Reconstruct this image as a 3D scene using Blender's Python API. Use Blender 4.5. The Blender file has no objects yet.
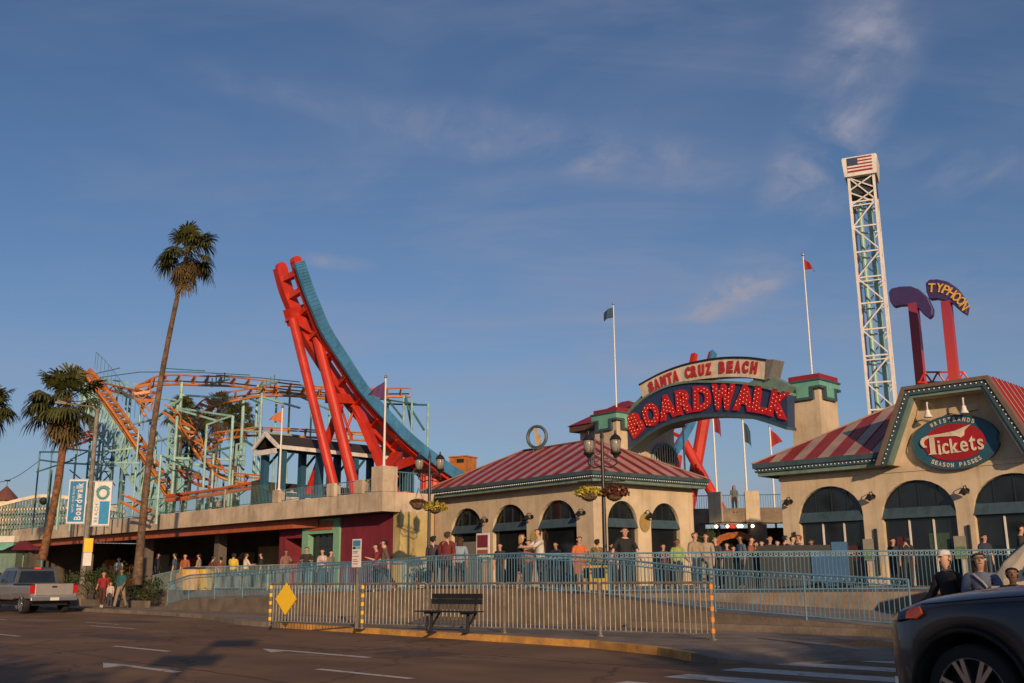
import bpy, math, random
from mathutils import Vector, Matrix
random.seed(7)
scene = bpy.context.scene
COL = scene.collection
F=1010.0; P=math.atan(235.5/F); RHO=math.radians(.45); HC=1.3
def ray(px,py):
    x=(px-512)/F; y=-(py-341.5)/F
    a=x*math.cos(RHO)+y*math.sin(RHO); b=-x*math.sin(RHO)+y*math.cos(RHO)
    return (a, math.cos(P)-b*math.sin(P), math.sin(P)+b*math.cos(P))
def at(px,py,Y):
    d=ray(px,py); t=Y/d[1]; return (d[0]*t,Y,HC+d[2]*t)
def gnd(px,py,z=0):
    d=ray(px,py); t=(z-HC)/d[2]; return (d[0]*t,d[1]*t,z)
def proj(X,Y,Z):
    Z-=HC
    c=Y*math.cos(P)+Z*math.sin(P); b=(-Y*math.sin(P)+Z*math.cos(P))/c; a=X/c
    x=a*math.cos(RHO)-b*math.sin(RHO); y=a*math.sin(RHO)+b*math.cos(RHO)
    return (512+F*x, 341.5-F*y)
class Fr:
    def __init__(s,ox,oy,oz,deg): s.o=(ox,oy,oz); s.c=math.cos(math.radians(deg)); s.s=math.sin(math.radians(deg)); s.deg=deg
    def world(s,u,v,z=0): return (s.o[0]+u*s.c-v*s.s, s.o[1]+u*s.s+v*s.c, s.o[2]+z)
    def loc(s,X,Y,Z): 
        X-=s.o[0];Y-=s.o[1]; return (X*s.c+Y*s.s, -X*s.s+Y*s.c, Z-s.o[2])
    def px(s,px,py,v=0):
        d=ray(px,py)
        nx,ny=-s.s,s.c   # v axis
        o=s.o[0]*nx+s.o[1]*ny+v
        t=o/(d[0]*nx+d[1]*ny)
        l=s.loc(d[0]*t,d[1]*t,HC+d[2]*t); return (l[0],l[2])

R = math.radians
# ------------------------------------------------------------ materials
def mat(name, col, rough=.6, metal=0., var=.12, scale=6., bump=0., emit=0., col2=None, coat=0., bscale=None):
    m = bpy.data.materials.new(name); m.use_nodes = True
    nt = m.node_tree; b = nt.nodes['Principled BSDF']
    b.inputs['Roughness'].default_value = rough; b.inputs['Metallic'].default_value = metal
    b.inputs['Coat Weight'].default_value = coat
    c = (*col, 1); c2 = (*(col2 or tuple(x*(1-var*1.8) for x in col)), 1)
    tc = nt.nodes.new('ShaderNodeTexCoord'); nz = nt.nodes.new('ShaderNodeTexNoise')
    nz.inputs['Scale'].default_value = scale; nz.inputs['Detail'].default_value = 6; nz.inputs['Roughness'].default_value = .65
    nt.links.new(tc.outputs['Object'], nz.inputs['Vector'])
    rp = nt.nodes.new('ShaderNodeValToRGB'); rp.color_ramp.elements[0].position = .35; rp.color_ramp.elements[1].position = .65
    rp.color_ramp.elements[0].color = c2; rp.color_ramp.elements[1].color = c
    nt.links.new(nz.outputs['Fac'], rp.inputs['Fac']); nt.links.new(rp.outputs['Color'], b.inputs['Base Color'])
    if bump:
        n2 = nt.nodes.new('ShaderNodeTexNoise'); n2.inputs['Scale'].default_value = bscale or scale*8; n2.inputs['Detail'].default_value = 4
        nt.links.new(tc.outputs['Object'], n2.inputs['Vector'])
        bp = nt.nodes.new('ShaderNodeBump'); bp.inputs['Strength'].default_value = bump; bp.inputs['Distance'].default_value = .03
        nt.links.new(n2.outputs['Fac'], bp.inputs['Height']); nt.links.new(bp.outputs['Normal'], b.inputs['Normal'])
    if emit:
        b.inputs['Emission Color'].default_value = c; b.inputs['Emission Strength'].default_value = emit
    return m
def leafmat(name, col, col2):
    m = mat(name, col, .6, var=.3, scale=1.5, col2=col2)
    b = m.node_tree.nodes['Principled BSDF']; b.inputs['Specular IOR Level'].default_value = .25
    return m
M = {}
M['wall'] = mat('tan_stucco', (.62,.51,.36), .85, scale=.7, var=.12, bump=.35, bscale=30)
M['wall_yellow'] = mat('yellow_stucco', (.52,.42,.18), .85, scale=.8, var=.1, bump=.3, bscale=30)
M['maroon'] = mat('maroon_stucco', (.20,.018,.035), .75, scale=.8, var=.1, bump=.2, bscale=30)
M['ledge'] = mat('pale_concrete', (.26,.205,.155), .9, scale=1.2, var=.22, bump=.4, bscale=22)
M['concrete'] = mat('concrete', (.19,.15,.115), .9, scale=1.2, var=.22, bump=.4, bscale=22)
M['plaza'] = mat('plaza_concrete', (.24,.20,.17), .9, scale=1.0, var=.2, bump=.3)
M['deckconc'] = mat('painted_parapet', (.60,.49,.36), .85, scale=.5, var=.16, bump=.25, bscale=20)
M['teal_trim'] = mat('blue_grey_trim', (.052,.098,.12), .5, scale=3, var=.15)
M['green_trim'] = mat('pale_green_trim', (.17,.26,.22), .5, scale=3, var=.12)
M['green_bright'] = mat('mint_trim', (.15,.40,.31), .5, scale=3, var=.12)
M['red_cap'] = mat('dark_red_cap', (.26,.018,.03), .55, scale=3)
M['awning'] = mat('blue_awning', (.045,.09,.125), .7, scale=4)
M['bulb'] = mat('white_bulb', (.85,.82,.72), .3, var=.02, emit=.12)
M['rbulb'] = mat('lit_bulb', (1,.72,.32), .3, var=.02, emit=1.0)
M['red_letter'] = mat('red_letter', (.47,.010,.013), .4, var=.08, emit=.04)
M['red_paint'] = mat('red_paint_letter', (.45,.03,.03), .5)
M['navy'] = mat('navy_panel', (.025,.05,.12), .5)
M['cream'] = mat('cream_panel', (.72,.64,.48), .6, scale=2)
M['white'] = mat('white_paint', (.72,.70,.66), .5, scale=3, var=.08)
M['whitepole'] = mat('white_pole', (.66,.64,.60), .45, scale=.5, var=.03)
M['black'] = mat('black_iron', (.015,.015,.016), .45, var=.2)
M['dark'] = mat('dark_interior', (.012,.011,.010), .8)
M['glass'] = mat('dark_glass', (.015,.02,.024), .08, var=.3, scale=.8)
M['frame'] = mat('dark_frame', (.02,.028,.03), .4)
M['blue_rail'] = mat('blue_railing_paint', (.12,.255,.36), .45, scale=3, var=.15)
M['pale_rail'] = mat('pale_railing_paint', (.30,.42,.40), .45, scale=3, var=.15)
M['galv'] = mat('galvanised_steel', (.30,.27,.22), .45, metal=.35, scale=5, var=.25)
M['yellow'] = mat('yellow_reflector', (.80,.50,.02), .5, var=.06)
M['orange_tape'] = mat('orange_tape', (.75,.25,.03), .5)
M['kerb_y'] = mat('worn_yellow_kerb', (.75,.38,.07), .8, scale=2.5, col2=(.42,.22,.08), bump=.3)
M['teal_steel'] = mat('mint_steel', (.32,.56,.50), .45, scale=2, var=.2)
M['teal_dark'] = mat('dark_teal_steel', (.07,.20,.19), .5, scale=2, var=.2)
M['orange'] = mat('orange_track', (.56,.20,.045), .45, scale=2, var=.2)
M['orange_red'] = mat('rust_red_beam', (.42,.10,.035), .6, scale=2)
M['ride_red'] = mat('red_ride_steel', (.56,.036,.015), .38, scale=1, var=.12)
M['ride_blue'] = mat('blue_ride_steel', (.055,.22,.42), .45, scale=1, var=.15)
M['station_roof'] = mat('dark_shingles', (.035,.032,.033), .8, scale=4, bump=.4)
M['blue_post'] = mat('blue_timber', (.02,.09,.16), .6)
M['trunk'] = mat('palm_bark', (.21,.135,.085), .95, scale=5, var=.4, bump=.8, bscale=14)
M['trunk_sunlit'] = mat('palm_bark_sunlit', (.26,.12,.06), .95, scale=5, var=.4, bump=.8, bscale=14)  # bark reddened in its colour for the warm sun on it
M['palm_leaf'] = leafmat('palm_leaf', (.085,.085,.024), (.03,.042,.012))
M['palm_dead'] = leafmat('palm_dead', (.13,.09,.035), (.055,.04,.018))
M['shrub'] = leafmat('shrub_leaf', (.05,.075,.02), (.02,.035,.012))
M['yellow_flower'] = leafmat('yellow_flower', (.55,.42,.05), (.20,.20,.03))
M['red_flower'] = leafmat('maroon_flower', (.16,.03,.02), (.05,.05,.02))
M['rubber'] = mat('rubber', (.012,.012,.012), .85)
M['chrome'] = mat('bright_alloy', (.62,.62,.62), .22, metal=.9, var=.05)
M['suv'] = mat('dark_grey_car_paint', (.035,.04,.05), .32, metal=.3, var=.03, coat=.6)
M['silver'] = mat('silver_car_paint', (.36,.34,.32), .35, metal=.3, var=.04, coat=.5)
M['taillight'] = mat('red_lamp_lens', (.45,.01,.01), .2, var=.02)
M['amber'] = mat('amber_lamp_lens', (.60,.10,.03), .2, var=.05)
M['skin'] = mat('skin', (.50,.29,.20), .55, var=.06)
M['skin_dark'] = mat('skin_brown', (.26,.135,.08), .55, var=.06)
def weather(m, k=.35, drip=True, blot=.5):
    nt=m.node_tree; b=nt.nodes['Principled BSDF']; src=b.inputs['Base Color'].links[0].from_socket
    tc=nt.nodes.new('ShaderNodeTexCoord')
    def layer(scale,mp,lo,hi,dark,src):
        q=nt.nodes.new('ShaderNodeMapping'); q.inputs['Scale'].default_value=mp; nt.links.new(tc.outputs['Object'],q.inputs[0])
        n=nt.nodes.new('ShaderNodeTexNoise'); n.inputs['Scale'].default_value=scale; n.inputs['Detail'].default_value=8; n.inputs['Roughness'].default_value=.7; nt.links.new(q.outputs[0],n.inputs[0])
        r=nt.nodes.new('ShaderNodeValToRGB'); r.color_ramp.elements[0].position=lo; r.color_ramp.elements[1].position=hi
        r.color_ramp.elements[0].color=(1-dark,1-dark*1.05,1-dark*1.1,1); r.color_ramp.elements[1].color=(1,1,1,1); nt.links.new(n.outputs['Fac'],r.inputs[0])
        x=nt.nodes.new('ShaderNodeMixRGB'); x.blend_type='MULTIPLY'; x.inputs[0].default_value=1; nt.links.new(src,x.inputs[1]); nt.links.new(r.outputs[0],x.inputs[2]); return x.outputs[0]
    if drip: src=layer(3.2,(1,1,.10),.34,.50,k,src)
    src=layer(blot,(1,1,1),.36,.56,k*.7,src); src=layer(9,(1,1,1),.30,.42,k*.5,src)
    nt.links.new(src,b.inputs['Base Color']); return m
for _n,_k in (('wall',.20),('wall_yellow',.25),('maroon',.35),('deckconc',.28),('teal_trim',.25),('green_trim',.25),('white',.18),('trunk',.3),('ride_red',.16),('ride_blue',.2),('awning',.3),('cream',.2),('silver',.12)): weather(M[_n],_k)
for _n,_k in (('concrete',.35),('ledge',.35),('plaza',.35),('kerb_y',.5)): weather(M[_n],_k,False,1.4)
for _n in ('orange','teal_steel','galv','orange_red','blue_rail'): weather(M[_n],.30,False,1.1)
M['glass'].node_tree.nodes['Principled BSDF'].inputs['IOR'].default_value=1.55
# ------------------------------------------------------------ mesh builder
class MB:
    def __init__(s): s.v=[]; s.f=[]; s.m=[]; s.cm=0
    def add(s, vs, fs):
        o=len(s.v); s.v+= [tuple(p) for p in vs]
        for f in fs: s.f.append(tuple(i+o for i in f)); s.m.append(s.cm)
        return s
    def box(s,x0,x1,y0,y1,z0,z1):
        if x0>x1:x0,x1=x1,x0
        if y0>y1:y0,y1=y1,y0
        if z0>z1:z0,z1=z1,z0
        return s.add([(x0,y0,z0),(x1,y0,z0),(x1,y1,z0),(x0,y1,z0),(x0,y0,z1),(x1,y0,z1),(x1,y1,z1),(x0,y1,z1)],
            [(3,2,1,0),(4,5,6,7),(0,1,5,4),(1,2,6,5),(2,3,7,6),(3,0,4,7)])
    def tube(s,p0,p1,r0,r1=None,n=8,caps=True):
        p0=Vector(p0);p1=Vector(p1); r1=r0 if r1 is None else r1
        d=(p1-p0)
        if d.length<1e-6: return s
        d.normalize(); a=d.cross(Vector((0,0,1)))
        if a.length<1e-3: a=Vector((1,0,0))
        a.normalize(); b=d.cross(a)
        vs=[]
        for p,r in ((p0,r0),(p1,r1)):
            for i in range(n):
                t=2*math.pi*i/n; vs.append(p+a*(r*math.cos(t))+b*(r*math.sin(t)))
        fs=[(i,(i+1)%n,n+(i+1)%n,n+i) for i in range(n)]
        if caps: fs+= [tuple(range(n-1,-1,-1)),tuple(range(n,2*n))]
        return s.add(vs,fs)
    def path(s,pts,r,n=6,closed=False):
        pts=[Vector(p) for p in pts]; N=len(pts)
        rs=r if isinstance(r,(list,tuple)) else [r]*N
        vs=[]; prev=None
        for i,p in enumerate(pts):
            if closed: d=pts[(i+1)%N]-pts[i-1]
            else: d=pts[min(i+1,N-1)]-pts[max(i-1,0)]
            if d.length<1e-9: d=Vector((0,0,1))
            d.normalize()
            if prev is None:
                a=d.cross(Vector((0,0,1)))
                if a.length<1e-3: a=d.cross(Vector((1,0,0)))
            else: a=prev-d*prev.dot(d)
            a.normalize(); prev=a; b=d.cross(a)
            for k in range(n):
                t=2*math.pi*k/n; vs.append(p+a*(rs[i]*math.cos(t))+b*(rs[i]*math.sin(t)))
        fs=[]
        for i in range(N if closed else N-1):
            j=(i+1)%N
            for k in range(n): fs.append((i*n+k,i*n+(k+1)%n,j*n+(k+1)%n,j*n+k))
        if not closed: fs+=[tuple(range(n-1,-1,-1)),tuple(range((N-1)*n,N*n))]
        return s.add(vs,fs)
    def beam(s,p0,p1,w,h=None,up=(0,0,1)):
        p0=Vector(p0);p1=Vector(p1);h=h or w
        d=(p1-p0)
        if d.length<1e-6: return s
        d.normalize(); a=d.cross(Vector(up))
        if a.length<1e-3: a=d.cross(Vector((1,0,0)))
        a.normalize(); b=a.cross(d)
        vs=[]
        for p in (p0,p1):
            for (i,j) in ((-1,-1),(1,-1),(1,1),(-1,1)): vs.append(p+a*(i*w/2)+b*(j*h/2))
        return s.add(vs,[(0,1,5,4),(1,2,6,5),(2,3,7,6),(3,0,4,7),(3,2,1,0),(4,5,6,7)])
    def ribbon(s,pts,w,h,side):
        # rectangular section swept along pts; side = constant sideways unit vector
        pts=[Vector(p) for p in pts]; a=Vector(side).normalized(); vs=[]; N=len(pts)
        for i,p in enumerate(pts):
            d=(pts[min(i+1,N-1)]-pts[max(i-1,0)]).normalized(); b=a.cross(d).normalized()
            for (x,y) in ((-1,-1),(1,-1),(1,1),(-1,1)): vs.append(p+a*(x*w/2)+b*(y*h/2))
        fs=[]
        for i in range(N-1):
            for k in range(4): fs.append((i*4+k,i*4+(k+1)%4,i*4+4+(k+1)%4,i*4+4+k))
        fs+=[(3,2,1,0),tuple(range((N-1)*4,N*4))]
        return s.add(vs,fs)
    def prism(s,poly,y0,y1,ax='xz'):
        # poly 2D, extruded from y0 to y1 on the remaining axis
        n=len(poly)
        def P(a,b,c):
            return (a,c,b) if ax=='xz' else ((a,b,c) if ax=='xy' else (c,a,b))
        vs=[P(a,b,y0) for a,b in poly]+[P(a,b,y1) for a,b in poly]
        fs=[(i,(i+1)%n,n+(i+1)%n,n+i) for i in range(n)]+[tuple(range(n-1,-1,-1)),tuple(range(n,2*n))]
        return s.add(vs,fs)
    def loop_wall(s,outer,inner,y0,y1):
        # ring between two equal-length outlines in xz, extruded y0..y1
        n=len(outer)
        vs=[(a,y0,b) for a,b in outer]+[(a,y0,b) for a,b in inner]+[(a,y1,b) for a,b in outer]+[(a,y1,b) for a,b in inner]
        fs=[]
        for i in range(n):
            j=(i+1)%n
            fs+=[(i,j,n+j,n+i),(2*n+j,2*n+i,3*n+i,3*n+j),(i,2*n+i,2*n+j,j),(n+i,n+j,3*n+j,3*n+i)]
        return s.add(vs,fs)
    def lathe(s,prof,c=(0,0,0),n=16,sx=1,sy=1,caps=True):
        vs=[]; 
        for r,z in prof:
            for i in range(n):
                t=2*math.pi*i/n; vs.append((c[0]+r*sx*math.cos(t),c[1]+r*sy*math.sin(t),c[2]+z))
        fs=[]
        for k in range(len(prof)-1):
            for i in range(n): fs.append((k*n+i,k*n+(i+1)%n,(k+1)*n+(i+1)%n,(k+1)*n+i))
        if caps: fs+=[tuple(range(n-1,-1,-1)),tuple(range((len(prof)-1)*n,len(prof)*n))]
        return s.add(vs,fs)
    def ball(s,c,r,n=8,rz=None):
        rz=rz or r; k=max(3,n//2)
        return s.lathe([(r*math.sin(math.pi*i/k)+1e-4,-rz*math.cos(math.pi*i/k)) for i in range(k+1)],c,n)
    def torus(s,c,R_,r,axis='y',n=24,m=6):
        pts=[]
        for i in range(n):
            t=2*math.pi*i/n; a,b=R_*math.cos(t),R_*math.sin(t)
            pts.append({'y':(c[0]+a,c[1],c[2]+b),'x':(c[0],c[1]+a,c[2]+b),'z':(c[0]+a,c[1]+b,c[2])}[axis])
        return s.path(pts,r,m,closed=True)
    def xf(s,mx,start=0):
        for i in range(start,len(s.v)): s.v[i]=tuple(mx@Vector(s.v[i]))
        return s
    def mesh(s,name,mats,smooth=False):
        me=bpy.data.meshes.new(name); me.from_pydata(s.v,[],s.f)
        for m in (mats if isinstance(mats,(list,tuple)) else [mats]): me.materials.append(m)
        me.polygons.foreach_set('material_index',s.m)
        if smooth: me.polygons.foreach_set('use_smooth',[True]*len(s.f))
        import bmesh
        bm=bmesh.new(); bm.from_mesh(me); bmesh.ops.recalc_face_normals(bm,faces=bm.faces); bm.to_mesh(me); bm.free()
        me.update(); return me
    def build(s,name,mats,parent=None,smooth=False,**kw):
        o=bpy.data.objects.new(name,s.mesh(name,mats,smooth)); COL.objects.link(o)
        if parent: o.parent=parent
        if smooth=='auto' or smooth is True:
            pass
        tag(o,**kw); return o
def tag(o,label=None,cat=None,group=None,kind=None):
    if label: o['label']=label
    if cat: o['category']=cat
    if group: o['group']=group
    if kind: o['kind']=kind
    return o
def thing(name,label,cat,loc=(0,0,0),rz=0,group=None):
    o=bpy.data.objects.new(name,None); o.empty_display_size=.2; COL.objects.link(o)
    o.location=loc; o.rotation_euler=(0,0,rz); return tag(o,label,cat,group)
def frthing(name,label,cat,fr,u=0,v=0,z=0,group=None):
    return thing(name,label,cat,fr.world(u,v,z),R(fr.deg),group)
def kids(o): return [c for c in COL.objects if c.parent==o]
def copy_tree(o,parent=None):
    c=o.copy(); COL.objects.link(c); c.parent=parent
    for k in o.children: copy_tree(k,c)
    return c
def bev(o,w=.01,seg=2):
    m=o.modifiers.new('bevel','BEVEL'); m.width=w; m.segments=seg; m.limit_method='ANGLE'; return o
# ------------------------------------------------------------ glyphs
_gl={}
def glyph(ch,bold=.0):
    k=(ch,bold)
    if k in _gl: return _gl[k]
    cu=bpy.data.curves.new('t','FONT'); cu.body=ch; cu.size=1; cu.extrude=.5; cu.offset=bold; cu.resolution_u=3
    ob=bpy.data.objects.new('t',cu); COL.objects.link(ob); bpy.context.view_layer.update()
    dg=bpy.context.evaluated_depsgraph_get(); me=bpy.data.meshes.new_from_object(ob.evaluated_get(dg))
    vs=[tuple(v.co) for v in me.vertices]; fs=[tuple(p.vertices) for p in me.polygons]
    bpy.data.objects.remove(ob); bpy.data.curves.remove(cu); bpy.data.meshes.remove(me)
    xs=[v[0] for v in vs] or [0]; 
    _gl[k]=(vs,fs,min(xs),max(xs)); return _gl[k]
def put_glyph(mb,ch,cx,cz,w,h,ang,y0,y1,bold=.0,capfit=True,shear=0):
    # glyph drawn in the xz plane centred at (cx,cz), reading from -y
    vs,fs,x0,x1=glyph(ch,bold)
    zs=[v[1] for v in vs]; b0,b1=(min(zs),max(zs)) if capfit else (0,.73)
    out=[]
    for x,z,e in vs:
        a=(x-(x0+x1)/2)/(x1-x0)*w; b=(z-(b0+b1)/2)/(b1-b0)*h; a+=shear*b
        out.append((cx+a*math.cos(ang)-b*math.sin(ang), y0+(y1-y0)*(.5-e), cz+a*math.sin(ang)+b*math.cos(ang)))
    mb.add(out,fs)
def text_line(mb,txt,cx,cz,total_w,h,y0,y1,ang=0,bold=0,gap=.12):
    ws=[]
    for c in txt:
        if c==' ': ws.append(.35)
        else:
            g=glyph(c,bold); ws.append(g[3]-g[2])
    tot=sum(ws)+gap*(len(txt)-1); k=total_w/tot; x=-total_w/2
    for c,w in zip(txt,ws):
        xm=x+w*k/2
        if c!=' ':
            lo=c in 'acemnorsuvwxz.'; tall=c in 'bdfhklit'; de=c in 'gpqy'
            hh=h*(.75 if lo else 1.0); dz=-(h-hh)/2 if (lo or de) else 0
            if de: hh=h; dz=-h*.25
            put_glyph(mb,c,cx+xm*math.cos(ang)-dz*math.sin(ang),cz+xm*math.sin(ang)+dz*math.cos(ang),w*k,hh,ang,y0,y1,bold)
        x+=(w+gap)*k
# ================================================================= frames
W  = Fr(7.8,19.9,0,-45.57)                 # ramp wall line, street direction
BR = Fr(3.84,19.5,.13,math.degrees(math.atan2(-5.7,7.54)))  # kerb-side barrier
MBF = Fr(3.71,47.4,.85,-50.97)             # middle building, x along front face
RBF = Fr(13.5,43,.85,-44.6)                # ticket building
DK = Fr(-5.65,44,4.11,-45.5)               # elevated deck corner
GT = Fr(13.1,47.5,0,-49.6)                 # gate sign
PZ = .85
# ================================================================= world, sun, camera
SUN_AZ = (-.205,.979); SUN_EL = 14.0
w = bpy.data.worlds.new("World"); scene.world = w; w.use_nodes = True
nt = w.node_tree; bg = nt.nodes['Background']
sky = nt.nodes.new('ShaderNodeTexSky'); sky.sky_type='NISHITA'; sky.sun_disc=False
sky.sun_elevation=R(SUN_EL); sky.sun_rotation=math.atan2(-SUN_AZ[0],-SUN_AZ[1]); sky.altitude=10; sky.air_density=1.0; sky.dust_density=.9; sky.ozone_density=3.2
tc = nt.nodes.new('ShaderNodeTexCoord')
sep=nt.nodes.new('ShaderNodeSeparateXYZ'); nt.links.new(tc.outputs['Generated'],sep.inputs[0])
def mth(op,a,b=None,clamp=False):
    n=nt.nodes.new('ShaderNodeMath'); n.operation=op; n.use_clamp=clamp
    for i,x in enumerate((a,b)):
        if x is None: continue
        if isinstance(x,(int,float)): n.inputs[i].default_value=x
        else: nt.links.new(x,n.inputs[i])
    return n.outputs[0]
# flat cloud layer: direction projected on a plane overhead
zc=mth('MAXIMUM',mth('ADD',sep.outputs['Z'],.10),.02)
cx=mth('DIVIDE',sep.outputs['X'],zc); cy=mth('DIVIDE',sep.outputs['Y'],zc)
cmb=nt.nodes.new('ShaderNodeCombineXYZ'); nt.links.new(cx,cmb.inputs[0]); nt.links.new(cy,cmb.inputs[1])
def cloud(scale,rot,loc,sc,lo,hi,det=7,dist=.6):
    mp=nt.nodes.new('ShaderNodeMapping'); mp.inputs['Rotation'].default_value=(0,0,rot); mp.inputs['Scale'].default_value=sc; mp.inputs['Location'].default_value=loc
    nt.links.new(cmb.outputs[0],mp.inputs[0]); nz=nt.nodes.new('ShaderNodeTexNoise'); nz.inputs['Scale'].default_value=scale
    nz.inputs['Detail'].default_value=det; nz.inputs['Roughness'].default_value=.58; nz.inputs['Distortion'].default_value=dist
    nt.links.new(mp.outputs[0],nz.inputs['Vector'])
    return mth('DIVIDE',mth('SUBTRACT',nz.outputs['Fac'],lo),hi-lo,True)
c1=cloud(1.0,.12,(3.1,1.7,0),(.42,1.05,1),.46,.66,8,1.2)
c2=cloud(.6,-.35,(7.2,4.4,0),(.7,.7,1),.42,.66,6,.5)
c3=cloud(2.2,.6,(1.2,9.3,0),(.6,.9,1),.44,.64,8,.9)
cl=mth('ADD',mth('MULTIPLY',c1,.5),mth('MULTIPLY',mth('ADD',mth('MULTIPLY',c2,.25),mth('MULTIPLY',c3,c2)),.75),True)
hz=mth('SUBTRACT',1.0,mth('MULTIPLY',sep.outputs['Z'],2.6),True)
cl=mth('MULTIPLY',cl,.45)
def exy(px,py):
    d=Vector(ray(px,py)).normalized(); z=max(d.z+.10,.02); return d.x/z,d.y/z
fine=cloud(9.0,.7,(2.2,5.3,0),(1,.6,1),.38,.64,10,.5)
fine2=cloud(4.0,-.6,(5.2,1.3,0),(1,.8,1),.34,.66,10,.7)
def wisp(a,b,wd,st,soft=.25):
    ax,ay=exy(*a); bx_,by_=exy(*b); L=math.hypot(bx_-ax,by_-ay); tx,ty=(bx_-ax)/L,(by_-ay)/L
    q=exy((a[0]+b[0])/2+wd*(-(b[1]-a[1]))/math.hypot(b[0]-a[0],b[1]-a[1]),(a[1]+b[1])/2+wd*(b[0]-a[0])/math.hypot(b[0]-a[0],b[1]-a[1])); w_=abs((q[0]-(ax+bx_)/2)*(-ty)+(q[1]-(ay+by_)/2)*tx)+1e-3
    dx=mth('SUBTRACT',cx,ax); dy=mth('SUBTRACT',cy,ay)
    al=mth('DIVIDE',mth('ADD',mth('MULTIPLY',dx,tx),mth('MULTIPLY',dy,ty)),L); pe=mth('DIVIDE',mth('ADD',mth('MULTIPLY',dx,-ty),mth('MULTIPLY',dy,tx)),w_)
    g=mth('SUBTRACT',1.0,mth('MULTIPLY',mth('MULTIPLY',pe,pe),.35),True)
    e=mth('MULTIPLY',mth('DIVIDE',al,soft,True),mth('DIVIDE',mth('SUBTRACT',1.0,al),soft,True))
    n=mth('ADD',mth('MULTIPLY',fine2,.5),mth('MULTIPLY',mth('MULTIPLY',fine,fine2),1.1))
    return mth('MULTIPLY',mth('MULTIPLY',mth('MULTIPLY',g,g),e),mth('MULTIPLY',n,st))
for a_ in (((900,-60),(795,230),44,.85,.25),((690,325),(800,258),14,.95,.35),((250,100),(800,190),20,.5,.4),((800,150),(1060,190),26,.40,.4),((290,258),(385,268),6,.5,.4),((700,330),(820,200),22,.30,.4),((560,300),(690,400),26,.28,.4),((880,330),(1060,260),22,.35,.4),((150,60),(360,110),14,.2,.4)):
    cl=mth('ADD',cl,wisp(*a_),True)
hz2=mth('MULTIPLY',mth('MULTIPLY',hz,hz),.55)
cl=mth('ADD',cl,mth('MULTIPLY',hz2,mth('SUBTRACT',1.0,cl)),True)
mix=nt.nodes.new('ShaderNodeMixRGB'); nt.links.new(cl,mix.inputs[0]); nt.links.new(sky.outputs[0],mix.inputs[1])
mix.inputs[2].default_value=(4.0,3.95,4.6,1)
grade=nt.nodes.new('ShaderNodeMixRGB'); grade.blend_type='MULTIPLY'; grade.inputs[0].default_value=1
nt.links.new(mix.outputs[0],grade.inputs[1]); grade.inputs[2].default_value=(.88,.93,1.04,1)
nt.links.new(grade.outputs[0],bg.inputs['Color']); bg.inputs['Strength'].default_value=.085
sl=bpy.data.lights.new('sun','SUN'); sl.energy=4.3; sl.angle=R(.6); sl.color=(1,.68,.40)
so=bpy.data.objects.new('sun',sl); COL.objects.link(so)
sd=Vector((SUN_AZ[0],SUN_AZ[1],-math.tan(R(SUN_EL)))); so.rotation_euler=sd.to_track_quat('-Z','Y').to_euler(); so.location=(0,-30,30)
cam=bpy.data.cameras.new('camera'); co=bpy.data.objects.new('camera',cam); COL.objects.link(co); scene.camera=co
cam.sensor_width=36; cam.lens=F*36/1024; cam.clip_start=.1; cam.clip_end=2000
Rv=Vector((1,0,0)); Uv=Vector((0,-math.sin(P),math.cos(P))); Fv=Vector((0,math.cos(P),math.sin(P)))
rx=Rv*math.cos(RHO)-Uv*math.sin(RHO); ry=Rv*math.sin(RHO)+Uv*math.cos(RHO)
co.matrix_world=Matrix(((rx.x,ry.x,-Fv.x,0),(rx.y,ry.y,-Fv.y,0),(rx.z,ry.z,-Fv.z,HC),(0,0,0,1)))
vs_=scene.view_settings; vs_.view_transform='Standard'; vs_.look='None'; vs_.gamma=1; vs_.exposure=0
scene.cycles.max_bounces=6; scene.cycles.diffuse_bounces=3; scene.cycles.glossy_bounces=3; scene.cycles.use_denoising=True
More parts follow.
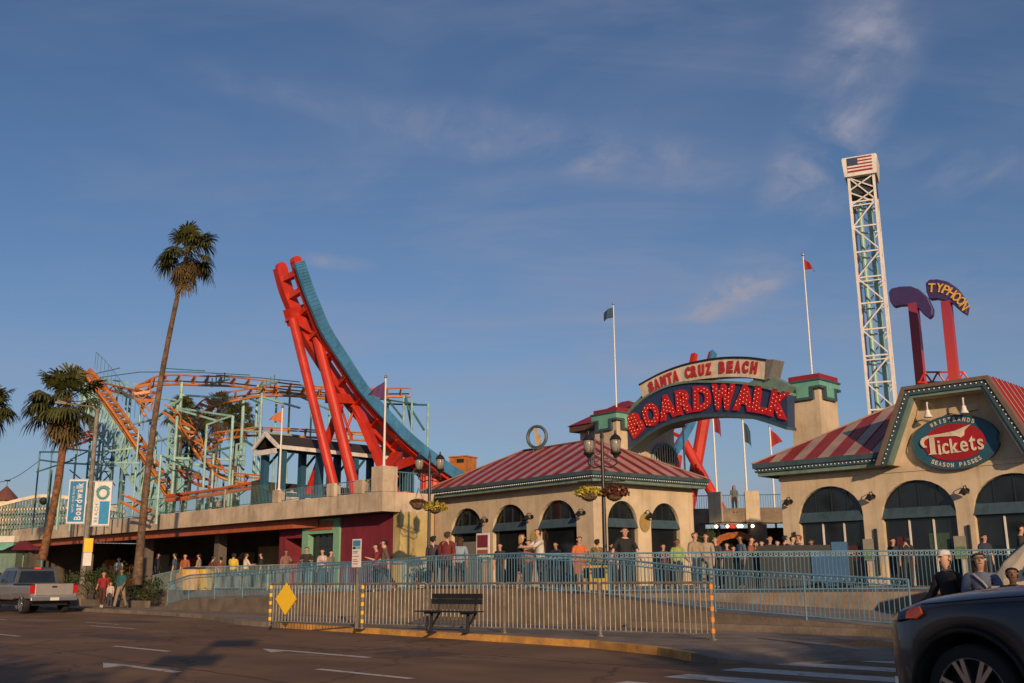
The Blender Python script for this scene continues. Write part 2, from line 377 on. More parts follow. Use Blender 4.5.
# ================================================================= ground
def asphalt():
    m=bpy.data.materials.new('asphalt'); m.use_nodes=True; t=m.node_tree; b=t.nodes['Principled BSDF']; b.inputs['Roughness'].default_value=.85
    b.inputs['Specular IOR Level'].default_value=.3
    tcn=t.nodes.new('ShaderNodeTexCoord')
    def nz(scale,det,mp=None,rough=.6):
        n=t.nodes.new('ShaderNodeTexNoise'); n.inputs['Scale'].default_value=scale; n.inputs['Detail'].default_value=det; n.inputs['Roughness'].default_value=rough
        if mp:
            q=t.nodes.new('ShaderNodeMapping'); q.inputs['Scale'].default_value=mp; t.links.new(tcn.outputs['Object'],q.inputs[0]); t.links.new(q.outputs[0],n.inputs[0])
        else: t.links.new(tcn.outputs['Object'],n.inputs[0])
        return n
    a=nz(.9,6,(.12,1,1)); g=nz(60,3); bgn=nz(.35,4)
    r=t.nodes.new('ShaderNodeValToRGB'); r.color_ramp.elements[0].position=.36; r.color_ramp.elements[1].position=.66
    r.color_ramp.elements[0].color=(.165,.09,.046,1); r.color_ramp.elements[1].color=(.235,.135,.07,1); t.links.new(a.outputs['Fac'],r.inputs[0])
    r2=t.nodes.new('ShaderNodeValToRGB'); r2.color_ramp.elements[0].position=.3; r2.color_ramp.elements[1].position=.72
    r2.color_ramp.elements[0].color=(.72,.72,.72,1); r2.color_ramp.elements[1].color=(1.2,1.2,1.2,1); t.links.new(g.outputs['Fac'],r2.inputs[0])
    r3=t.nodes.new('ShaderNodeValToRGB'); r3.color_ramp.elements[0].position=.4; r3.color_ramp.elements[1].position=.6
    r3.color_ramp.elements[0].color=(.8,.8,.8,1); r3.color_ramp.elements[1].color=(1.1,1.1,1.1,1); t.links.new(bgn.outputs['Fac'],r3.inputs[0])
    def mul(x,y):
        q=t.nodes.new('ShaderNodeMixRGB'); q.blend_type='MULTIPLY'; q.inputs[0].default_value=1; t.links.new(x,q.inputs[1]); t.links.new(y,q.inputs[2]); return q.outputs[0]
    col=mul(mul(r.outputs[0],r2.outputs[0]),r3.outputs[0])
    # cracks
    v=t.nodes.new('ShaderNodeTexVoronoi'); v.feature='DISTANCE_TO_EDGE'; v.inputs['Scale'].default_value=.22
    wn=nz(1.2,4); ad=t.nodes.new('ShaderNodeMixRGB'); ad.blend_type='ADD'; ad.inputs[0].default_value=1.2; t.links.new(tcn.outputs['Object'],ad.inputs[1]); t.links.new(wn.outputs['Color'],ad.inputs[2]); t.links.new(ad.outputs[0],v.inputs[0])
    r4=t.nodes.new('ShaderNodeValToRGB'); r4.color_ramp.elements[0].position=.0; r4.color_ramp.elements[1].position=.012
    r4.color_ramp.elements[0].color=(.45,.45,.45,1); r4.color_ramp.elements[1].color=(1,1,1,1); t.links.new(v.outputs[0],r4.inputs[0])
    col=mul(col,r4.outputs[0])
    t.links.new(col,b.inputs['Base Color'])
    bp=t.nodes.new('ShaderNodeBump'); bp.inputs['Strength'].default_value=.5; bp.inputs['Distance'].default_value=.01; t.links.new(g.outputs['Fac'],bp.inputs['Height']); t.links.new(bp.outputs[0],b.inputs['Normal'])
    return m
M['asphalt']=asphalt()
def wf(o,fr=W): o.location=fr.o; o.rotation_euler=(0,0,R(fr.deg)); return o
m=MB(); S=700; m.add([(-S,-S,0),(S,-S,0),(S,S,0),(-S,S,0)],[(0,1,2,3)])
wf(m.build('road',M['asphalt'],kind='structure'))
# sidewalk with kerb
edge=[(-110,-1.4),(-30,-1.4),(-24.5,-2.0),(-18.5,-3.9),(-15,-4.2),(-4.3,-4.75),(-2.2,-5.4),(-1.0,-6.1),(-.45,-6.2),(.1,-5.9),(.5,-5.1),(1.0,-4.2),(2.2,-3.6),(4,-3.4),(60,-3.4)]
def offs(pts,d):
    out=[]
    for i,p in enumerate(pts):
        a=Vector(pts[max(i-1,0)]);b=Vector(pts[min(i+1,len(pts)-1)]); t=(b-a).normalized(); out.append((p[0]-t.y*d,p[1]+t.x*d))
    return out
def strip(mb,lo,hi,z0,z1,face=True):
    n=len(lo); vs=[(a,b,z0) for a,b in lo]+[(a,b,z1) for a,b in lo]+[(a,b,z1) for a,b in hi]
    mb.add(vs,[(i,i+1,n+i+1,n+i) for i in range(n-1)]+[(n+i,n+i+1,2*n+i+1,2*n+i) for i in range(n-1)])
def kz(u):
    T_=[(-200,.13),(-.8,.13),(.1,.02),(3.4,.02),(4.6,.13),(200,.13)]
    for (a,b),(c,d) in zip(T_,T_[1:]):
        if u<=c: return b+(d-b)*(u-a)/(c-a)
m=MB(); lo_=edge; hi_=offs(edge,.16); n=len(lo_)
m.add([(a,b,0) for a,b in lo_]+[(a,b,kz(a)) for a,b in lo_]+[(a,b,kz(a)) for a,b in hi_],[(i,i+1,n+i+1,n+i) for i in range(n-1)]+[(n+i,n+i+1,2*n+i+1,2*n+i) for i in range(n-1)])
wf(m.build('kerb',M['ledge'],kind='structure'))
m=MB(); inn=offs(edge,.16); n=len(inn); m.add([(a,b,kz(a)-.002) for a,b in inn]+[(a,max(b+.8,-3.0),.128) for a,b in inn]+[(a,2.6,.128) for a,b in inn],[(i+j*n,i+1+j*n,n+i+1+j*n,n+i+j*n) for i in range(n-1) for j in (0,1)])
wf(m.build('sidewalk',M['ledge'],kind='structure'))
ey=[(-16,-4.12),(-15,-4.2),(-4.3,-4.75),(-2.2,-5.4),(-1.0,-6.1)]
m=MB(); strip(m,offs(ey,-.006),offs(ey,.15),.003,.134); wf(m.build('yellow_kerb_paint',M['kerb_y'],kind='structure'))
m=MB(); m.box(-.4,1.5,-2.9,-1.9,.128,.134); 
M['pad']=mat('tactile_pad',(.45,.17,.03),.8,scale=3,bump=.8,bscale=40)
for i in range(16):
    for j in range(8): m.lathe([(.03,0),(.02,.006)],(-.33+i*.118,-2.83+j*.12,.134),6)
wf(tag(m.build('tactile_paving',M['pad']),'orange tactile paving pad set in the pavement before the crosswalk','paving'))
# road markings
def worn_paint():
    m_=mat('worn_road_paint',(.50,.46,.40),.8,scale=5,var=.2,col2=(.13,.11,.09)); 
    r=[n for n in m_.node_tree.nodes if n.type=='VALTORGB'][0]; r.color_ramp.elements[0].position=.30; r.color_ramp.elements[1].position=.48
    return m_
M['paint']=worn_paint()
def marks(name,rects,z=.004):
    m=MB()
    for r_ in rects:
        if len(r_)==4 and not isinstance(r_[0],tuple): a,b,c,d=r_; m.add([(a,c,z),(b,c,z),(b,d,z),(a,d,z)],[(0,1,2,3)])
        else: m.add([(p[0],p[1],z) for p in r_],[tuple(range(len(r_)))])
    return wf(m.build(name,M['paint'],kind='structure'))
marks('crosswalk_markings',[(.15,3.3,v-.28,v+.28) for v in (-4.15,-5.45,-6.75,-8.05,-9.35,-10.65,-11.95,-13.25,-14.55)])
marks('lane_markings',[(-4.4,-2.2,-10.74,-10.6),(-12.1,-9.7,-10.46,-10.32),(-20,-17.6,-10.4,-10.26),(-28,-25.6,-10.4,-10.26),(-36,-33.6,-10.4,-10.26),
    (-22,-19,-6.9,-6.78),(-32,-29,-6.9,-6.78)])
def arrow(u,v,L=2.6):
    return [[(u+.9,v-.07),(u+L,v-.09),(u+L,v+.09),(u+.9,v+.07)],[(u,v),(u+1.0,v-.42),(u+.9,v),(u+1.0,v+.1)]]
marks('arrow_markings',arrow(-9.0,-8.85,3.4)+arrow(-8.1,-12.3,2.6)+[(-24.5,-22,-6.0,-5.9)])
m=MB(); m.cm=0
for (u,v) in ((-14,-12.1),):
    m.lathe([(.34,0),(.33,.004)],(u,v,.001),24)
wf(tag(m.build('manhole_cover',M['black']),'round dark manhole cover in the road surface','manhole cover'))
# ================================================================= ramp, plaza
def fz(u):
    P_=[(-36,.10),(-31.8,.14),(-29.6,.48),(-23.4,.62),(-14.5,.93),(-10.9,.93),(-7.4,.70),(-4.8,.44),(-.4,.2),(6,.15)]
    if u<=P_[0][0]: return P_[0][1]
    for (a,b),(c,d) in zip(P_,P_[1:]):
        if u<=c: return b+(d-b)*(u-a)/(c-a)
    return P_[-1][1]
us=[-32.8,-31.8,-29.6,-28,-23.4,-19,-14.5,-12.7,-10.9,-9,-7.4,-6,-4.8,-2.6,-.4,1.2]
m=MB(); n=len(us)
vs=[]
for u in us: vs+=[(u,0,0),(u,.22,0),(u,.22,fz(u)+.06),(u,0,fz(u)+.06)]
fs=[]
for i in range(n-1):
    for k in range(4): fs.append((i*4+k,i*4+(k+1)%4,i*4+4+(k+1)%4,i*4+4+k))
fs+=[(0,1,2,3),((n-1)*4+3,(n-1)*4+2,(n-1)*4+1,(n-1)*4)]
m.add(vs,fs)
o=wf(m.build('ramp_wall',M['concrete'])); tag(o,'low concrete wall rising and falling along the foot of the blue railings','wall')
# low kerb strip in front of the wall, right part
m=MB(); m.box(-7,1.4,-.35,-.003,.12,.27); wf(tag(m.build('kerb_ledge',M['ledge']),'pale concrete ledge at the foot of the ramp wall on the right','ledge'))
# ramp surfaces
m=MB(); vs=[(u,.22,min(fz(u),.85)) for u in us if u<=-10.9]+[(u,2.6,min(fz(u),.85)) for u in us if u<=-10.9]; k=len(vs)//2
m.add(vs,[(i,i+1,k+i+1,k+i) for i in range(k-1)]); wf(m.build('ramp_left',M['plaza'],kind='structure'))
def wl(X,Y): return W.loc(X,Y,0)[:2]
A0=wl(.24,27.8); Bk=wl(14.5,27.2)
m=MB(); ub=[u for u in us if u>=-10.9]; pts=[]
vs=[(u,.22,min(fz(u),.85)) for u in ub]; vs2=[]
for i,u in enumerate(ub):
    t=i/(len(ub)-1); a=A0[0]+(Bk[0]-A0[0])*t; b=A0[1]+(Bk[1]-A0[1])*t; vs2.append((a,b,min(fz(u),.85)))
k=len(ub); m.add(vs+vs2,[(i,i+1,k+i+1,k+i) for i in range(k-1)]); wf(m.build('ramp_right',M['plaza'],kind='structure'))
# plaza slab (world coordinates) with its retaining face
def ww(u,v): q=W.world(u,v); return (q[0],q[1])
pl=[ww(-110,2.6),ww(-34.3,2.6),ww(-14.5,2.6),ww(-11.6,2.2),(.24,27.8),(14.5,27.2),(22,19.5),(70,19.5),(90,150),(-120,150)]
m=MB(); m.add([(a,b,PZ) for a,b in pl],[tuple(range(len(pl)))])
m.build('plaza_paving',M['plaza'],kind='structure')
m=MB(); q=pl[:8]; n=len(q); m.add([(a,b,0) for a,b in q]+[(a,b,PZ-.002) for a,b in q],[(i,i+1,n+i+1,n+i) for i in range(n-1)])
tag(m.build('plaza_retaining_wall',M['concrete']),'concrete retaining wall under the raised plaza edge behind the ramps','wall')
# ================================================================= railings
def railing(name,label,pts,h,mt,group,pitch=.105,post=2.2,rings=True,bands=(),postr=.02,gap=.08):
    # pts: list of world (x,y,z); panels between posts, each a mesh of its own
    seg=[]; P0=[Vector(p) for p in pts]
    org=P0[0]; t=thing(name,label,'railing',tuple(org),0,group)
    posts=[]
    for a,b in zip(P0,P0[1:]):
        L=(b-a).length; k=max(1,round(L/post))
        for i in range(k): posts.append(a.lerp(b,i/k))
    posts.append(P0[-1])
    Z=Vector((0,0,1))
    for i,p in enumerate(posts):
        q=p-org; mm=MB(); mm.tube(q-Z*.04,q+Z*(h+.01),postr,n=8); mm.build('post',mt,t)
    for a,b in zip(posts,posts[1:]):
        a=a-org;b=b-org; d=(b-a); L=d.length; mm=MB()
        mm.tube(a+Z*h,b+Z*h,.026,n=6); mm.tube(a+Z*gap,b+Z*gap,.017,n=5)
        top=h
        if rings:
            top=h-.12; mm.tube(a+Z*top,b+Z*top,.015,n=5)
            nr=max(1,int(L/.13)); dd=d.normalized()
            for j in range(nr):
                c=a+d*((j+.5)/nr)+Z*(h-.06); pp=[c+dd*(.04*math.cos(x*math.pi/4))+Z*(.04*math.sin(x*math.pi/4)) for x in range(8)]
                mm.path(pp,.009,3,closed=True)
        k=max(1,round(L/pitch))
        for j in range(1,k):
            c=a.lerp(b,j/k); mm.tube(c+Z*gap,c+Z*top,.0095,n=4,caps=False)
        mm.build('panel',mt,t)
    return t
def wpt(u,v,z): return W.world(u,v,z)
PALE0=W.px(150,598,2.75)[0]
g='blue railings around the ramps and plaza'
railing('ramp_railing','long blue ramp railing running along the top of the concrete wall left of the bench',[wpt(u,.1,fz(u)+.06) for u in (-31.4,-29.6,-23.4,-14.5,-10.9)],.93,M['blue_rail'],g)
railing('ramp_railing','blue ramp railing sloping down to the right, ending just before the dark car',[wpt(u,.1,fz(u)+.06) for u in (-10.9,-7.4,-4.8,-.3)],.93,M['blue_rail'],g)
railing('plaza_railing','level blue railing at the plaza edge in front of the ticket building',[(.24,27.9,PZ),(14.2,27.3,PZ)],1.05,M['blue_rail'],g)
railing('plaza_railing','pale railing climbing at the back of the left ramp beside the palm trunk',[wpt(PALE0,2.75,.5),wpt(PALE0+4,2.75,.86),wpt(-26,2.75,.86)],.98,M['pale_rail'],g,rings=False)
railing('plaza_railing','blue railing along the back of the left ramp in front of the arcade',[wpt(-26,2.75,.86),wpt(-15.0,2.75,.86)],1.02,M['blue_rail'],g)
# kerb-side barrier
def barrier(label,u0,u1,posts,taped):
    t=frthing('pedestrian_barrier',label,'barrier',BR,0,0,0,'grey barriers on the kerb')
    for p in posts:
        m=MB(); m.tube((p,0,-.02),(p,0,1.04),.035,n=8); m.lathe([(.09,0),(.09,.012),(.04,.02)],(p,0,0),12); po=m.build('post',M['galv'],t)
        if p in taped:
            for z in (.12,.32,.52,.72,.92):
                m=MB(); m.tube((p,0,z),(p,0,z+.085),.039,n=8); m.build('reflector_band',M['yellow' if taped[p]=='y' else 'orange_tape'],po)
    for a,b in zip(posts,posts[1:]):
        m=MB(); m.path([(a,0,1.0),(a+.06,0,1.04),(b-.06,0,1.04),(b,0,1.0)],.028,6); m.tube((a,0,.10),(b,0,.10),.018,n=6)
        k=round((b-a)/.118)
        for j in range(1,k): x=a+(b-a)*j/k; m.tube((x,0,.10),(x,0,1.03),.0095,n=4,caps=False)
        m.build('panel',M['galv'],t)
    return t
b1=barrier('short grey barrier carrying the yellow diamond board',-12.78,-9.56,[-12.78,-9.56],{-12.78:'y'})
b2=barrier('long grey barrier behind the black bench, taped posts at both ends',-9.4,-.16,[-9.4,-7.3,-5.08,-2.64,-.16],{-9.4:'y',-.16:'o'})
m=MB(); s=.40; m.prism([(0,-s),(s,0),(0,s),(-s,0)],-.012,.012)
t=frthing('diamond_board','yellow diamond warning board fixed on the grey barrier','sign',BR,*[BR.px(286,599,-.07)[0],-.07,BR.px(286,599,-.07)[1]])
m.build('board',M['yellow'],t)
m=MB(); m.box(-.03,.03,.012,.05,-.3,.3); m.build('bracket',M['galv'],t)
# bus stop style notice on a post
t=frthing('notice_post','white and blue notice board on a grey post between the two barriers','sign post',BR,-9.48,-.12,0)
m=MB(); m.tube((0,0,0),(0,0,2.1),.03,n=8); m.build('post',M['galv'],t)
m=MB(); m.box(-.15,.15,-.045,-.03,1.43,2.1); bd=m.build('board',M['white'],t)
m=MB(); m.box(-.13,.13,-.049,-.046,1.93,2.07); m.cm=1; m.box(-.13,-.03,-.049,-.046,1.86,1.92); m.cm=2; m.box(-.01,.13,-.049,-.046,1.86,1.92)
for z in (1.80,1.76,1.68,1.6,1.56,1.5): m.cm=0 if z>1.7 else 3; m.box(-.12,.02+random.random()*.1,-.049,-.046,z,z+.018)
m.build('print',[M['ride_blue'],M['black'],M['green_bright'],M['orange_red']],bd)
# bench
t=frthing('park_bench','black slatted metal bench on the kerb in front of the long barrier','bench',BR,BR.px(458,606,-.3)[0],-.30,0)
def slat(m,a,b,y,z,w,tilt=0):
    m.box(a,b,y-w/2,y+w/2,z-.012,z+.012)
m=MB()
for i in range(5): m.box(-.80,.80,-.55+i*.095,-.55+i*.095+.07,.44,.465)
m.build('seat',M['black'],t)
m=MB()
for i in range(2): m.box(-.72,.72,-.06+i*.012,-.03+i*.012,.60+i*.115,.60+i*.115+.108)
m.build('backrest',M['black'],t)
for x in (-.52,.52):
    m=MB(); m.tube((x,-.3,0),(x,-.28,.44),.035); m.tube((x,-.3,.10),(x,-.03,.40),.025); m.box(x-.04,x+.04,-.5,-.02,.40,.44); m.path([(x,-.06,.42),(x,-.02,.62),(x,-.01,.82)],.022,6); m.box(x-.06,x+.06,-.42,-.18,0,.02); m.build('leg',M['black'],t)
# repairs and tar lines in the road surface
M['patch']=mat('tar_patch',(.10,.062,.038),.9,scale=3,var=.3,bump=.4)
m=MB()
for (a,b,c,d) in ((-6.5,-4.9,-8.3,-7.2),(-17,-13.5,-9.3,-8.4),(-2.4,-1.2,-13.5,-12.2),(-25,-22.5,-5.2,-4.2),(-11.5,-10.4,-13.9,-12.6)):
    k=random.Random(int(a*10)); n=14; m.add([(((a+b)/2+(b-a)/2*max(-1,min(1,1.25*math.cos(t*2*math.pi/n)))+k.uniform(-.05,.05)),((c+d)/2+(d-c)/2*max(-1,min(1,1.25*math.sin(t*2*math.pi/n)))+k.uniform(-.05,.05)),.002) for t in range(n)],[tuple(range(n))])
wf(m.build('road_patches',M['patch'],kind='structure'))
m=MB(); k=random.Random(9)
for (u,v,a,L) in ((-30,-7.6,.02,34),(-20,-11.4,-.03,22),(-9,-6.9,1.2,2.6),(-3.2,-6.8,1.45,6),(-14,-5.0,1.3,5),(-7,-9.5,.5,3),(-16,-9.9,-.6,4)):
    n=int(L/.4); P_=[(u,v)]
    for i in range(n): u+=.4*math.cos(a)+k.uniform(-.05,.05); v+=.4*math.sin(a)+k.uniform(-.06,.06); P_.append((u,v))
    w_=.025
    vs=[(x,y-w_*k.uniform(.6,1.4),.003) for x,y in P_]+[(x+.01,y+w_*k.uniform(.6,1.4),.003) for x,y in P_]; q=len(P_); m.add(vs,[(i,i+1,q+i+1,q+i) for i in range(q-1)])
wf(m.build('tar_seams',M['patch'],kind='structure'))
# ================================================================= shared building pieces
def arch_pts(c,w,spring,top,n=14):
    # half-ellipse arch outline from right spring to left spring
    return [(c+w/2*math.cos(math.pi*i/n), spring+(top-spring)*math.sin(math.pi*i/n)) for i in range(n+1)]
def wall_with_arches(m,u0,u1,z1,arches,y0,y1,top=None):
    # vertical strips between openings; arches = [(centre,width,spring,top)]
    us_=[u0]
    x=u0
    for c,w_,sp,tp in arches:
        m.box(x,c-w_/2,y0,y1,0,z1)
        ap=arch_pts(c,w_,sp,tp)
        outer=[(c+w_/2,z1)]+[(a,z1) for a,b in ap[1:-1]]+[(c-w_/2,z1)]
        n=len(ap)
        vs=[(a,y0,b) for a,b in ap]+[(a,y0,b) for a,b in outer]+[(a,y1,b) for a,b in ap]+[(a,y1,b) for a,b in outer]
        fs=[]
        for i in range(n-1):
            fs+=[(i,i+1,n+i+1,n+i),(2*n+i,3*n+i,3*n+i+1,2*n+i+1),(i,2*n+i,2*n+i+1,i+1),(n+i,n+i+1,3*n+i+1,3*n+i)]
        m.add(vs,fs); x=c+w_/2
    m.box(x,u1,y0,y1,0,z1)
def arch_window(parent,c,w_,sp,tp,awz,dep=.22,doors=True,swap=False,label=None):
    # a recessed dark glazed opening: frame, fanlight bars, awning band
    def X(m): 
        if swap: m.xf(swap)
        return m
    m=MB(); ap=arch_pts(c,w_,sp,tp); m.prism([(c+w_/2,.0)]+ap+[(c-w_/2,0)],dep,dep+.02); gl=X(m).build('window',M['glass'],parent)
    m=MB()
    for i in range(1,4):
        x=c-w_/2+w_*i/4; h=sp+(tp-sp)*math.sqrt(max(0,1-((x-c)/(w_/2))**2)); m.box(x-.025,x+.025,dep-.05,dep-.003,awz,h)
    m.box(c-w_/2,c+w_/2,dep-.06,dep-.004,awz-.05,awz+.05)
    m.path([(a,dep-.03,b) for a,b in arch_pts(c,w_-.06,sp,tp-.03)],.035,5); X(m).build('frame',M['frame'],gl)
    m=MB(); m.add([(c-w_/2+.01,dep-.08,awz+.42),(c+w_/2-.01,dep-.08,awz+.42),(c+w_/2-.01,-.05,awz),(c-w_/2+.01,-.05,awz),(c-w_/2+.01,dep-.08,awz-.0),(c+w_/2-.01,dep-.08,awz)],[(0,1,2,3),(3,2,5,4),(0,3,4),(1,5,2)])
    X(m).build('awning',M['awning'],parent)
    if doors:
        m=MB()
        for x,ww_,mi in ((c-w_*.16,.05,0),(c+w_*.17,.05,0)):
            m.box(x-.03,x+.03,dep-.07,dep-.006,0,awz-.06)
        m.build('mullion',M['white'],parent) if not swap else X(m).build('mullion',M['white'],parent)
def sconce(parent,u,z,swap=None):
    m=MB(); m.path([(u,0,z),(u,-.15,z+.18),(u,-.34,z+.15),(u,-.38,z+.02)],.022,5); m.lathe([(.03,.10),(.08,.06),(.20,-.10),(.21,-.12)],(u,-.38,z-.02),12)
    m.ball((u,-.38,z-.12),.09,8); m.lathe([(.10,-.02),(.10,.02)],(0,0,0),10); n_=len(m.v)
    for i_ in range(n_-20,n_): q_=m.v[i_]; m.v[i_]=(u+q_[0],-.03+q_[2],z+q_[1])
    if swap: m.xf(swap)
    m.build('wall_lamp',M['black'],parent)
def stripes(name,axis,period,c1,c2,duty=.5,off=0):
    m=mat(name,c1,.5,scale=2,var=.1); t=m.node_tree; b=t.nodes['Principled BSDF']
    base=b.inputs['Base Color'].links[0].from_socket
    tcn=[n for n in t.nodes if n.type=='TEX_COORD'][0]; s=t.nodes.new('ShaderNodeSeparateXYZ'); t.links.new(tcn.outputs['Object'],s.inputs[0])
    def mm(op,a,b_):
        n=t.nodes.new('ShaderNodeMath'); n.operation=op
        for i,x in enumerate((a,b_)):
            if isinstance(x,(int,float)): n.inputs[i].default_value=x
            else: t.links.new(x,n.inputs[i])
        return n.outputs[0]
    f=mm('FRACT',mm('DIVIDE',mm('ADD',s.outputs[axis],off+100*period),period),0.0); g_=mm('LESS_THAN',f,duty)
    mx=t.nodes.new('ShaderNodeMixRGB'); t.links.new(g_,mx.inputs[0]); mx.inputs[1].default_value=(*c2,1); t.links.new(base,mx.inputs[2]); 
    nz=t.nodes.new('ShaderNodeTexNoise'); nz.inputs['Scale'].default_value=1.3; nz.inputs['Detail'].default_value=6; t.links.new(tcn.outputs['Object'],nz.inputs[0])
    rr=t.nodes.new('ShaderNodeValToRGB'); rr.color_ramp.elements[0].color=(.72,.72,.72,1); rr.color_ramp.elements[1].color=(1.1,1.1,1.1,1); rr.color_ramp.elements[0].position=.3;rr.color_ramp.elements[1].position=.7; t.links.new(nz.outputs[0],rr.inputs[0])
    ml=t.nodes.new('ShaderNodeMixRGB'); ml.blend_type='MULTIPLY'; ml.inputs[0].default_value=1; t.links.new(mx.outputs[0],ml.inputs[1]); t.links.new(rr.outputs[0],ml.inputs[2])
    t.links.new(ml.outputs[0],b.inputs['Base Color']); b.inputs['Roughness'].default_value=.45
    return m
def hip_roof(parent,u0,u1,v0,v1,z0,rise,period,colr,colp,offx=0,offy=0,rib=.035,right=True,left=True,duty=.5,step=None):
    k=(v1-v0)/2; zr=z0+rise; vm=(v0+v1)/2
    L=u0+(k if left else 0); Rr=u1-(k if right else 0)
    mx_=stripes('roof_stripes_front',0,period,colr,colp,duty,offx); my_=stripes('roof_stripes_side',1,period,colr,colp,duty,offy)
    m=MB(); m.cm=0
    m.add([(u0,v0,z0),(u1,v0,z0),(Rr,vm,zr),(L,vm,zr)],[(0,1,2,3)]); m.add([(u1,v1,z0),(u0,v1,z0),(L,vm,zr),(Rr,vm,zr)],[(0,1,2,3)])
    m.cm=1
    m.add([(u1,v0,z0),(u1,v1,z0),(Rr,vm,zr)],[(0,1,2)]); m.add([(u0,v1,z0),(u0,v0,z0),(L,vm,zr)],[(0,1,2)])
    m.cm=0; m.add([(u0,v0,z0-.01),(u1,v0,z0-.01),(u1,v1,z0-.01),(u0,v1,z0-.01)],[(3,2,1,0)])
    rf=m.build('roof',[mx_,my_],parent)
    # standing seams
    st_=step or period/2
    m=MB(); x=math.ceil((u0+offx)/st_)*st_-offx
    while x<u1:
        t_=1.0
        if left: t_=min(t_,(x-u0)/k)
        if right: t_=min(t_,(u1-x)/k)
        if t_>.04: m.beam((x,v0,z0+.012),(x,v0+t_*k,z0+t_*rise+.012),.03,rib)
        x+=st_
    y=math.ceil((v0+offy)/st_)*st_-offy
    while y<v1:
        t_=min((y-v0)/k,(v1-y)/k)
        if t_>.04 and right: m.beam((u1,y,z0+.012),(u1-t_*k,y,z0+t_*rise+.012),.03,rib)
        y+=st_
    m.build('seam',M['red_cap'],rf)
    m=MB()
    if right: m.beam((u1,v0,z0+.03),(Rr,vm,zr+.03),.16,.06); m.beam((u1,v1,z0+.03),(Rr,vm,zr+.03),.16,.06)
    if left: m.beam((u0,v0,z0+.03),(L,vm,zr+.03),.16,.06)
    m.beam((L,vm,zr+.03),(Rr,vm,zr+.03),.16,.06); m.build('ridge_cap',mat('ridge_cap',(.22,.13,.11),.6),rf)
    return rf
def fascia(parent,pts,z0,z1,bulbs=True,bp=.17):
    # stepped eave running round closed-ish list of corners (u,v), outward = right-hand side of travel
    m=MB(); m2=MB(); mb=MB()
    h=z1-z0
    def ring(inset,za,zb,mm):
        P_=[Vector(p) for p in pts]; n=len(P_); out=[]
        c=sum(P_,Vector((0,0)))/n
        for i,p in enumerate(P_):
            a=P_[i-1];b=P_[(i+1)%n]; d1=(p-a).normalized(); d2=(b-p).normalized()
            n1=Vector((d1.y,-d1.x)); n2=Vector((d2.y,-d2.x)); q=(n1+n2); q=q/(1+n1.dot(n2))
            out.append(p-q*inset)
        n=len(out)
        inn=[o_+(c-o_)*.05 for o_ in out]
        vs=[(p.x,p.y,za) for p in out]+[(p.x,p.y,zb) for p in out]+[(p.x,p.y,za) for p in inn]+[(p.x,p.y,zb) for p in inn]
        fs=[]
        for i in range(n):
            j=(i+1)%n; fs+=[(i,j,n+j,n+i),(n+i,n+j,3*n+j,3*n+i),(i,2*n+i,2*n+j,j)]
        mm.add(vs,fs); return out
    ring(.0,z0+h*.62,z1,m); ring(.07,z0+h*.30,z0+h*.62,m); ring(.16,z0,z0+h*.30,m2)
    m.build('eave',M['teal_trim'],parent); m2.build('eave_moulding',M['green_trim'],parent)
    if bulbs:
        q=ring(.05,z0+h*.40,z0+h*.41,MB())
        for i in range(len(q)):
            a=q[i];b=q[(i+1)%len(q)]; L=(b-a).length; k=int(L/bp)
            if i not in bulbs: continue
            for j in range(k): c=a.lerp(b,(j+.5)/k); mb.ball((c.x,c.y,z0+h*.46),.026,6)
        mb.build('bulb_row',M['bulb'],parent,kind='stuff' if len(mb.v)>100*30 else None)
def crown(parent,u0,u1,v0,v1,z0,ztop,cap=.22,notch=True):
    # stucco tower shaft top: mint band, notched teal trim, red cap
    o_=.12
    m=MB(); m.box(u0-o_,u1+o_,v0-o_,v1+o_,z0+.26,ztop); m.build('crown_band',M['green_bright'],parent)
    m=MB(); zb=z0+.26
    m.box(u0-o_-.05,u1+o_+.05,v0-o_-.05,v1+o_+.05,ztop-.09,ztop+.001)
    m2=MB()
    for face in (0,1):
        def bx(mm,a,b,za,zb_,d):
            if face==0: w_=u1-u0+2*o_; mm.box(u0-o_+a*w_,u0-o_+b*w_,v0-o_-d,v0+.01,za,zb_)
            else: w_=v1-v0+2*o_; mm.box(u1-.01,u1+o_+d,v0-o_+a*w_,v0-o_+b*w_,za,zb_)
        bx(m2,.30,.70,z0-.22,zb-.001,.012)
        bx(m,-.02,.30,zb-.10,zb+.02,.05); bx(m,.70,1.02,zb-.10,zb+.02,.05)
        bx(m,.20,.2999,z0-.34,zb-.101,.05); bx(m,.7001,.80,z0-.34,zb-.101,.05); bx(m,.30,.70,z0-.34,z0-.221,.05)
    m2.build('crown_stem',M['green_bright'],parent)
    m.build('crown_trim',M['teal_trim'],parent)
    w_=(u1-u0)
    m=MB(); m.prism([(u0+.05*w_-.1,v0-.05),(u1+.1,v0-.05),(u1+.1,v1+.05),(u0-.1,v1+.05)],ztop+.001,ztop+cap,'xy'); m.build('cap',M['red_cap'],parent)
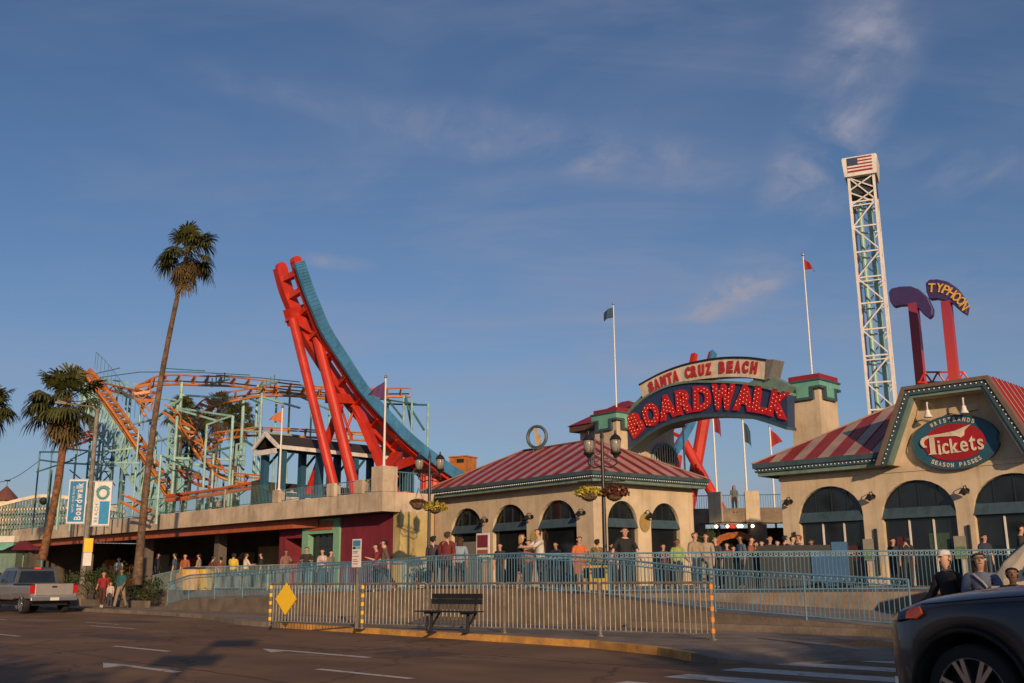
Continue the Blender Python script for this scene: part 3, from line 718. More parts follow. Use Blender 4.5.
def pole_flag(name,label,X,Y,z0,z1,fc,fl,fh,side=1,style='flag',r=.045,group='flags on tall poles',droop=.4,cat='flagpole'):
    t=thing(name,label,cat,(X,Y,z0),0,group); H=z1-z0
    m=MB(); m.tube((0,0,0),(0,0,H),r,r*.6,10); m.lathe([(.10,0),(.10,.06),(.05,.10)],(0,0,0),12); m.build('pole',M['whitepole'],t,smooth=False)
    m=MB(); m.ball((0,0,H+.06),.08,10); m.build('finial',M['galv'],t)
    # waving cloth with thickness
    nx,nz_=12,6; vs=[];
    for s_ in (0,.01):
        for i in range(nx+1):
            for j in range(nz_+1):
                a=i/nx; b=j/nz_
                if style=='pennant': zz=(b-.5)*fh*(1-a*.95)
                else: zz=(b-.5)*fh*(1-.15*a)
                x=side*a*fl*(1-.15*math.sin(a*5)*.3); y=.16*math.sin(a*7+b*1.2)*a+s_; z=H-.15-fh/2+zz-droop*a*a*fl
                vs.append((x+side*.03,y,z))
    K=(nx+1)*(nz_+1); fs=[]
    for i in range(nx):
        for j in range(nz_):
            p=i*(nz_+1)+j; q=p+nz_+1; fs.append((p,q,q+1,p+1)); fs.append((K+p+1,K+q+1,K+q,K+p))
    m=MB(); m.add(vs,fs); m.build('flag',fc,t,smooth=True); return t
F_RED=mat('red_flag_cloth',(.28,.015,.025),.8); F_BLUE=mat('blue_flag_cloth',(.03,.07,.13),.8); F_PUR=mat('purple_flag_cloth',(.09,.03,.12),.8); F_ORA=mat('orange_flag_cloth',(.50,.16,.06),.8); F_MAR=mat('maroon_flag_cloth',(.22,.02,.05),.8)
# ================================================================= ticket building (right)
RED=(.27,.032,.034); PALE=(.36,.27,.22)
t=frthing('ticket_building','tan stucco ticket building with three dark arches and a striped red roof','building',RBF)
AR=[(-.2,2.9,2.85,4.1),(3.55,2.95,2.85,4.1),(7.2,3.0,2.85,4.1),(10.9,3.0,2.85,4.1)]
m=MB(); wall_with_arches(m,-2.45,13.4,4.9,AR,0,.26)
m.box(-2.45,-2.0,.26,9,0,4.9); m.box(12.9,13.4,.26,9,0,4.9); m.box(-2.0,12.9,8.5,9,0,4.9)
# gable front wall
gp=[(2.75,4.9),(4.0,7.3),(6.98,7.3),(8.2,4.9)]
m.prism(gp,.002,.4); m.build('wall',M['wall'],t)
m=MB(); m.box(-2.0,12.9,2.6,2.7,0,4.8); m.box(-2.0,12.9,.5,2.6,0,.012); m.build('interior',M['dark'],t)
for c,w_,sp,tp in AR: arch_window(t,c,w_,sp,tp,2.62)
# things behind the glass: posters and counters
m=MB(); 
for (a,b,z0,z1,k) in ((3.8,4.6,1.2,2.0,0),(.3,.9,1.0,1.6,1),(7.6,8.5,1.3,2.1,0),(2.5,2.9,1.2,1.9,1)): m.cm=k; m.box(a,b,.19,.215,z0,z1)
m.build('poster',[mat('dim_green_poster',(.05,.09,.06),.5),mat('dim_red_poster',(.10,.02,.02),.5),mat('dim_blue_poster',(.05,.09,.12),.5)],t)
for u in (-2.1,1.65,5.42,9.1): sconce(t,u+.12,3.55)
m=MB()
for u in (-1.9,1.75,5.45): m.box(u-.05,u+.05,-.10,-.01,.4,2.25)
m.build('downpipe',M['frame'],t)
for u in (1.42,5.1):
    m=MB(); m.box(u-.26,u+.2,-.05,-.003,1.0,1.85); bb=m.build('notice_board',mat('grey_notice',(.30,.28,.22),.6),t)
    m=MB(); m.box(u-.22,u+.16,-.057,-.052,1.05,1.45); m.build('print',mat('leaf_print',(.10,.22,.06),.6),bb)
m=MB(); m.box(-2.5,13.4,-.04,-.002,4.45,4.62); m.build('band',M['wall'],t)
hip_roof(t,-3.35,2.95,-.75,9.8,5.22,2.95,1.15,RED,PALE,offx=-.35,right=False)
fascia(t,[(-3.35,-.75),(2.9,-.75),(2.9,9.8),(-3.35,9.8)],4.68,5.24,bulbs=(0,3))
hip_roof(t,8.3,17,-.75,9.8,5.22,2.95,1.15,RED,PALE,right=True,left=False)
fascia(t,[(8.35,-.75),(17,-.75),(17,9.8),(8.35,9.8)],4.68,5.24,bulbs=(0,1))
# gable roof block: front trim ring and roof slopes running back
go=[(2.42,4.68),(3.80,7.70),(7.12,7.70),(8.62,4.68)]; gi=[(3.02,4.68),(4.16,7.22),(6.80,7.22),(7.98,4.68)]
def openring(m,o_,i_,y0,y1):
    n=len(o_); vs=[(a,y0,b) for a,b in o_]+[(a,y0,b) for a,b in i_]+[(a,y1,b) for a,b in o_]+[(a,y1,b) for a,b in i_]; fs=[]
    for k in range(n-1):
        j=k+1; fs+=[(k,j,n+j,n+k),(2*n+j,2*n+k,3*n+k,3*n+j),(k,2*n+k,2*n+j,j),(n+k,n+j,3*n+j,3*n+k)]
    fs+=[(0,n,3*n,2*n),(n-1,3*n-1,4*n-1,2*n-1)]; m.add(vs,fs)
def lerp2(a,b,t_): return [(p[0]+(q[0]-p[0])*t_,p[1]+(q[1]-p[1])*t_) for p,q in zip(a,b)]
m=MB(); openring(m,lerp2(go,gi,.0),lerp2(go,gi,.30),-1.05,-.75); m.build('gable_cornice',mat('grey_brown_cornice',(.16,.115,.085),.7),t)
m=MB(); openring(m,lerp2(go,gi,.30),lerp2(go,gi,.75),-.98,-.3); m.build('gable_trim',M['teal_trim'],t)
m=MB(); openring(m,lerp2(go,gi,.75),lerp2(go,gi,1.0),-.9,-.68); m.build('gable_moulding',M['green_trim'],t)
m=MB(); openring(m,lerp2(go,gi,.70),lerp2(go,gi,1.0),-.678,.0); m.build('gable_soffit',M['wall'],t)
m=MB(); bl=lerp2(go,gi,.48)
for a,b in zip(bl,bl[1:]):
    L=math.hypot(b[0]-a[0],b[1]-a[1]); k=int(L/.19)
    for j in range(k): m.ball((a[0]+(b[0]-a[0])*(j+.5)/k,-1.0,a[1]+(b[1]-a[1])*(j+.5)/k),.028,6)
m.build('bulb_row',M['bulb'],t)
m=MB(); gs=stripes('gable_roof_stripes',1,.62,(.40,.03,.03),(.42,.33,.27),.5,.1)
a,b,c,d=go
m.add([(a[0],-.8,a[1]),(b[0],-.8,b[1]-.02),(b[0],9.5,b[1]-.02),(a[0],9.5,a[1])],[(0,1,2,3)]); m.add([(c[0],-.8,c[1]-.02),(d[0],-.8,d[1]),(d[0],9.5,d[1]),(c[0],9.5,c[1]-.02)],[(0,1,2,3)])
m.add([(b[0],-.8,b[1]-.02),(c[0],-.8,c[1]-.02),(c[0],9.5,c[1]-.02),(b[0],9.5,b[1]-.02)],[(0,1,2,3)])
m.build('gable_roof',gs,t)
m=MB(); y=-.5
while y<9.4: m.beam((c[0],y,c[1]+.01),(d[0],y,d[1]+.01),.04,.05); y+=.31
m.build('gable_seam',M['red_cap'],t)
# oval sign
st=frthing('oval_sign','oval teal and red lettered sign on the gable of the ticket building','sign',RBF,5.33,-.02,5.42)
def ell(a,b,n=48): return [(a*math.cos(2*math.pi*i/n),b*math.sin(2*math.pi*i/n)) for i in range(n)]
m=MB(); A_,B_=1.68,1.06
op=[]
for x,z in ell(A_,B_,72):
    k=1.0
    if abs(x)>A_*.985 : k=.95
    op.append((x*k,z))
m.prism(op,-.22,0); m.build('sign_board',mat('sign_teal',(.022,.10,.16),.5,scale=2),st)
m=MB(); m.path([(x*1.0,-.22,z) for x,z in ell(A_-.02,B_-.02,60)],.03,5,closed=True); m.build('rim',M['teal_trim'],st)
m=MB(); m.prism([(x,z+.0) for x,z in ell(1.18,.72,56)],-.26,-.221); m.build('sign_centre',mat('sign_red',(.36,.012,.02),.5,scale=2),st)
m=MB()
def arc_text(m,txt,a,b,h,t0,t1,y0,y1,top=True,bold=.02,w_=None):
    n=len(txt)
    for i,c in enumerate(txt):
        if c==' ': continue
        f=(i+.5)/n; th=t0+(t1-t0)*f
        x=a*math.cos(th); z=b*math.sin(th); dx=-a*math.sin(th); dz=b*math.cos(th)
        if top: dx,dz=-dx,-dz
        ww_=(w_ or h*.62)*(.45 if c=='I' else 1); put_glyph(m,c,x,z,ww_,h,math.atan2(dz,dx),y0,y1,bold)
arc_text(m,'WRISTBANDS',1.42,.885,.17,R(128),R(52),-.235,-.221)
arc_text(m,'SEASON PASSES',1.42,.885,.17,R(228),R(312),-.235,-.221,top=False)
# Tickets lettering: swash T then serif-like lowercase
sw=[(-1.28,.02),(-1.30,.12),(-1.22,.25),(-1.02,.33),(-.5,.36),(.1,.42),(.72,.62),(.45,.40),(.42,.22),(.30,.14),(.12,.22),(-.5,.25),(-.95,.24),(-1.10,.18),(-1.17,.08),(-1.15,-.02),(-1.08,-.06),(-1.06,-.12),(-1.18,-.12)]
m.prism(sw,-.30,-.262)
m.prism([(-.93,.26),(-.74,.26),(-.74,-.36),(-.66,-.42),(-1.02,-.42),(-.93,-.36)],-.301,-.263)
text_line(m,'ickets',.24,-.14,1.72,.56,-.30,-.262,ang=R(2),bold=.012,gap=.10)
for (x,z,w_) in ((-.52,-.40,.2),(-.02,-.40,.16),(.18,-.40,.16)): m.box(x-w_/2,x+w_/2,-.299,-.264,z-.015,z+.02)
m.build('lettering',M['cream'],st)
# gooseneck floodlights over the sign
for k,u in enumerate((4.55,5.95)):
    l=frthing('sign_floodlight','white bell floodlight over the oval sign, '+('left one' if k==0 else 'right one'),'lamp',RBF,u,0,6.62,'floodlights above the oval sign')
    m=MB(); m.tube((0,-.55,0),(0,-.55,.42),.03,n=6); m.path([(0,0,.25),(0,-.2,.38),(0,-.45,.42),(0,-.55,.42)],.025,6); m.build('arm',M['white'],l)
    m=MB(); m.lathe([(.04,.12),(.08,.07),(.10,-.05),(.165,-.17),(.17,-.20),(.15,-.20)],(0,-.55,.02),14); m.build('shade',M['white'],l,smooth=True)
m=MB(); m.path([(3.7,-.03,6.38),(4.1,-.05,6.46),(4.4,-.05,6.36),(4.8,-.05,6.44),(5.2,-.05,6.58),(5.6,-.05,6.46),(6.0,-.05,6.56),(6.3,-.05,6.6)],.014,5)
m.build('cable',M['black'],t)
# right gate pillar
v=3.6
pu0,pu1=RBF.px(792,420,v)[0],RBF.px(821,420,v)[0]; pv1=v+1.75
ztop=RBF.px(821,385,v)[1]; zc1=RBF.px(821,378,v)[1]
t=frthing('gate_pillar','tan stucco gate pillar with mint crown rising from the ticket building roof','pillar',RBF)
m=MB(); m.box(pu0,pu1,v,pv1,0,zc1-.3); m.build('shaft',M['wall'],t)
crown(t,pu0,pu1,v,pv1,zc1-.62,zc1,cap=.25)
fx,fy,fz_=RBF.world((pu0+pu1)/2,v+.9,zc1+.25)
fp=at(805,256,fy)
pole_flag('flagpole','white pole with a small red flag standing on the ticket building pillar',fx,fy,fz_,fp[2],F_RED,.5,.6,1,droop=.7,style='pennant')
# ================================================================= middle building
t=frthing('arcade_building','tan stucco corner building with arched openings and a pink and red striped hip roof','building',MBF)
MA=[(-9.9,2.75,2.9,4.08),(-6.22,2.75,2.9,4.07),(-2.54,2.75,2.9,4.06)]
m=MB(); wall_with_arches(m,-12.9,0,4.85,MA,0,.28)
# right face built in its own axes then turned 90 degrees
TR=Matrix.Rotation(R(90),4,'Z')
k0=len(m.v); MA2=[(1.9,2.0,2.85,3.95),(4.85,2.05,2.85,3.95)]
wall_with_arches(m,.281,6.95,4.85,MA2,0,.28); m.xf(TR,k0)
m.box(-12.9,-12.4,.28,6.9,0,4.85); m.box(-12.4,-.5,6.5,6.95,0,4.85); m.build('wall',M['wall'],t)
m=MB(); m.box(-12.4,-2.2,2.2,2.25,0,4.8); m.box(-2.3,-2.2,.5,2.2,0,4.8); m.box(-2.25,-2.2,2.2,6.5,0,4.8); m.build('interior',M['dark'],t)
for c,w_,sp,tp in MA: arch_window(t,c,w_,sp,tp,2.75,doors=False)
for c,w_,sp,tp in MA2: arch_window(t,c,w_,sp,tp,2.70,swap=TR,doors=False)
for u in (-8.05,-4.38,-.6): sconce(t,u,3.35)
sconce(t,3.4,3.35,TR)
m=MB(); m.cm=0; m.box(-11.3,-8.55,.14,.2,0,2.3); m.build('roller_shutter',mat('grey_shutter',(.20,.19,.18),.6),t)
m=MB(); m.prism([(x,z+.0) for x,z in ell(.33,.36,20)],-.06,-.003); m.xf(Matrix.Translation((-4.15,0,2.35))); m.build('round_sign',mat('mustard_sign',(.50,.36,.10),.6),t)
m=MB(); m.prism(ell(.34,.44,20),-.07,-.003); m.xf(TR@Matrix.Translation((3.35,0,2.95))); m.build('oval_plaque',mat('brown_plaque',(.36,.25,.09),.6),t)
hip_roof(t,-13.15,.78,-.75,7.4,5.18,2.15,1.0,(.17,.025,.028),(.43,.235,.20),duty=.40,rib=.06,step=1.0)
fascia(t,[(-13.15,-.75),(.78,-.75),(.78,7.4),(-13.15,7.4)],4.72,5.2,bulbs=(0,1),bp=.15)
# tower block and pillar behind it
t=frthing('gate_tower','square tan tower with dark red hip roof and arched louvre behind the arcade roof','tower',MBF)
fv=7.9
bu0=MBF.px(580,430,fv)[0]; bu1=MBF.px(637,430,fv)[0]; tz=MBF.px(600,423,fv)[1]
bw=bu1-bu0
TV=fv+.5
# right wall reaches px 673
for _ in range(40):
    q=proj(*MBF.world(bu1,TV,8)); 
    if q[0]<673: TV+=.12
    else: break
m=MB(); m.box(bu0,bu1,fv,TV,0,tz); m.build('wall',M['wall'],t)
m=MB(); o_=.55; zc=tz
cu,cv=(bu0+bu1)/2,(fv+TV)/2
m.add([(bu0-o_,fv-o_,zc),(bu1+o_,fv-o_,zc),(bu1+o_,TV+o_,zc),(bu0-o_,TV+o_,zc),(cu-.3,cv,zc+1.35),(cu+.3,cv,zc+1.35)],[(0,1,5,4),(1,2,5),(2,3,4,5),(3,0,4),(3,2,1,0)])
m.build('roof',M['red_cap'],t)
m=MB(); m.box(bu0-o_+.1,bu1+o_-.1,fv-o_+.1,TV+o_-.1,zc-.35,zc-.01); m.build('eave',mat('brown_eave',(.12,.06,.04),.6),t)
m=MB(); ty=(fv+TV)/2+.6; lz=tz-2.4
ap=arch_pts(0,1.9,0,.95); m.prism([(a,b) for a,b in ap],-.05,-.002); 
mx=Matrix.Translation((bu1,ty,lz))@TR; m.xf(mx); lv=m.build('louvre_window',M['dark'],t)
m=MB(); m.path([(a,-.06,b) for a,b in arch_pts(0,2.05,0,1.02)],.11,6); m.xf(mx); m.build('surround',mat('grey_blue_surround',(.20,.27,.28),.6),lv)
m=MB()
for i in range(-4,5):
    h=.95*math.sqrt(max(0,1-(i*.2/.95)**2)); m.box(i*.2-.03,i*.2+.03,-.09,-.052,0,h)
m.xf(mx); m.build('slat',M['wall'],lv)
t=frthing('gate_pillar','tan stucco gate pillar with mint crown beside the red roofed tower','pillar',MBF)
v=6.0
pu0,pu1=MBF.px(595,440,v)[0],MBF.px(617,440,v)[0]; zc1=MBF.px(617,411,v)[1]
m=MB(); m.box(pu0,pu1,v,v+1.75,0,zc1-.3); m.build('shaft',M['wall'],t)
crown(t,pu0,pu1,v,v+1.75,zc1-.65,zc1,cap=.22)
fx,fy,fz_=MBF.world((pu0+pu1)/2,v+.9,zc1+.22); fp=at(612,305,fy)
pole_flag('flagpole','white pole with a limp dark blue flag on the left gate pillar',fx,fy,fz_,fp[2],F_BLUE,.5,.6,-1,droop=.5)
# round neon emblem on the ridge
ex=MBF.world(-7.2,3.5,0); r_=thing('roof_emblem','round wreath emblem with a golden lightning shape on the striped roof ridge','emblem',(ex[0],ex[1],PZ+7.5),R(-30))
zc=at(537,437,ex[1])
r_.location=(zc[0],ex[1],zc[2]-.72)
m=MB(); m.torus((0,0,.72),.58,.09,'y',32,6); m.build('ring',M['teal_trim'],r_)
m=MB()
for i in range(36): a=2*math.pi*i/36; m.ball((.66*math.cos(a),-.04,.72+.66*math.sin(a)),.03,6)
m.build('bulb_row',M['green_trim'],r_)
m=MB(); m.prism([(-.22,.48),(-.05,.12),(-.12,.06),(.02,-.38),(.10,-.52),(.24,-.32),(.16,-.02),(.22,.06),(.06,.16),(-.06,.5)],-.05,.05); m.xf(Matrix.Translation((0,0,.72))); m.build('bolt_figure',mat('gold_figure',(.55,.34,.12),.5),r_)
m=MB(); m.tube((0,.1,0),(0,.1,-.6),.04); m.tube((-.3,.1,.2),(-.3,.1,-.6),.03); m.tube((.3,.1,.2),(.3,.1,-.6),.03); m.build('bracket',M['galv'],r_)
# orange roof box
p=at(463,472,62); t=thing('orange_box','plain orange metal box standing behind the left end of the striped roof','box',(p[0],p[1],PZ),R(-30))
h=at(463,458,62)[2]-PZ
m=MB(); m.box(-.6,.6,-.6,.6,h-1.1,h); m.build('body',M['orange'],t); 
m=MB(); m.box(-.66,.66,-.66,.66,h-.001,h+.07); m.build('lid',M['orange'],t); m=MB(); m.box(-.45,.45,-.45,.45,0,h-1.1); m.build('shaft',M['concrete'],t)
m=MB(); m.box(-.05,.45,-.63,-.602,h-.35,h-.12); m.build('opening',M['dark'],t)
# ================================================================= gate sign
t=frthing('gate_sign','arched entrance sign with big red bulb letters spanning the two pillars','sign',GT)
def smooth_curve(pts,n):
    # Catmull-Rom through 2D points
    P_=[pts[0]]+list(pts)+[pts[-1]]; out=[]
    for i in range(n+1):
        f=i/n*(len(pts)-1); k=min(int(f),len(pts)-2); s_=f-k; p0,p1,p2,p3=P_[k:k+4]
        out.append(tuple(.5*((2*p1[j])+(-p0[j]+p2[j])*s_+(2*p0[j]-5*p1[j]+4*p2[j]-p3[j])*s_*s_+(-p0[j]+3*p1[j]-3*p2[j]+p3[j])*s_**3) for j in range(2)))
    return out
def band(m,top,bot,y0,y1):
    n=len(top); vs=[(a,y0,b) for a,b in top]+[(a,y0,b) for a,b in bot]+[(a,y1,b) for a,b in top]+[(a,y1,b) for a,b in bot]; fs=[]
    for k in range(n-1):
        j=k+1; fs+=[(k,j,n+j,n+k),(2*n+j,2*n+k,3*n+k,3*n+j),(k,2*n+k,2*n+j,j),(n+k,n+j,3*n+j,3*n+k)]
    fs+=[(0,n,3*n,2*n),(n-1,3*n-1,4*n-1,2*n-1)]; m.add(vs,fs)
btop=smooth_curve([(-10.45,9.65),(-9.0,10.52),(-7.42,10.98),(-5.9,11.05),(-4.32,10.85),(-2.9,10.6),(-1.61,10.28),(0.2,9.62)],40)
bbot=smooth_curve([(-10.15,8.0),(-8.7,8.72),(-7.27,9.16),(-5.8,9.3),(-4.42,9.27),(-3.0,9.08),(-1.72,8.82),(0.1,8.1)],40)
m=MB(); band(m,btop,bbot,-.30,.30); m.build('letter_panel',M['navy'],t)
m=MB(); band(m,[(a,b+.12) for a,b in btop],btop,-.42,.42); m.build('upper_moulding',M['green_trim'],t)
m=MB(); band(m,bbot,[(a,b-.16) for a,b in bbot],-.42,.42); 
m.build('lower_moulding',M['teal_trim'],t)
m=MB(); m.prism([(-10.6,8.0),(-10.1,8.0),(-10.2,7.4),(-10.9,7.0)],-.3,.3); m.prism([(-10.75,9.7),(-10.3,9.7),(-10.2,8.1),(-10.55,8.1)],-.38,.38); m.build('end_scroll',M['green_trim'],t)
LT=[('B',-9.50,9.36,1.02,31),('O',-8.40,9.72,1.04,20),('A',-7.27,9.98,1.18,10),('R',-6.12,10.12,1.06,3),('D',-5.00,10.12,1.06,-3),('W',-3.72,10.02,1.40,-8),('A',-2.46,9.80,1.20,-12),('L',-1.50,9.56,.88,-15),('K',-.52,9.22,1.08,-19)]
for ch,u,z,w_,an in LT:
    u=-9.5+(u+9.5)*1.035; w_*=1.03; z-=.02*(u+9.5)/9
    m=MB(); put_glyph(m,ch,u,z,w_,1.32,R(an),-.42,-.302,.055); lt=m.build('letter',M['red_letter'],t)
    # bulbs sit on the strokes: keep grid points that fall inside the glyph outline
    me=lt.data; mb=MB(); ca,sa=math.cos(R(an)),math.sin(R(an))
    from mathutils.bvhtree import BVHTree
    bv=BVHTree.FromPolygons([v.co[:] for v in me.vertices],[tuple(p.vertices) for p in me.polygons])
    for i in range(-4,5):
        for j in range(-4,5):
            a=i*.20; b=j*.20+(.10 if i%2 else 0)
            if abs(a)>w_/2-.05 or abs(b)>.58: continue
            x=u+a*ca-b*sa; zz=z+a*sa+b*ca
            h=bv.ray_cast(Vector((x,-2,zz)),Vector((0,1,0)),3)
            if h[0] is not None and h[0].y<-.35: mb.ball((x,-.435,zz),.0165,6)
    mb.build('bulbs',M['rbulb'],lt)
stop=smooth_curve([(-9.10,11.42),(-7.6,11.80),(-6.1,12.00),(-4.7,12.03),(-3.3,11.95),(-1.9,11.72),(-.80,11.42)],30)
sbot=smooth_curve([(-8.90,10.68),(-7.5,11.0),(-6.2,11.15),(-4.8,11.12),(-3.3,11.0),(-2.0,10.78),(-.95,10.5)],30)
m=MB(); band(m,stop,sbot,-.36,.36); m.build('name_panel',M['cream'],t)
m=MB(); band(m,[(a,b+.07) for a,b in stop],[(a,b-.02) for a,b in stop],-.42,.40); m.build('name_panel_edge',M['black'],t)
m=MB(); m.prism([(-.96,10.44),(-.70,10.5),(-.36,11.40),(-.81,11.46)],-.38,.5); m.build('panel_return',mat('grey_return',(.16,.16,.15),.6),t)
m=MB(); m.prism([(-2.2,10.46),(-1.0,10.2),(.1,9.78),(.35,10.0),(-.4,10.5),(-1.1,10.78)],-.25,.3); m.prism([(-10.4,9.8),(-9.0,10.62),(-9.0,10.9),(-9.6,10.55),(-10.5,9.95)],-.25,.3); m.build('shoulder',M['green_trim'],t)
nm='SANTA CRUZ BEACH'; m=MB()
xs=[-8.40,-7.98,-7.52,-7.08,-6.66,None,-5.83,-5.40,-4.93,-4.47,None,-3.62,-3.12,-2.65,-2.18,-1.68]
cen=[((a[0]+b[0])/2,(a[1]+b[1])/2) for a,b in zip(stop,sbot)]
for c,x in zip(nm,xs):
    if x is None: continue
    k=min(range(len(cen)-1),key=lambda i:abs((cen[i][0]+cen[i+1][0])/2-x)); p_,q_=cen[k],cen[k+1]
    an=math.atan2(q_[1]-p_[1],q_[0]-p_[0]); z=p_[1]+(q_[1]-p_[1])*(x-p_[0])/(q_[0]-p_[0])
    put_glyph(m,c,x+.18,z,.35,.60,an,-.42,-.362,.06)
m.build('lettering',M['red_paint'],t)
m=MB(); 
for u in (-8.2,-2.0): m.tube((u,.3,9.5),(u,.3,11.3),.08)
m.box(-10.6,.1,.31,.5,9.2,9.5) if False else None
m.build('frame',M['galv'],t)
# ================================================================= elevated deck and arcade on the left
t=frthing('elevated_deck','long concrete deck with a pale parapet above the dark open arcade','deck',DK)
m=MB(); m.box(-44.9,0,0,.28,-.0,.86); m.box(-.28,0,.28,2.9,0,.86); m.build('parapet',M['deckconc'],t)
m=MB(); m.prism([(-44.8,.28),(-.3,.28),(-.3,2.9),(-3.2,5),(-12,12),(-24,22),(-24,45),(-44.8,45)],.05,.25,'xy'); m.build('deck_slab',M['concrete'],t)
m=MB()
for u in (-8.6,-3.9,-1.75): m.box(u-.28,u+.28,-.03,.33,.86,1.45); 
m.box(-.78,.03,-.03,.78,.86,1.95); m.build('parapet_pier',M['deckconc'],t)
def drail(a,b,v0=.14,h=.62,mt='blue_rail'):
    m=MB(); 
    m.tube((a,v0,.86+h),(b,v0,.86+h),.025,n=5); m.tube((a,v0,.93),(b,v0,.93),.02,n=5)
    k=int(abs(b-a)/.13)
    for j in range(k+1): x=a+(b-a)*j/k; m.tube((x,v0,.93),(x,v0,.86+h),.01,n=4,caps=False)
    m.build('railing',M[mt],t)
for a,b in ((-8.3,-4.2),(-3.6,-2.05),(-1.45,-.8)): drail(a,b,h=.58)
for i in range(7): drail(-8.9-i*5,-13.8-i*5,h=.95,mt='teal_dark')
m=MB()
for i in range(8): m.tube((-8.9-i*5,.14,.86),(-8.9-i*5,.14,1.85),.03,n=6)
m.build('railing_post',M['galv'],t)
m=MB(); 
for j in range(14): y=.9+j*.15; m.tube((-.14,y,.9),(-.14,y,1.75),.01,n=4)
m.tube((-.14,.8,1.75),(-.14,2.85,1.75),.025); m.build('railing',M['blue_rail'],t)
# rust red beam set back below the parapet
m=MB(); m.box(-44.7,-7.8,.5,.9,-.42,-.003); m.prism([(-7.8,.5),(-6.2,.9),(-7.8,.9)],-.42,-.003,'xy'); m.build('beam',M['orange_red'],t)
H=PZ-DK.o[2]
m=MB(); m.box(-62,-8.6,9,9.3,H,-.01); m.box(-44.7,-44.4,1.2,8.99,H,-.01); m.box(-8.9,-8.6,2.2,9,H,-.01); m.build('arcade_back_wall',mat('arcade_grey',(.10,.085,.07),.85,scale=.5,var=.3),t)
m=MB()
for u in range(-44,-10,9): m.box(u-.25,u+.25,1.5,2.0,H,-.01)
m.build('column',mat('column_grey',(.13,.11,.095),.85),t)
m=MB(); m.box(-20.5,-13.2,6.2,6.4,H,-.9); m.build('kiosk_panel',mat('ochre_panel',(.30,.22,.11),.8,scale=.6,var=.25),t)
uD=lambda px,v=1.0: DK.px(px,540,v)[0]
a0,a1,a2,a3,a4,a5=uD(276),uD(282),uD(302),uD(308),uD(333),uD(339)
m=MB(); m.box(a0,a1,1.2,6,H,-.01); m.box(a1,a2,1.2,1.5,-.85,-.01); m.box(a5,-.5,1.1,1.5,H,-.01); m.box(-.9,-.5,1.5,2.9,H,-.01); m.box(a1,a5,5.6,6,H,-.01)
m.build('maroon_wall',M['maroon'],t)
m=MB(); m.prism([(a1+.1,H),(a2-.1,H),(a2-.1,-1.15),(a1+.1,-.9)],2.2,2.3); m.build('cream_door',mat('cream_door',(.60,.48,.30),.7),t)
m=MB(); m.box(a2,a3,1.0,1.5,H,-.03); m.box(a4,a5,1.0,1.5,H,-.03); m.box(a3,a4,1.0,1.5,-.72,-.03); dw=m.build('doorway',mat('mint_doorway',(.20,.42,.28),.6),t)
m=MB(); m.box(a3+.05,a4-.05,.96,.998,-.56,-.16); m.build('sign_strip',M['orange_red'],dw)
m=MB(); m.box(a3,a4,1.35,1.38,H,-.72); gl=m.build('glass_door',M['glass'],dw)
m=MB()
for f in (0,.25,.5,.75,1): x=a3+.04+(a4-a3-.08)*f; m.box(x-.025,x+.025,1.30,1.348,H,-.72)
for z in (-.78,-1.3,-2.0): m.box(a3+.02,a4-.02,1.31,1.347,z-.03,z+.03)
m.build('frame',M['frame'],gl)
m=MB(); m.box(-.49,.0,1.0,2.9,H,-.003);m.build('yellow_wall',M['wall_yellow'],t)
# dark pieces of arcade interior: machines and shelves as individual cabinets
rnd=random.Random(3)
CABL=['red game cabinet nearest the maroon wall in the dark arcade','orange game cabinet just right of the ochre panel in the dark arcade','brown game cabinet just left of the ochre panel in the dark arcade','cream game cabinet second left of the ochre panel','blue game cabinet between a cream and a red one left of the ochre panel','red game cabinet in the arcade behind the yellow bins','orange game cabinet in the arcade right of the tall palm trunk','brown game cabinet in the arcade behind the tall palm trunk','cream game cabinet in the arcade left of the tall palm trunk','blue game cabinet in the arcade behind the dark bushes','red game cabinet in the arcade right of the street light pole','orange game cabinet in the arcade left of the street light pole','brown game cabinet in the arcade near the stout red lit palm trunk']
pal=[mat('cabinet_%s'%n,c,.6,emit=e) for n,c,e in (('red',(.30,.03,.02),0),('orange',(.42,.14,.03),0),('brown',(.10,.06,.04),0),('cream',(.40,.34,.26),0),('blue',(.04,.09,.15),0))]
for i,u in enumerate([-10.5,-12.2,-21.5,-23,-24.6,-26.3,-28.2,-30,-32,-34.5,-37,-40,-43]):
    p=DK.world(u,6.8-rnd.random()*2,0); c=thing('arcade_cabinet',CABL[i],'game cabinet',(p[0],p[1],PZ),R(DK.deg),'game cabinets in the arcade')
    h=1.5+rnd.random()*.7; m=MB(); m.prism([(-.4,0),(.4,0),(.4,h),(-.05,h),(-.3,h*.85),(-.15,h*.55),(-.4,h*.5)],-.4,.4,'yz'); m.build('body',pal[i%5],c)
    m=MB(); m.box(-.3,.3,-.33,-.27,h*.6,h*.83); m.build('screen',pal[(i+2)%5],c)
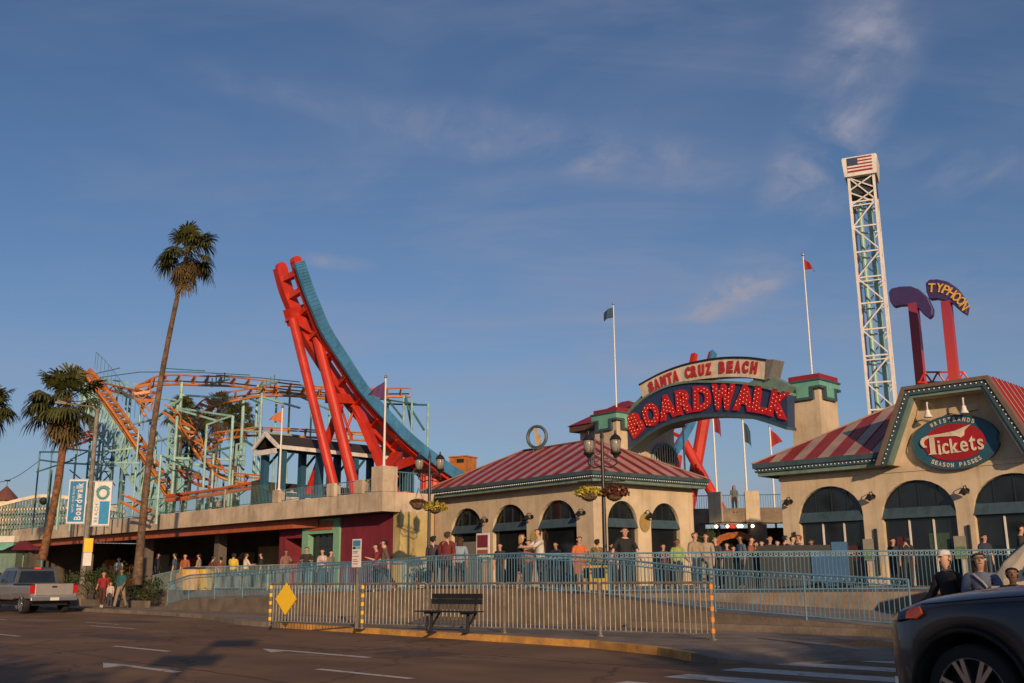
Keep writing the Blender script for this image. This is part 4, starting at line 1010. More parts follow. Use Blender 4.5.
# ================================================================= station on the deck
t=frthing('ride_station','blue post station with a shallow dark shingled gable roof on the deck','station',DK,0,0,.25)
SF=Fr(*at(251,500,52)[:2],DK.o[2]+.25,-43.0)   # x along the gable end, y along the ridge
t.location=SF.o; t.rotation_euler=(0,0,R(SF.deg))
gw=SF.px(278,445)[0]; ez=SF.px(262,448)[1]; rz=SF.px(266,434)[1]; LN=9.2
m=MB(); m.add([(0,0,ez),(gw,0,ez),(gw,LN,ez),(0,LN,ez),(gw/2,0,rz),(gw/2,LN,rz)],[(0,4,5,3),(4,1,2,5),(0,1,2,3)])
m.build('roof',M['station_roof'],t)
m=MB(); m.beam((gw+.02,-.05,ez-.06),(gw+.02,LN,ez-.06),.06,.2); m.beam((-.02,-.05,ez-.02),(gw/2,-.05,rz+.02),.08,.2); m.beam((gw+.02,-.05,ez-.02),(gw/2,-.05,rz+.02),.08,.2); m.beam((.1,-.03,ez-.25),(gw-.1,-.03,ez-.25),.06,.26); m.build('fascia',M['white'],t)
for v in (.5,2.8,5.1,7.4,8.8):
    for u in (.35,gw-.3):
        m=MB(); m.box(u-.16,u+.16,v-.16,v+.16,0,ez-.02); m.beam((u,v+.1,ez-.9),(u,v+.8,ez-.1),.1,.1); m.build('post',M['blue_post'],t)
m=MB(); m.box(gw-.1,gw,.5,LN-.5,.95,1.15); m.build('guard_rail',M['blue_post'],t)
m=MB(); m.box(-.9,-.6,1,LN,0,1.3); m.build('control_desk',M['blue_post'],t)
m=MB(); m.box(-1.6,-1.5,1,LN,0,2.0); m.build('queue_wall',mat('dark_queue_wall',(.05,.035,.03),.8,scale=1.5,var=.4),t)
m=MB(); m.box(.1,gw-.1,LN-.1,LN,0,ez-.3); m.build('end_wall',M['blue_post'],t)
p=SF.world(-.1,5,.6); tr=thing('coaster_train','white and red coaster cars waiting inside the station','coaster train',p,R(SF.deg+90))
for i in range(4):
    m=MB(); x=-2.8+i*1.5; m.prism([(x,0),(x+1.2,0),(x+1.3,.45),(x+1.0,.6),(x+.5,.35),(x+.3,.75),(x-.05,.8)],-.5,.5); m.build('car',[M['white'],M['ride_red'],M['navy'],M['white']][i],tr)
# ================================================================= roller coaster
rc=thing('spinning_coaster','orange tracked roller coaster on mint steel columns behind the palms','roller coaster',(-20,64,DK.o[2]+.25))
ORC=Vector(rc.location)
def trk(pts,n=60,gauge=.46,mt='orange',bank=0,every=.8,rad=.05,deep=.42):
    P_=[Vector(at(*p)) for p in pts]; Q=[P_[0]]+P_+[P_[-1]]; out=[]
    for i in range(n+1):
        f=i/n*(len(P_)-1); k=min(int(f),len(P_)-2); s_=f-k; a,b,c,d=Q[k:k+4]
        out.append(.5*((2*b)+(c-a)*s_+(2*a-5*b+4*c-d)*s_*s_+(3*b-a-3*c+d)*s_**3)-ORC)
    m=MB(); L=[];Rr=[];S_=[]
    for i,p in enumerate(out):
        d=(out[min(i+1,n)]-out[max(i-1,0)]).normalized(); sd_=d.cross(Vector((0,0,1))); 
        if sd_.length<.05: sd_=Vector((1,0,0))
        sd_.normalize(); up=sd_.cross(d).normalized()
        sd2=(sd_*math.cos(bank)+up*math.sin(bank)); up2=sd2.cross(d)
        L.append(p+sd2*gauge); Rr.append(p-sd2*gauge); S_.append(p-up2*deep)
    m.path(L,rad,6); m.path(Rr,rad,6); m.path(S_,rad*1.7,6)
    acc=0;
    for i in range(1,n+1):
        acc+=(out[i]-out[i-1]).length
        if acc>=every: acc=0; m.beam(L[i],Rr[i],.09,.16); m.beam(L[i],S_[i],.07); m.beam(Rr[i],S_[i],.07)
    m.build('track',M[mt],rc); return out
T1=trk([(83,368,65),(93,378,64.5),(105,394,64),(118,412,63.6),(132,432,63.2),(152,462,62.6),(168,486,62.2),(176,497,62)],70,deep=.35,rad=.10,gauge=.5,every=.45)
T2=trk([(152,412,58),(145,401,58),(142,389,59),(150,380,60),(172,378,61),(200,379,62),(230,380,63),(258,383,64),(300,388,65),(350,391,66),(410,391,67)],90,bank=.25)
T3=trk([(190,430,66),(197,417,64),(206,406,63),(218,399,62),(236,394,62),(262,390,63),(290,390,64),(330,393,65)],60,bank=.3)
T4=trk([(166,406,60),(176,412,60),(186,425,60),(197,441,59),(207,455,59),(218,467,58),(234,474,58),(262,477,58)],60,bank=.1)
T5=trk([(206,452,63),(208,441,63),(216,435,63),(228,432,63),(250,429,64),(275,429,64),(330,432,65),(400,436,66)],70)
T6=trk([(62,443,66),(74,439,66),(86,435,66),(98,431,65)],16,mt='orange_red')
T7=trk([(125,495,58),(140,503,58),(152,512,58)],12)
T8=trk([(170,462,62),(185,470,61),(200,478,60),(214,480,60)],20,mt='orange_red')
T9=trk([(100,381,67),(118,386,66),(134,390,65),(152,392,64)],20,mt='orange_red',deep=.4)
T10=trk([(165,496,57),(200,492,57),(232,487,57),(262,481,57)],30,mt='orange_red',gauge=.3,rad=.07,deep=.25)
# mint lattice under the lift hill
m=MB(); 
for i in range(4,66,4):
    a=T1[i]; b=T1[min(i+4,70)]; off=Vector((-.3,0,-min(2.4,max(.3,b.z-.7)))); m.beam(a-Vector((0,0,.4)),a+off,.10); m.beam(a+off,b-Vector((0,0,.4)),.08); m.beam(a+off,b+off,.13)
    m.beam(a-Vector((0,0,.4)),b+off,.08)
m.build('lift_truss',M['teal_steel'],rc)
m=MB()
for i in range(0,66,3):
    a=T1[i]+Vector((.9,-.3,1.0)); b=T1[min(i+3,70)]+Vector((.9,-.3,1.0)); m.tube(a,b,.02,n=4); m.tube(a,a-Vector((0,0,1.1)),.015,n=4)
m.build('handrail',M['teal_dark'],rc)
def col(px,py,D,z0=None,w_=.26,mt='teal_steel'):
    a=Vector(at(px,py,D)); b=Vector((a.x,a.y,(DK.o[2]+.25) if z0 is None else z0)); m=MB(); m.tube(b-ORC,a-ORC,w_*.31,n=8); m.build('column',M[mt],rc); return a
posts=[(68,404,63,.22),(64,452,64,.3),(80,412,65,.2),(92,420,67,.24),(100,440,67,.26),(118,384,68,.2),(127,392,67,.2),(131,390,67,.3),(141,402,62,.2),
 (161,455,58,.24),(157,430,63,.2),(182,382,61,.34),(178,405,60,.34),(170,440,62,.2),(190,432,63,.2),(207,425,58,.24),(214,452,58,.24),(222,410,66,.24),(233,416,57,.28),(233,470,57,.2),(244,394,63,.34),(242,430,60,.22),(262,393,62,.3),(258,384,64,.3),(277,390,66,.24),(290,392,66,.22),(312,392,66,.2),(330,393,66,.24),(350,393,67,.22),(388,395,68,.26),(404,397,66,.26),(412,400,64,.2),(428,403,64,.24)]
ends=[col(a,b,c,w_=d) for a,b,c,d in posts]
for a,b,c in ((88,462,61),(95,470,60),(112,468,62),(122,470,61),(150,474,63),(199,470,60),(224,474,59),(40,452,70),(52,470,70)): col(a,b,c,w_=.18,mt='teal_dark')
def bm(p,q,w_=.11,mt=0): return (Vector(at(*p))-ORC,Vector(at(*q))-ORC,w_)
BE=[((60,448,64),(100,452,61)),((64,463,64),(122,466,61)),((100,452,61),(133,448,62)),((88,462,61),(140,463,61)),((105,382,66),(152,392,64)),((100,378,67),(140,385,65)),((108,392,66),(141,400,63)),((133,424,62),(160,418,60)),
 ((157,441,63),(180,436,60)),((148,455,61),(182,458,60)),((178,408,60),(232,416,57)),((176,409,60),(222,422,58)),((181,395,61),(222,398,61)),((182,425,60),(190,430,60)),((207,425,58),(232,416,57)),((176,458,60),(245,460,60)),((176,464,60),(234,466,60)),((182,398,61),(168,408,60)),
 ((140,396,59),(176,400,61)),((262,397,62),(300,408,64)),((290,392,64),(330,410,65)),((244,396,63),(262,404,62)),((150,424,61),(166,410,60)),((388,404,68),(428,405,64)),((388,400,67),(404,420,66)),((404,398,66),(424,430,65)),((406,396,66),(412,430,65)),((200,466,60),(234,480,58)),((150,480,61),(176,470,60)),((40,452,70),(60,452,66)),((40,460,70),(62,463,66)),
 ((380,399,68),(416,404,65)),((118,388,66),(131,398,62)),((244,440,62),(262,452,60)),((222,452,60),(244,470,60)),((240,430,63),(300,436,64)),((186,408,60),(200,425,60)),((207,452,58),(233,447,57)),((207,438,58),(222,442,66))]
m=MB(); 
for i,(a,b) in enumerate(BE[:20]): p,q,w_=bm(a,b); m.beam(p,q,w_)
m.build('cross_beams',M['teal_steel'],rc)
m=MB()
for a,b in BE[20:]: p,q,w_=bm(a,b); m.beam(p,q,w_)
m.build('bracing',M['teal_dark'],rc)
# latticed mast sections
def lat(px,py0,py1,D,w_=1.1,mt='teal_steel'):
    a=Vector(at(px,py0,D))-ORC; b=Vector(at(px,py1,D))-ORC; b.x=a.x; m=MB(); 
    for s_ in (-1,1):
        m.tube(a+Vector((s_*w_/2,0,0)),b+Vector((s_*w_/2,0,0)),.07,n=5)
    n=max(2,int((a.z-b.z)/w_)); 
    for i in range(n):
        z0=b.z+(a.z-b.z)*i/n; z1=b.z+(a.z-b.z)*(i+1)/n; s_=1 if i%2 else -1
        m.tube((a.x-s_*w_/2,a.y,z0),(a.x+s_*w_/2,a.y,z1),.05,n=4); m.tube((a.x-w_/2,a.y,z1),(a.x+w_/2,a.y,z1),.05,n=4)
    m.build('lattice_mast',M[mt],rc)
for a in ((110,434,497,68,.8),(150,450,495,66,.8),(186,460,500,61,.7),(241,444,466,59,.5),(97,440,500,67,.9),(176,402,478,61,.6)): lat(*a)
# random thin struts tangled under the low track
m=MB(); rnd=random.Random(11)
for i in range(26):
    x=70+rnd.random()*190; y=448+rnd.random()*45; D=58+rnd.random()*10
    a=Vector(at(x,y,D))-ORC; b=a+Vector((rnd.uniform(-2,2),rnd.uniform(-1.5,1.5),rnd.uniform(-2.0,1.2))); m.tube(a,b,.045,n=4)
m.build('tie_rods',M['teal_dark'],rc)
m=MB()
for pts in ([(96,378,66),(140,372,64),(190,372,62),(250,375,62)],[(90,375,66),(120,368,64)],[(216,375,61),(262,378,62),(300,382,64)],[(160,368,62),(205,371,61)]):
    m.path([Vector(at(*p))-ORC for p in pts],.03,4)
for (x,y,D) in ((220,384,61),(270,386,62),(222,404,62)):
    a=Vector(at(x,y,D))-ORC
    for k in range(4): m.beam(a+Vector((k*.25-.5,0,k*.12-.2)),a+Vector((k*.25-.5,0,k*.12+.35)),.06)
    m.beam(a+Vector((-.6,0,0)),a+Vector((.6,0,.3)),.1)
m.build('catwalk_rails',M['teal_dark'],rc)
# wooden coaster far left
wc=thing('wooden_coaster','pale green and white wooden coaster lattice at the far left','roller coaster',(-60,112,2),0); OW=Vector(wc.location)
def wp(px,py,D=112): return Vector(at(px,py,D))-OW
m=MB(); topc=[(-60,512),(-30,508),(0,505),(20,500),(38,496),(60,496),(80,500),(100,506),(125,512)]
def wtop(x):
    for (a,b),(c,d) in zip(topc,topc[1:]):
        if x<=c: return b+(d-b)*(x-a)/(c-a)
    return 512
for x in range(-60,125,5): m.beam(wp(x,wtop(x)),wp(x+5,wtop(x+5)),.35,.35)
m.build('track',M['cream'],wc)
for k,mm_ in ((0,'cream'),(1,'green_trim'),(2,'green_trim')):
    m=MB()
    for y in ((508,518),(528,),(513,523))[k]: m.beam(wp(-60,y+4),wp(125,y-2),.14,.18)
    m.build('ledger',M[mm_],wc)
for dd in (0,4):
    m=MB()
    for x in range(-60,125,3): a=wp(x,wtop(x)+2,112+dd); m.beam(a,Vector((a.x,a.y,-1)),.14,.14)
    m.build('bents',M['green_trim' if dd==0 else 'teal_dark'],wc)
m=MB()
for x in range(-60,120,8):
    m.beam(wp(x,wtop(x)+3),wp(x+8,wtop(x)+16),.10,.10); m.beam(wp(x+8,wtop(x)+3),wp(x,wtop(x)+16),.10,.10); m.beam(wp(x,wtop(x)+16),wp(x+8,wtop(x)+30),.10,.10)
m.build('bracing',mat('brown_timber',(.20,.17,.12),.8),wc)
p=at(5,505,128); cr=thing('cone_roof_kiosk','small kiosk with a brown conical roof at the left edge','kiosk',(p[0],p[1],PZ))
m=MB(); h=at(5,501,128)[2]-PZ; ha=at(5,486,128)[2]-PZ; m.lathe([(1.7,h),(1.2,h+.6*(ha-h)*.6),(.05,ha)],(0,0,0),12); m.build('roof',mat('brown_roof',(.16,.06,.045),.7),cr)
m=MB(); m.lathe([(1.3,0),(1.3,h)],(0,0,0),10); m.build('wall',M['wall'],cr); m=MB(); m.tube((0,0,ha),(0,0,ha+.6),.04); m.box(-.25,.25,-.25,.25,ha+.6,ha+.75); m.build('lamp',M['black'],cr)
# ================================================================= half pipe ride
hp=thing('half_pipe_ride','giant curved red and blue half pipe ride track on red legs','ride',(-10.5,50,DK.o[2]+.25)); OH=Vector(hp.location)
U1=Fr(*at(297.6,253,50)[:2],0,42)
UV=Vector((-U1.s,U1.c,0))
def up(px,py,v=0): q=U1.px(px,py,v); w_=U1.world(q[0],v,0); return Vector((w_[0],w_[1],q[1]))-OH
def cr3(P_,n):
    Q=[P_[0]]+P_+[P_[-1]]; out=[]
    for i in range(n+1):
        f=i/n*(len(P_)-1); k=min(int(f),len(P_)-2); s_=f-k; a,b,c,d=Q[k:k+4]
        out.append(.5*((2*b)+(c-a)*s_+(2*a-5*b+4*c-d)*s_*s_+(3*b-a-3*c+d)*s_**3))
    return out
blue=cr3([up(*p) for p in ((299,262),(305,280),(313,301),(326,331),(345,361),(364,390),(387,416),(414,443),(450,470),(480,487))],60)
redR=cr3([up(*p,.5) for p in ((295,262),(301,282),(309,304),(322,334),(341,365),(360,394),(383,421),(410,449),(446,477),(476,494))],60)
redL=cr3([up(*p,1.9) for p in ((280,268),(286,290),(296,314),(312,345),(332,376),(352,404),(376,431),(404,457),(440,484),(468,498))],60)
SV=Vector((UV.x,UV.y,0))
m=MB(); m.ribbon(blue,.18,.62,SV); m.build('blue_rail',M['ride_blue'],hp)
m=MB(); m.ribbon(redR,.45,.34,SV); m.build('red_rail',M['ride_red'],hp)
m=MB(); m.ribbon(redL,.5,.62,SV); m.build('red_rail',M['ride_red'],hp)
for c in (redR,redL):
    m=MB(); q=c[0]+Vector((.05,0,.05)); m.tube(q-SV*.2,q+SV*.2,.25,n=14); m.build('rail_tip',M['ride_red'],hp)
for i in range(4,58,5):
    m=MB(); m.beam(redL[i],redR[i],.3,.32); m.build('cross_tie',M['ride_red'],hp)
m=MB()
for i in range(0,60,1): 
    a=blue[i]-SV*.1; b=blue[i+1]-SV*.1; m.beam(a,(a+b)/2,.03,.5)
m.build('rail_rack',M['ride_blue'],hp)
def leg(p,q,r_,mt='ride_red'):
    m=MB(); m.tube(p,q,r_,n=14); o=m.build('leg',M[mt],hp,smooth=False); return o
def pt(px,py,D): return Vector(at(px,py,D))-OH
def ext(p,q):  # extend p->q down to deck level
    d=q-p; return p+d*((0-p.z)/d.z)
a,b=pt(293,320,51.5),pt(333,482,50); leg(a,ext(a,b),.24)
a,b=pt(310,308,52.5),pt(352,478,51.5); leg(a,ext(a,b),.28)
a,b=pt(340,405,53),pt(314,478,55); leg(a,ext(a,b),.22)
a,b=pt(352,396,54.5),pt(384,470,53.5); 
m=MB(); m.beam(a,ext(a,b),.5,.4); m.build('leg',M['ride_red'],hp)
a,b=pt(330,372,53),pt(352,402,54.5)
m=MB(); m.beam(pt(289,316,51.5),pt(312,330,52.5),.5,.6); m.beam(pt(288,318,51.5),pt(306,312,52.5),.45,.9); m.beam(pt(328,398,53),pt(356,400,54.5),.5,.5); m.beam(pt(384,470,53.5),pt(418,458,57),.42,.4); m.beam(pt(398,455,56.5),pt(388,470,53.5),.6,.5); m.beam(pt(388,472,53.5),pt(396,480,53.5),.5); m.build('bracket',M['ride_red'],hp)
for a,b in (((338,398,53.5),(352,440,54)),((356,405,54.5),(338,452,54)),((352,405,54),(372,440,54))):
    m=MB(); m.tube(pt(*a),pt(*b),.07,n=6); m.build('tie_rod',M['ride_red'],hp)
for x in (427,434):
    m=MB(); a=pt(x,474,58); m.tube(a,Vector((a.x,a.y,-2)),.4,n=12); m.build('leg',M['ride_red'],hp)
m=MB(); a=pt(404,492,52); m.tube(a,Vector((a.x,a.y,0)),.35,n=12); m.build('leg',M['ride_red'],hp)
# far arm behind the gate sign
U2v=Vector((.0,0,0))
def up2(px,py,D): return pt(px,py,D)
fb=cr3([up2(665,466,72),up2(680,444,73.5),up2(692,422,75),up2(702,395,76.2),up2(709,370,77),up2(714,352,77.5)],30)
fr_=cr3([up2(650,462,73),up2(665,440,74.5),up2(677,415,76),up2(686,390,77),up2(691,370,77.8),up2(694.5,354,78)],30)
m=MB(); m.ribbon(fb,.2,.6,SV); m.build('blue_rail',M['ride_blue'],hp); m=MB(); m.ribbon([p+SV*.25 for p in fb],.3,.35,SV); m.build('red_rail',M['ride_red'],hp)
m=MB(); m.ribbon(fr_,.4,.4,SV); m.build('red_rail',M['ride_red'],hp)
for i in range(3,24,5): m=MB(); m.beam(fb[i]+SV*.25,fr_[i],.2,.25); m.build('cross_tie',M['ride_red'],hp)
for a,b,r_ in (((706,408,76),(693,484,76),.45),((684,442,75),(716,500,74),.36),((676,455,74),(672,490,74),.45)):
    a,b=pt(*a),pt(*b); leg(a,ext(a,b),r_)
# ================================================================= drop tower
dt=thing('drop_tower','tall white lattice drop tower with a flag panel on its cap','tower',(at(882,540,85)[0],85,PZ),R(-24)); ht=at(860,176,84)[2]-PZ; hc=at(860,157,84)[2]-PZ
# tower base x at ground from the picture: 848..873 at y=174 and 868..896 at y=400
xl=at(861,174,85); 
dt.location=(xl[0]+.05,85,PZ); W2=1.05
m=MB()
for sx in (-1,1):
    for sy in (-1,1): m.beam((sx*W2,sy*W2,0),(sx*W2,sy*W2,ht),.22,.22,up=(0,1,0))
m.build('corner_leg',M['white'],dt)
nb=15
for face in range(4):
    m=MB(); rm=Matrix.Rotation(face*math.pi/2,4,'Z')
    for i in range(nb):
        z0=ht*i/nb; z1=ht*(i+1)/nb; s_=1 if (i+face)%2 else -1
        m.beam((-W2,-W2,z1),(W2,-W2,z1),.13,.13); m.beam((-s_*W2,-W2,z0),(s_*W2,-W2,z1),.11,.11)
        if i%3==1: m.beam((-W2,-W2,z1-.35),(W2,-W2,z1-.35),.10,.10)
    for z in (ht-1.2,ht-2.6): m.beam((-W2,-W2,z),(W2,-W2,z+1.2),.11,.11); m.beam((W2,-W2,z),(-W2,-W2,z+1.2),.11,.11)
    m.xf(rm); m.build('bracing',M['white'],dt)
for x in (-.42,.42):
    m=MB(); m.tube((x,.1,0),(x,.1,ht-2.0),.24,n=12); m.build('lift_cylinder',mat('mint_cylinder',(.22,.42,.38),.4),dt)
m=MB(); m.prism([(-1.35,ht-.0),(1.35,ht-.0),(1.5,hc-.15),(1.4,hc),(-1.4,hc),(-1.5,hc-.15)],-1.4,1.4); cp=m.build('cap',M['white'],dt)
m=MB(); m.box(-1.2,1.2,-.9,.9,ht-1.6,ht-.01); m.build('winch_housing',M['frame'],dt)
# flag panel on the cap (stripes and a blue canton)
z0=ht+.35; z1=hc-.12; m=MB(); 
for i in range(9): m.cm=0 if i%2==0 else 1; m.box(-1.05,1.05,-1.45,-1.402,z0+(z1-z0)*i/9,z0+(z1-z0)*(i+1)/9-.0)
m.cm=2; m.box(-1.05,-.15,-1.46,-1.451,z0+(z1-z0)*.45,z1)
m.build('flag_panel',[F_RED,M['white'],M['navy']],cp)
# ================================================================= two hammer arms of the spinning ride
def grad(name):
    m=bpy.data.materials.new(name); m.use_nodes=True; t_=m.node_tree; b=t_.nodes['Principled BSDF']; b.inputs['Roughness'].default_value=.45
    tcn=t_.nodes.new('ShaderNodeTexCoord'); s=t_.nodes.new('ShaderNodeSeparateXYZ'); t_.links.new(tcn.outputs['Object'],s.inputs[0])
    mr=t_.nodes.new('ShaderNodeMapRange'); mr.inputs[1].default_value=5; mr.inputs[2].default_value=21.5; t_.links.new(s.outputs[2],mr.inputs[0])
    r=t_.nodes.new('ShaderNodeValToRGB'); e=r.color_ramp.elements; e[0].position=.05; e[0].color=(.62,.20,.04,1); e[1].position=.95; e[1].color=(.06,.03,.13,1)
    x=e.new(.35); x.color=(.50,.05,.03,1); x=e.new(.72); x.color=(.28,.03,.06,1); t_.links.new(mr.outputs[0],r.inputs[0]); t_.links.new(r.outputs[0],b.inputs[0]); return m
GR=grad('painted_fade_orange_to_purple'); PUR=mat('purple_paint',(.05,.03,.12),.45,var=.1)
def hammer(lab,cx,ytop,blade,yb,D,text=None):
    p=at(cx,yb,D); t=thing('spinning_ride_arm',lab,'ride arm',(p[0],D,PZ),R(-36),'arms of the spinning ride')
    fr=Fr(p[0],D,PZ,-36)
    bl=[fr.px(*q) for q in blade]; 
    zt=max(z for _,z in bl)
    ut,zt2=fr.px(ytop[0],ytop[1]) if isinstance(ytop,tuple) else (0,zt)
    m=MB(); m.beam((0,0,0),(ut,0,zt2),.55,.62,up=(0,1,0)); m.build('arm',GR,t)
    m=MB(); m.prism(bl,-.28,.28); bd=m.build('blade',PUR,t); bev(bd,.06)
    if text:
        m=MB(); n=len(text)
        mid=[fr.px(*q) for q in ((933,289),(941,289),(947.5,291),(953,294),(958,298),(962.5,302),(966,307))]
        for i,c in enumerate(text):
            a=mid[max(i-1,0)];b=mid[min(i+1,n-1)]; an=math.atan2(b[1]-a[1],b[0]-a[0]); put_glyph(m,c,mid[i][0],mid[i][1],  .40,.56,an,-.36,-.29,.015)
        m.build('lettering',mat('yellow_letter',(.72,.42,.10),.5),bd)
    return t
z8=lambda x,y:(820+x/2.627,140+y/2.627)
hammer('red and purple ride arm with a plain dark purple blade, left of the two',921,z8(245,430),[z8(*p) for p in ((183,402),(190,392),(212,387),(240,386),(262,394),(285,415),(299,445),(298,462),(288,471),(276,462),(262,446),(238,436),(212,437),(196,441),(186,425))],z8(266,640)[1],64)
hammer('red and purple ride arm whose blade carries yellow lettering',954,z8(332,425),[z8(*p) for p in ((280,378),(290,369),(312,368),(338,374),(362,390),(382,416),(391,440),(387,461),(372,452),(350,432),(330,424),(308,419),(290,421),(282,400))],z8(352,640)[1],60,'TYPHOON')
p=at(938,376,62); t=thing('lattice_frame','small red lattice frame between the two ride arms above the roof','frame',(p[0],62,PZ))
m=MB(); h=p[2]-PZ
for i in range(4): x=-1.2+i*.8; m.tube((x,0,h-.4),(x+.4,0,h+.25),.06,n=5); m.tube((x+.8,0,h-.4),(x+.4,0,h+.25),.06,n=5)
m.tube((-1.3,0,h-.4),(2.0,0,h-.4),.07); m.tube((-.9,0,h+.25),(1.6,0,h+.25),.06); m.build('lattice',M['ride_red'],t)
m=MB(); m.tube((-.8,0,0),(-.8,0,h-.4),.1); m.tube((1.2,0,0),(1.2,0,h-.4),.1); m.build('leg',M['ride_red'],t)
# ================================================================= far deck seen through the gate
t=thing('far_deck','grey concrete upper deck with blue railing seen under the gate sign','deck',(17,62,PZ),R(-8))
fd=Fr(17,62,PZ,-8)
ul_=fd.px(690,515)[0]; ur_=fd.px(810,515)[0]; zb=fd.px(740,524)[1]; ztp=fd.px(740,508)[1]; zr_=fd.px(740,495)[1]
m=MB(); m.box(ul_-2,ur_+8,0,.3,zb,ztp); m.box(ul_-2,ur_+8,.3,8,ztp-.5,ztp-.3); m.build('parapet',M['ledge'],t)
for q in (715,752): 
    u=fd.px(q,500)[0]; m=MB(); m.box(u-.42,u+.42,-.1,.4,zb+.02,fd.px(q,492 if q==715 else 491)[1]); m.build('pier',M['wall'],t)
for a,b in ((690,711),(719,748),(756,800)):
    ua_,ub_=fd.px(a,500)[0],fd.px(b,500)[0]; m=MB(); k=int((ub_-ua_)/.14)
    for j in range(k+1): x=ua_+(ub_-ua_)*j/k; m.tube((x,.1,ztp),(x,.1,zr_),.012,n=4,caps=False)
    m.tube((ua_,.1,zr_),(ub_,.1,zr_),.03,n=5); m.build('railing',M['blue_rail'],t)
m=MB(); u=fd.px(758,520)[0]; m.box(u-.5,u+.5,-.05,.35,0,zb); m.box(ul_-2,ul_+.9,-.05,.35,0,zb); m.build('column',M['concrete'],t)
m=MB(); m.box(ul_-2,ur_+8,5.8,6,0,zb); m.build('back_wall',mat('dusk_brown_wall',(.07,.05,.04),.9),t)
m=MB(); m.box(fd.px(757,540)[0],fd.px(767,540)[0],5.6,5.75,0.6,zb-.1); m.box(fd.px(723,550)[0],fd.px(740,550)[0],5.6,5.75,1.2,zb-1.0); m.build('pale_screen',mat('pale_screen',(.5,.5,.55),.7),t)
m=MB(); 
for q in (716,727,738,741,752): u=fd.px(q,526)[0]; m.ball((u,-.4,zb-.15),.10,8)
m.build('lit_lamp',mat('warm_lamp',(1,.75,.45),.4,emit=6),t)
m=MB(); m.path([(ul_+.5,-.4,zb-.0),(ul_+2,-.4,zb+.1),(ur_-2,-.4,zb),(ur_,-.4,zb+.1)],.03,5); m.build('lamp_wire',M['black'],t)
# kiosk with orange decorations in the passage
p=at(724,560,50); t=thing('decorated_stall','stall with an arched orange and red decorated canopy under the far deck','stall',(p[0],50,PZ),R(-10))
fs_=Fr(p[0],50,PZ,-10)
m=MB(); tp=[fs_.px(*q) for q in ((712,552),(714,541),(719,536),(728,533),(740,532),(752,536),(757,542))]; bt=[fs_.px(*q) for q in ((717,552),(719,545),(723,541),(730,539),(740,538),(749,541),(753,545))]
band(m,tp,bt,-.5,.5); m.build('canopy',mat('orange_decor',(.40,.10,.02),.8,scale=8,var=.35),t)
m=MB()
for q in (715,754): u=fs_.px(q,545)[0]; m.box(u-.08,u+.08,-.1,.1,0,fs_.px(q,545)[1])
m.build('post',M['orange_red'],t)
for i,(q,y,D,fc,nm_) in enumerate([(715,410,66,F_MAR,'slender pole with a furled maroon flag behind the gate sign'),(745,420,66,F_BLUE,'white pole with a dark blue flag rising from the far deck pier'),(772,427,70,F_RED,'short pole with a small red pennant beside the striped roof')]):
    X=at(q+2,495,D)[0]; zt=at(q,y,D)[2]; pole_flag('flagpole',nm_,X,D,PZ,zt,fc,.8 if i==2 else .45,1.3,1,style='pennant' if i==2 else 'flag',r=.09,droop=1.1 if i<2 else .25)
p=at(684,450,58); pole_flag('flagpole','pale flagless pole behind the tower under the left end of the gate sign',p[0],58,PZ,at(682,420,58)[2],M['cream'],.15,.2,1,r=.08)
# flags on the left deck piers
u=-8.6; p=DK.world(u,.15,0); pole_flag('flagpole','white pole with an orange flag on the left pier of the deck parapet',p[0],p[1],DK.o[2]+1.45,at(278,408,p[1])[2],F_ORA,.65,.62,-1,style='pennant',r=.06,droop=.2)
u=-.4; p=DK.world(u,.35,0); pole_flag('flagpole','white pole with a purple pennant on the deck corner pier',p[0],p[1],DK.o[2]+1.95,at(384,378,p[1])[2],F_PUR,.75,.85,-1,style='pennant',r=.06,droop=.25)
# ================================================================= palms
def frond_fan(m,base,d,petl,size,rnd,droop=.35,n=20):
    # petiole then a fan of narrow leaflets
    d=d.normalized(); side=d.cross(Vector((0,0,1)))
    if side.length<.1: side=Vector((1,0,0))
    side.normalize(); side=(side+Vector((rnd.uniform(-.3,.3),rnd.uniform(-.3,.3),rnd.uniform(-.35,.35)))).normalized()
    tip=base+d*petl-Vector((0,0,droop*petl*.35)); m.cm=0
    m.beam(base,tip,.045,.03)
    up=side.cross(d).normalized()
    for i in range(n):
        a=(i/(n-1)-.5)*R(235)+rnd.uniform(-.06,.06); L=size*(.72+.28*math.cos(a*.6))*rnd.uniform(.8,1.08)
        r=(d*math.cos(a)+side*math.sin(a)).normalized(); w_=.052*size
        p1=tip+r*L*.5+up*.05-Vector((0,0,droop*L*.10)); p2=tip+r*L*.85-Vector((0,0,droop*L*.45)); p3=tip+r*L-Vector((0,0,droop*L*.85+rnd.random()*.12))
        q=r.cross(up).normalized()*w_
        m.add([tip,p1-q,p1+q,p2-q*.75,p2+q*.75,p3],[(0,1,2),(1,3,4,2),(3,5,4)])
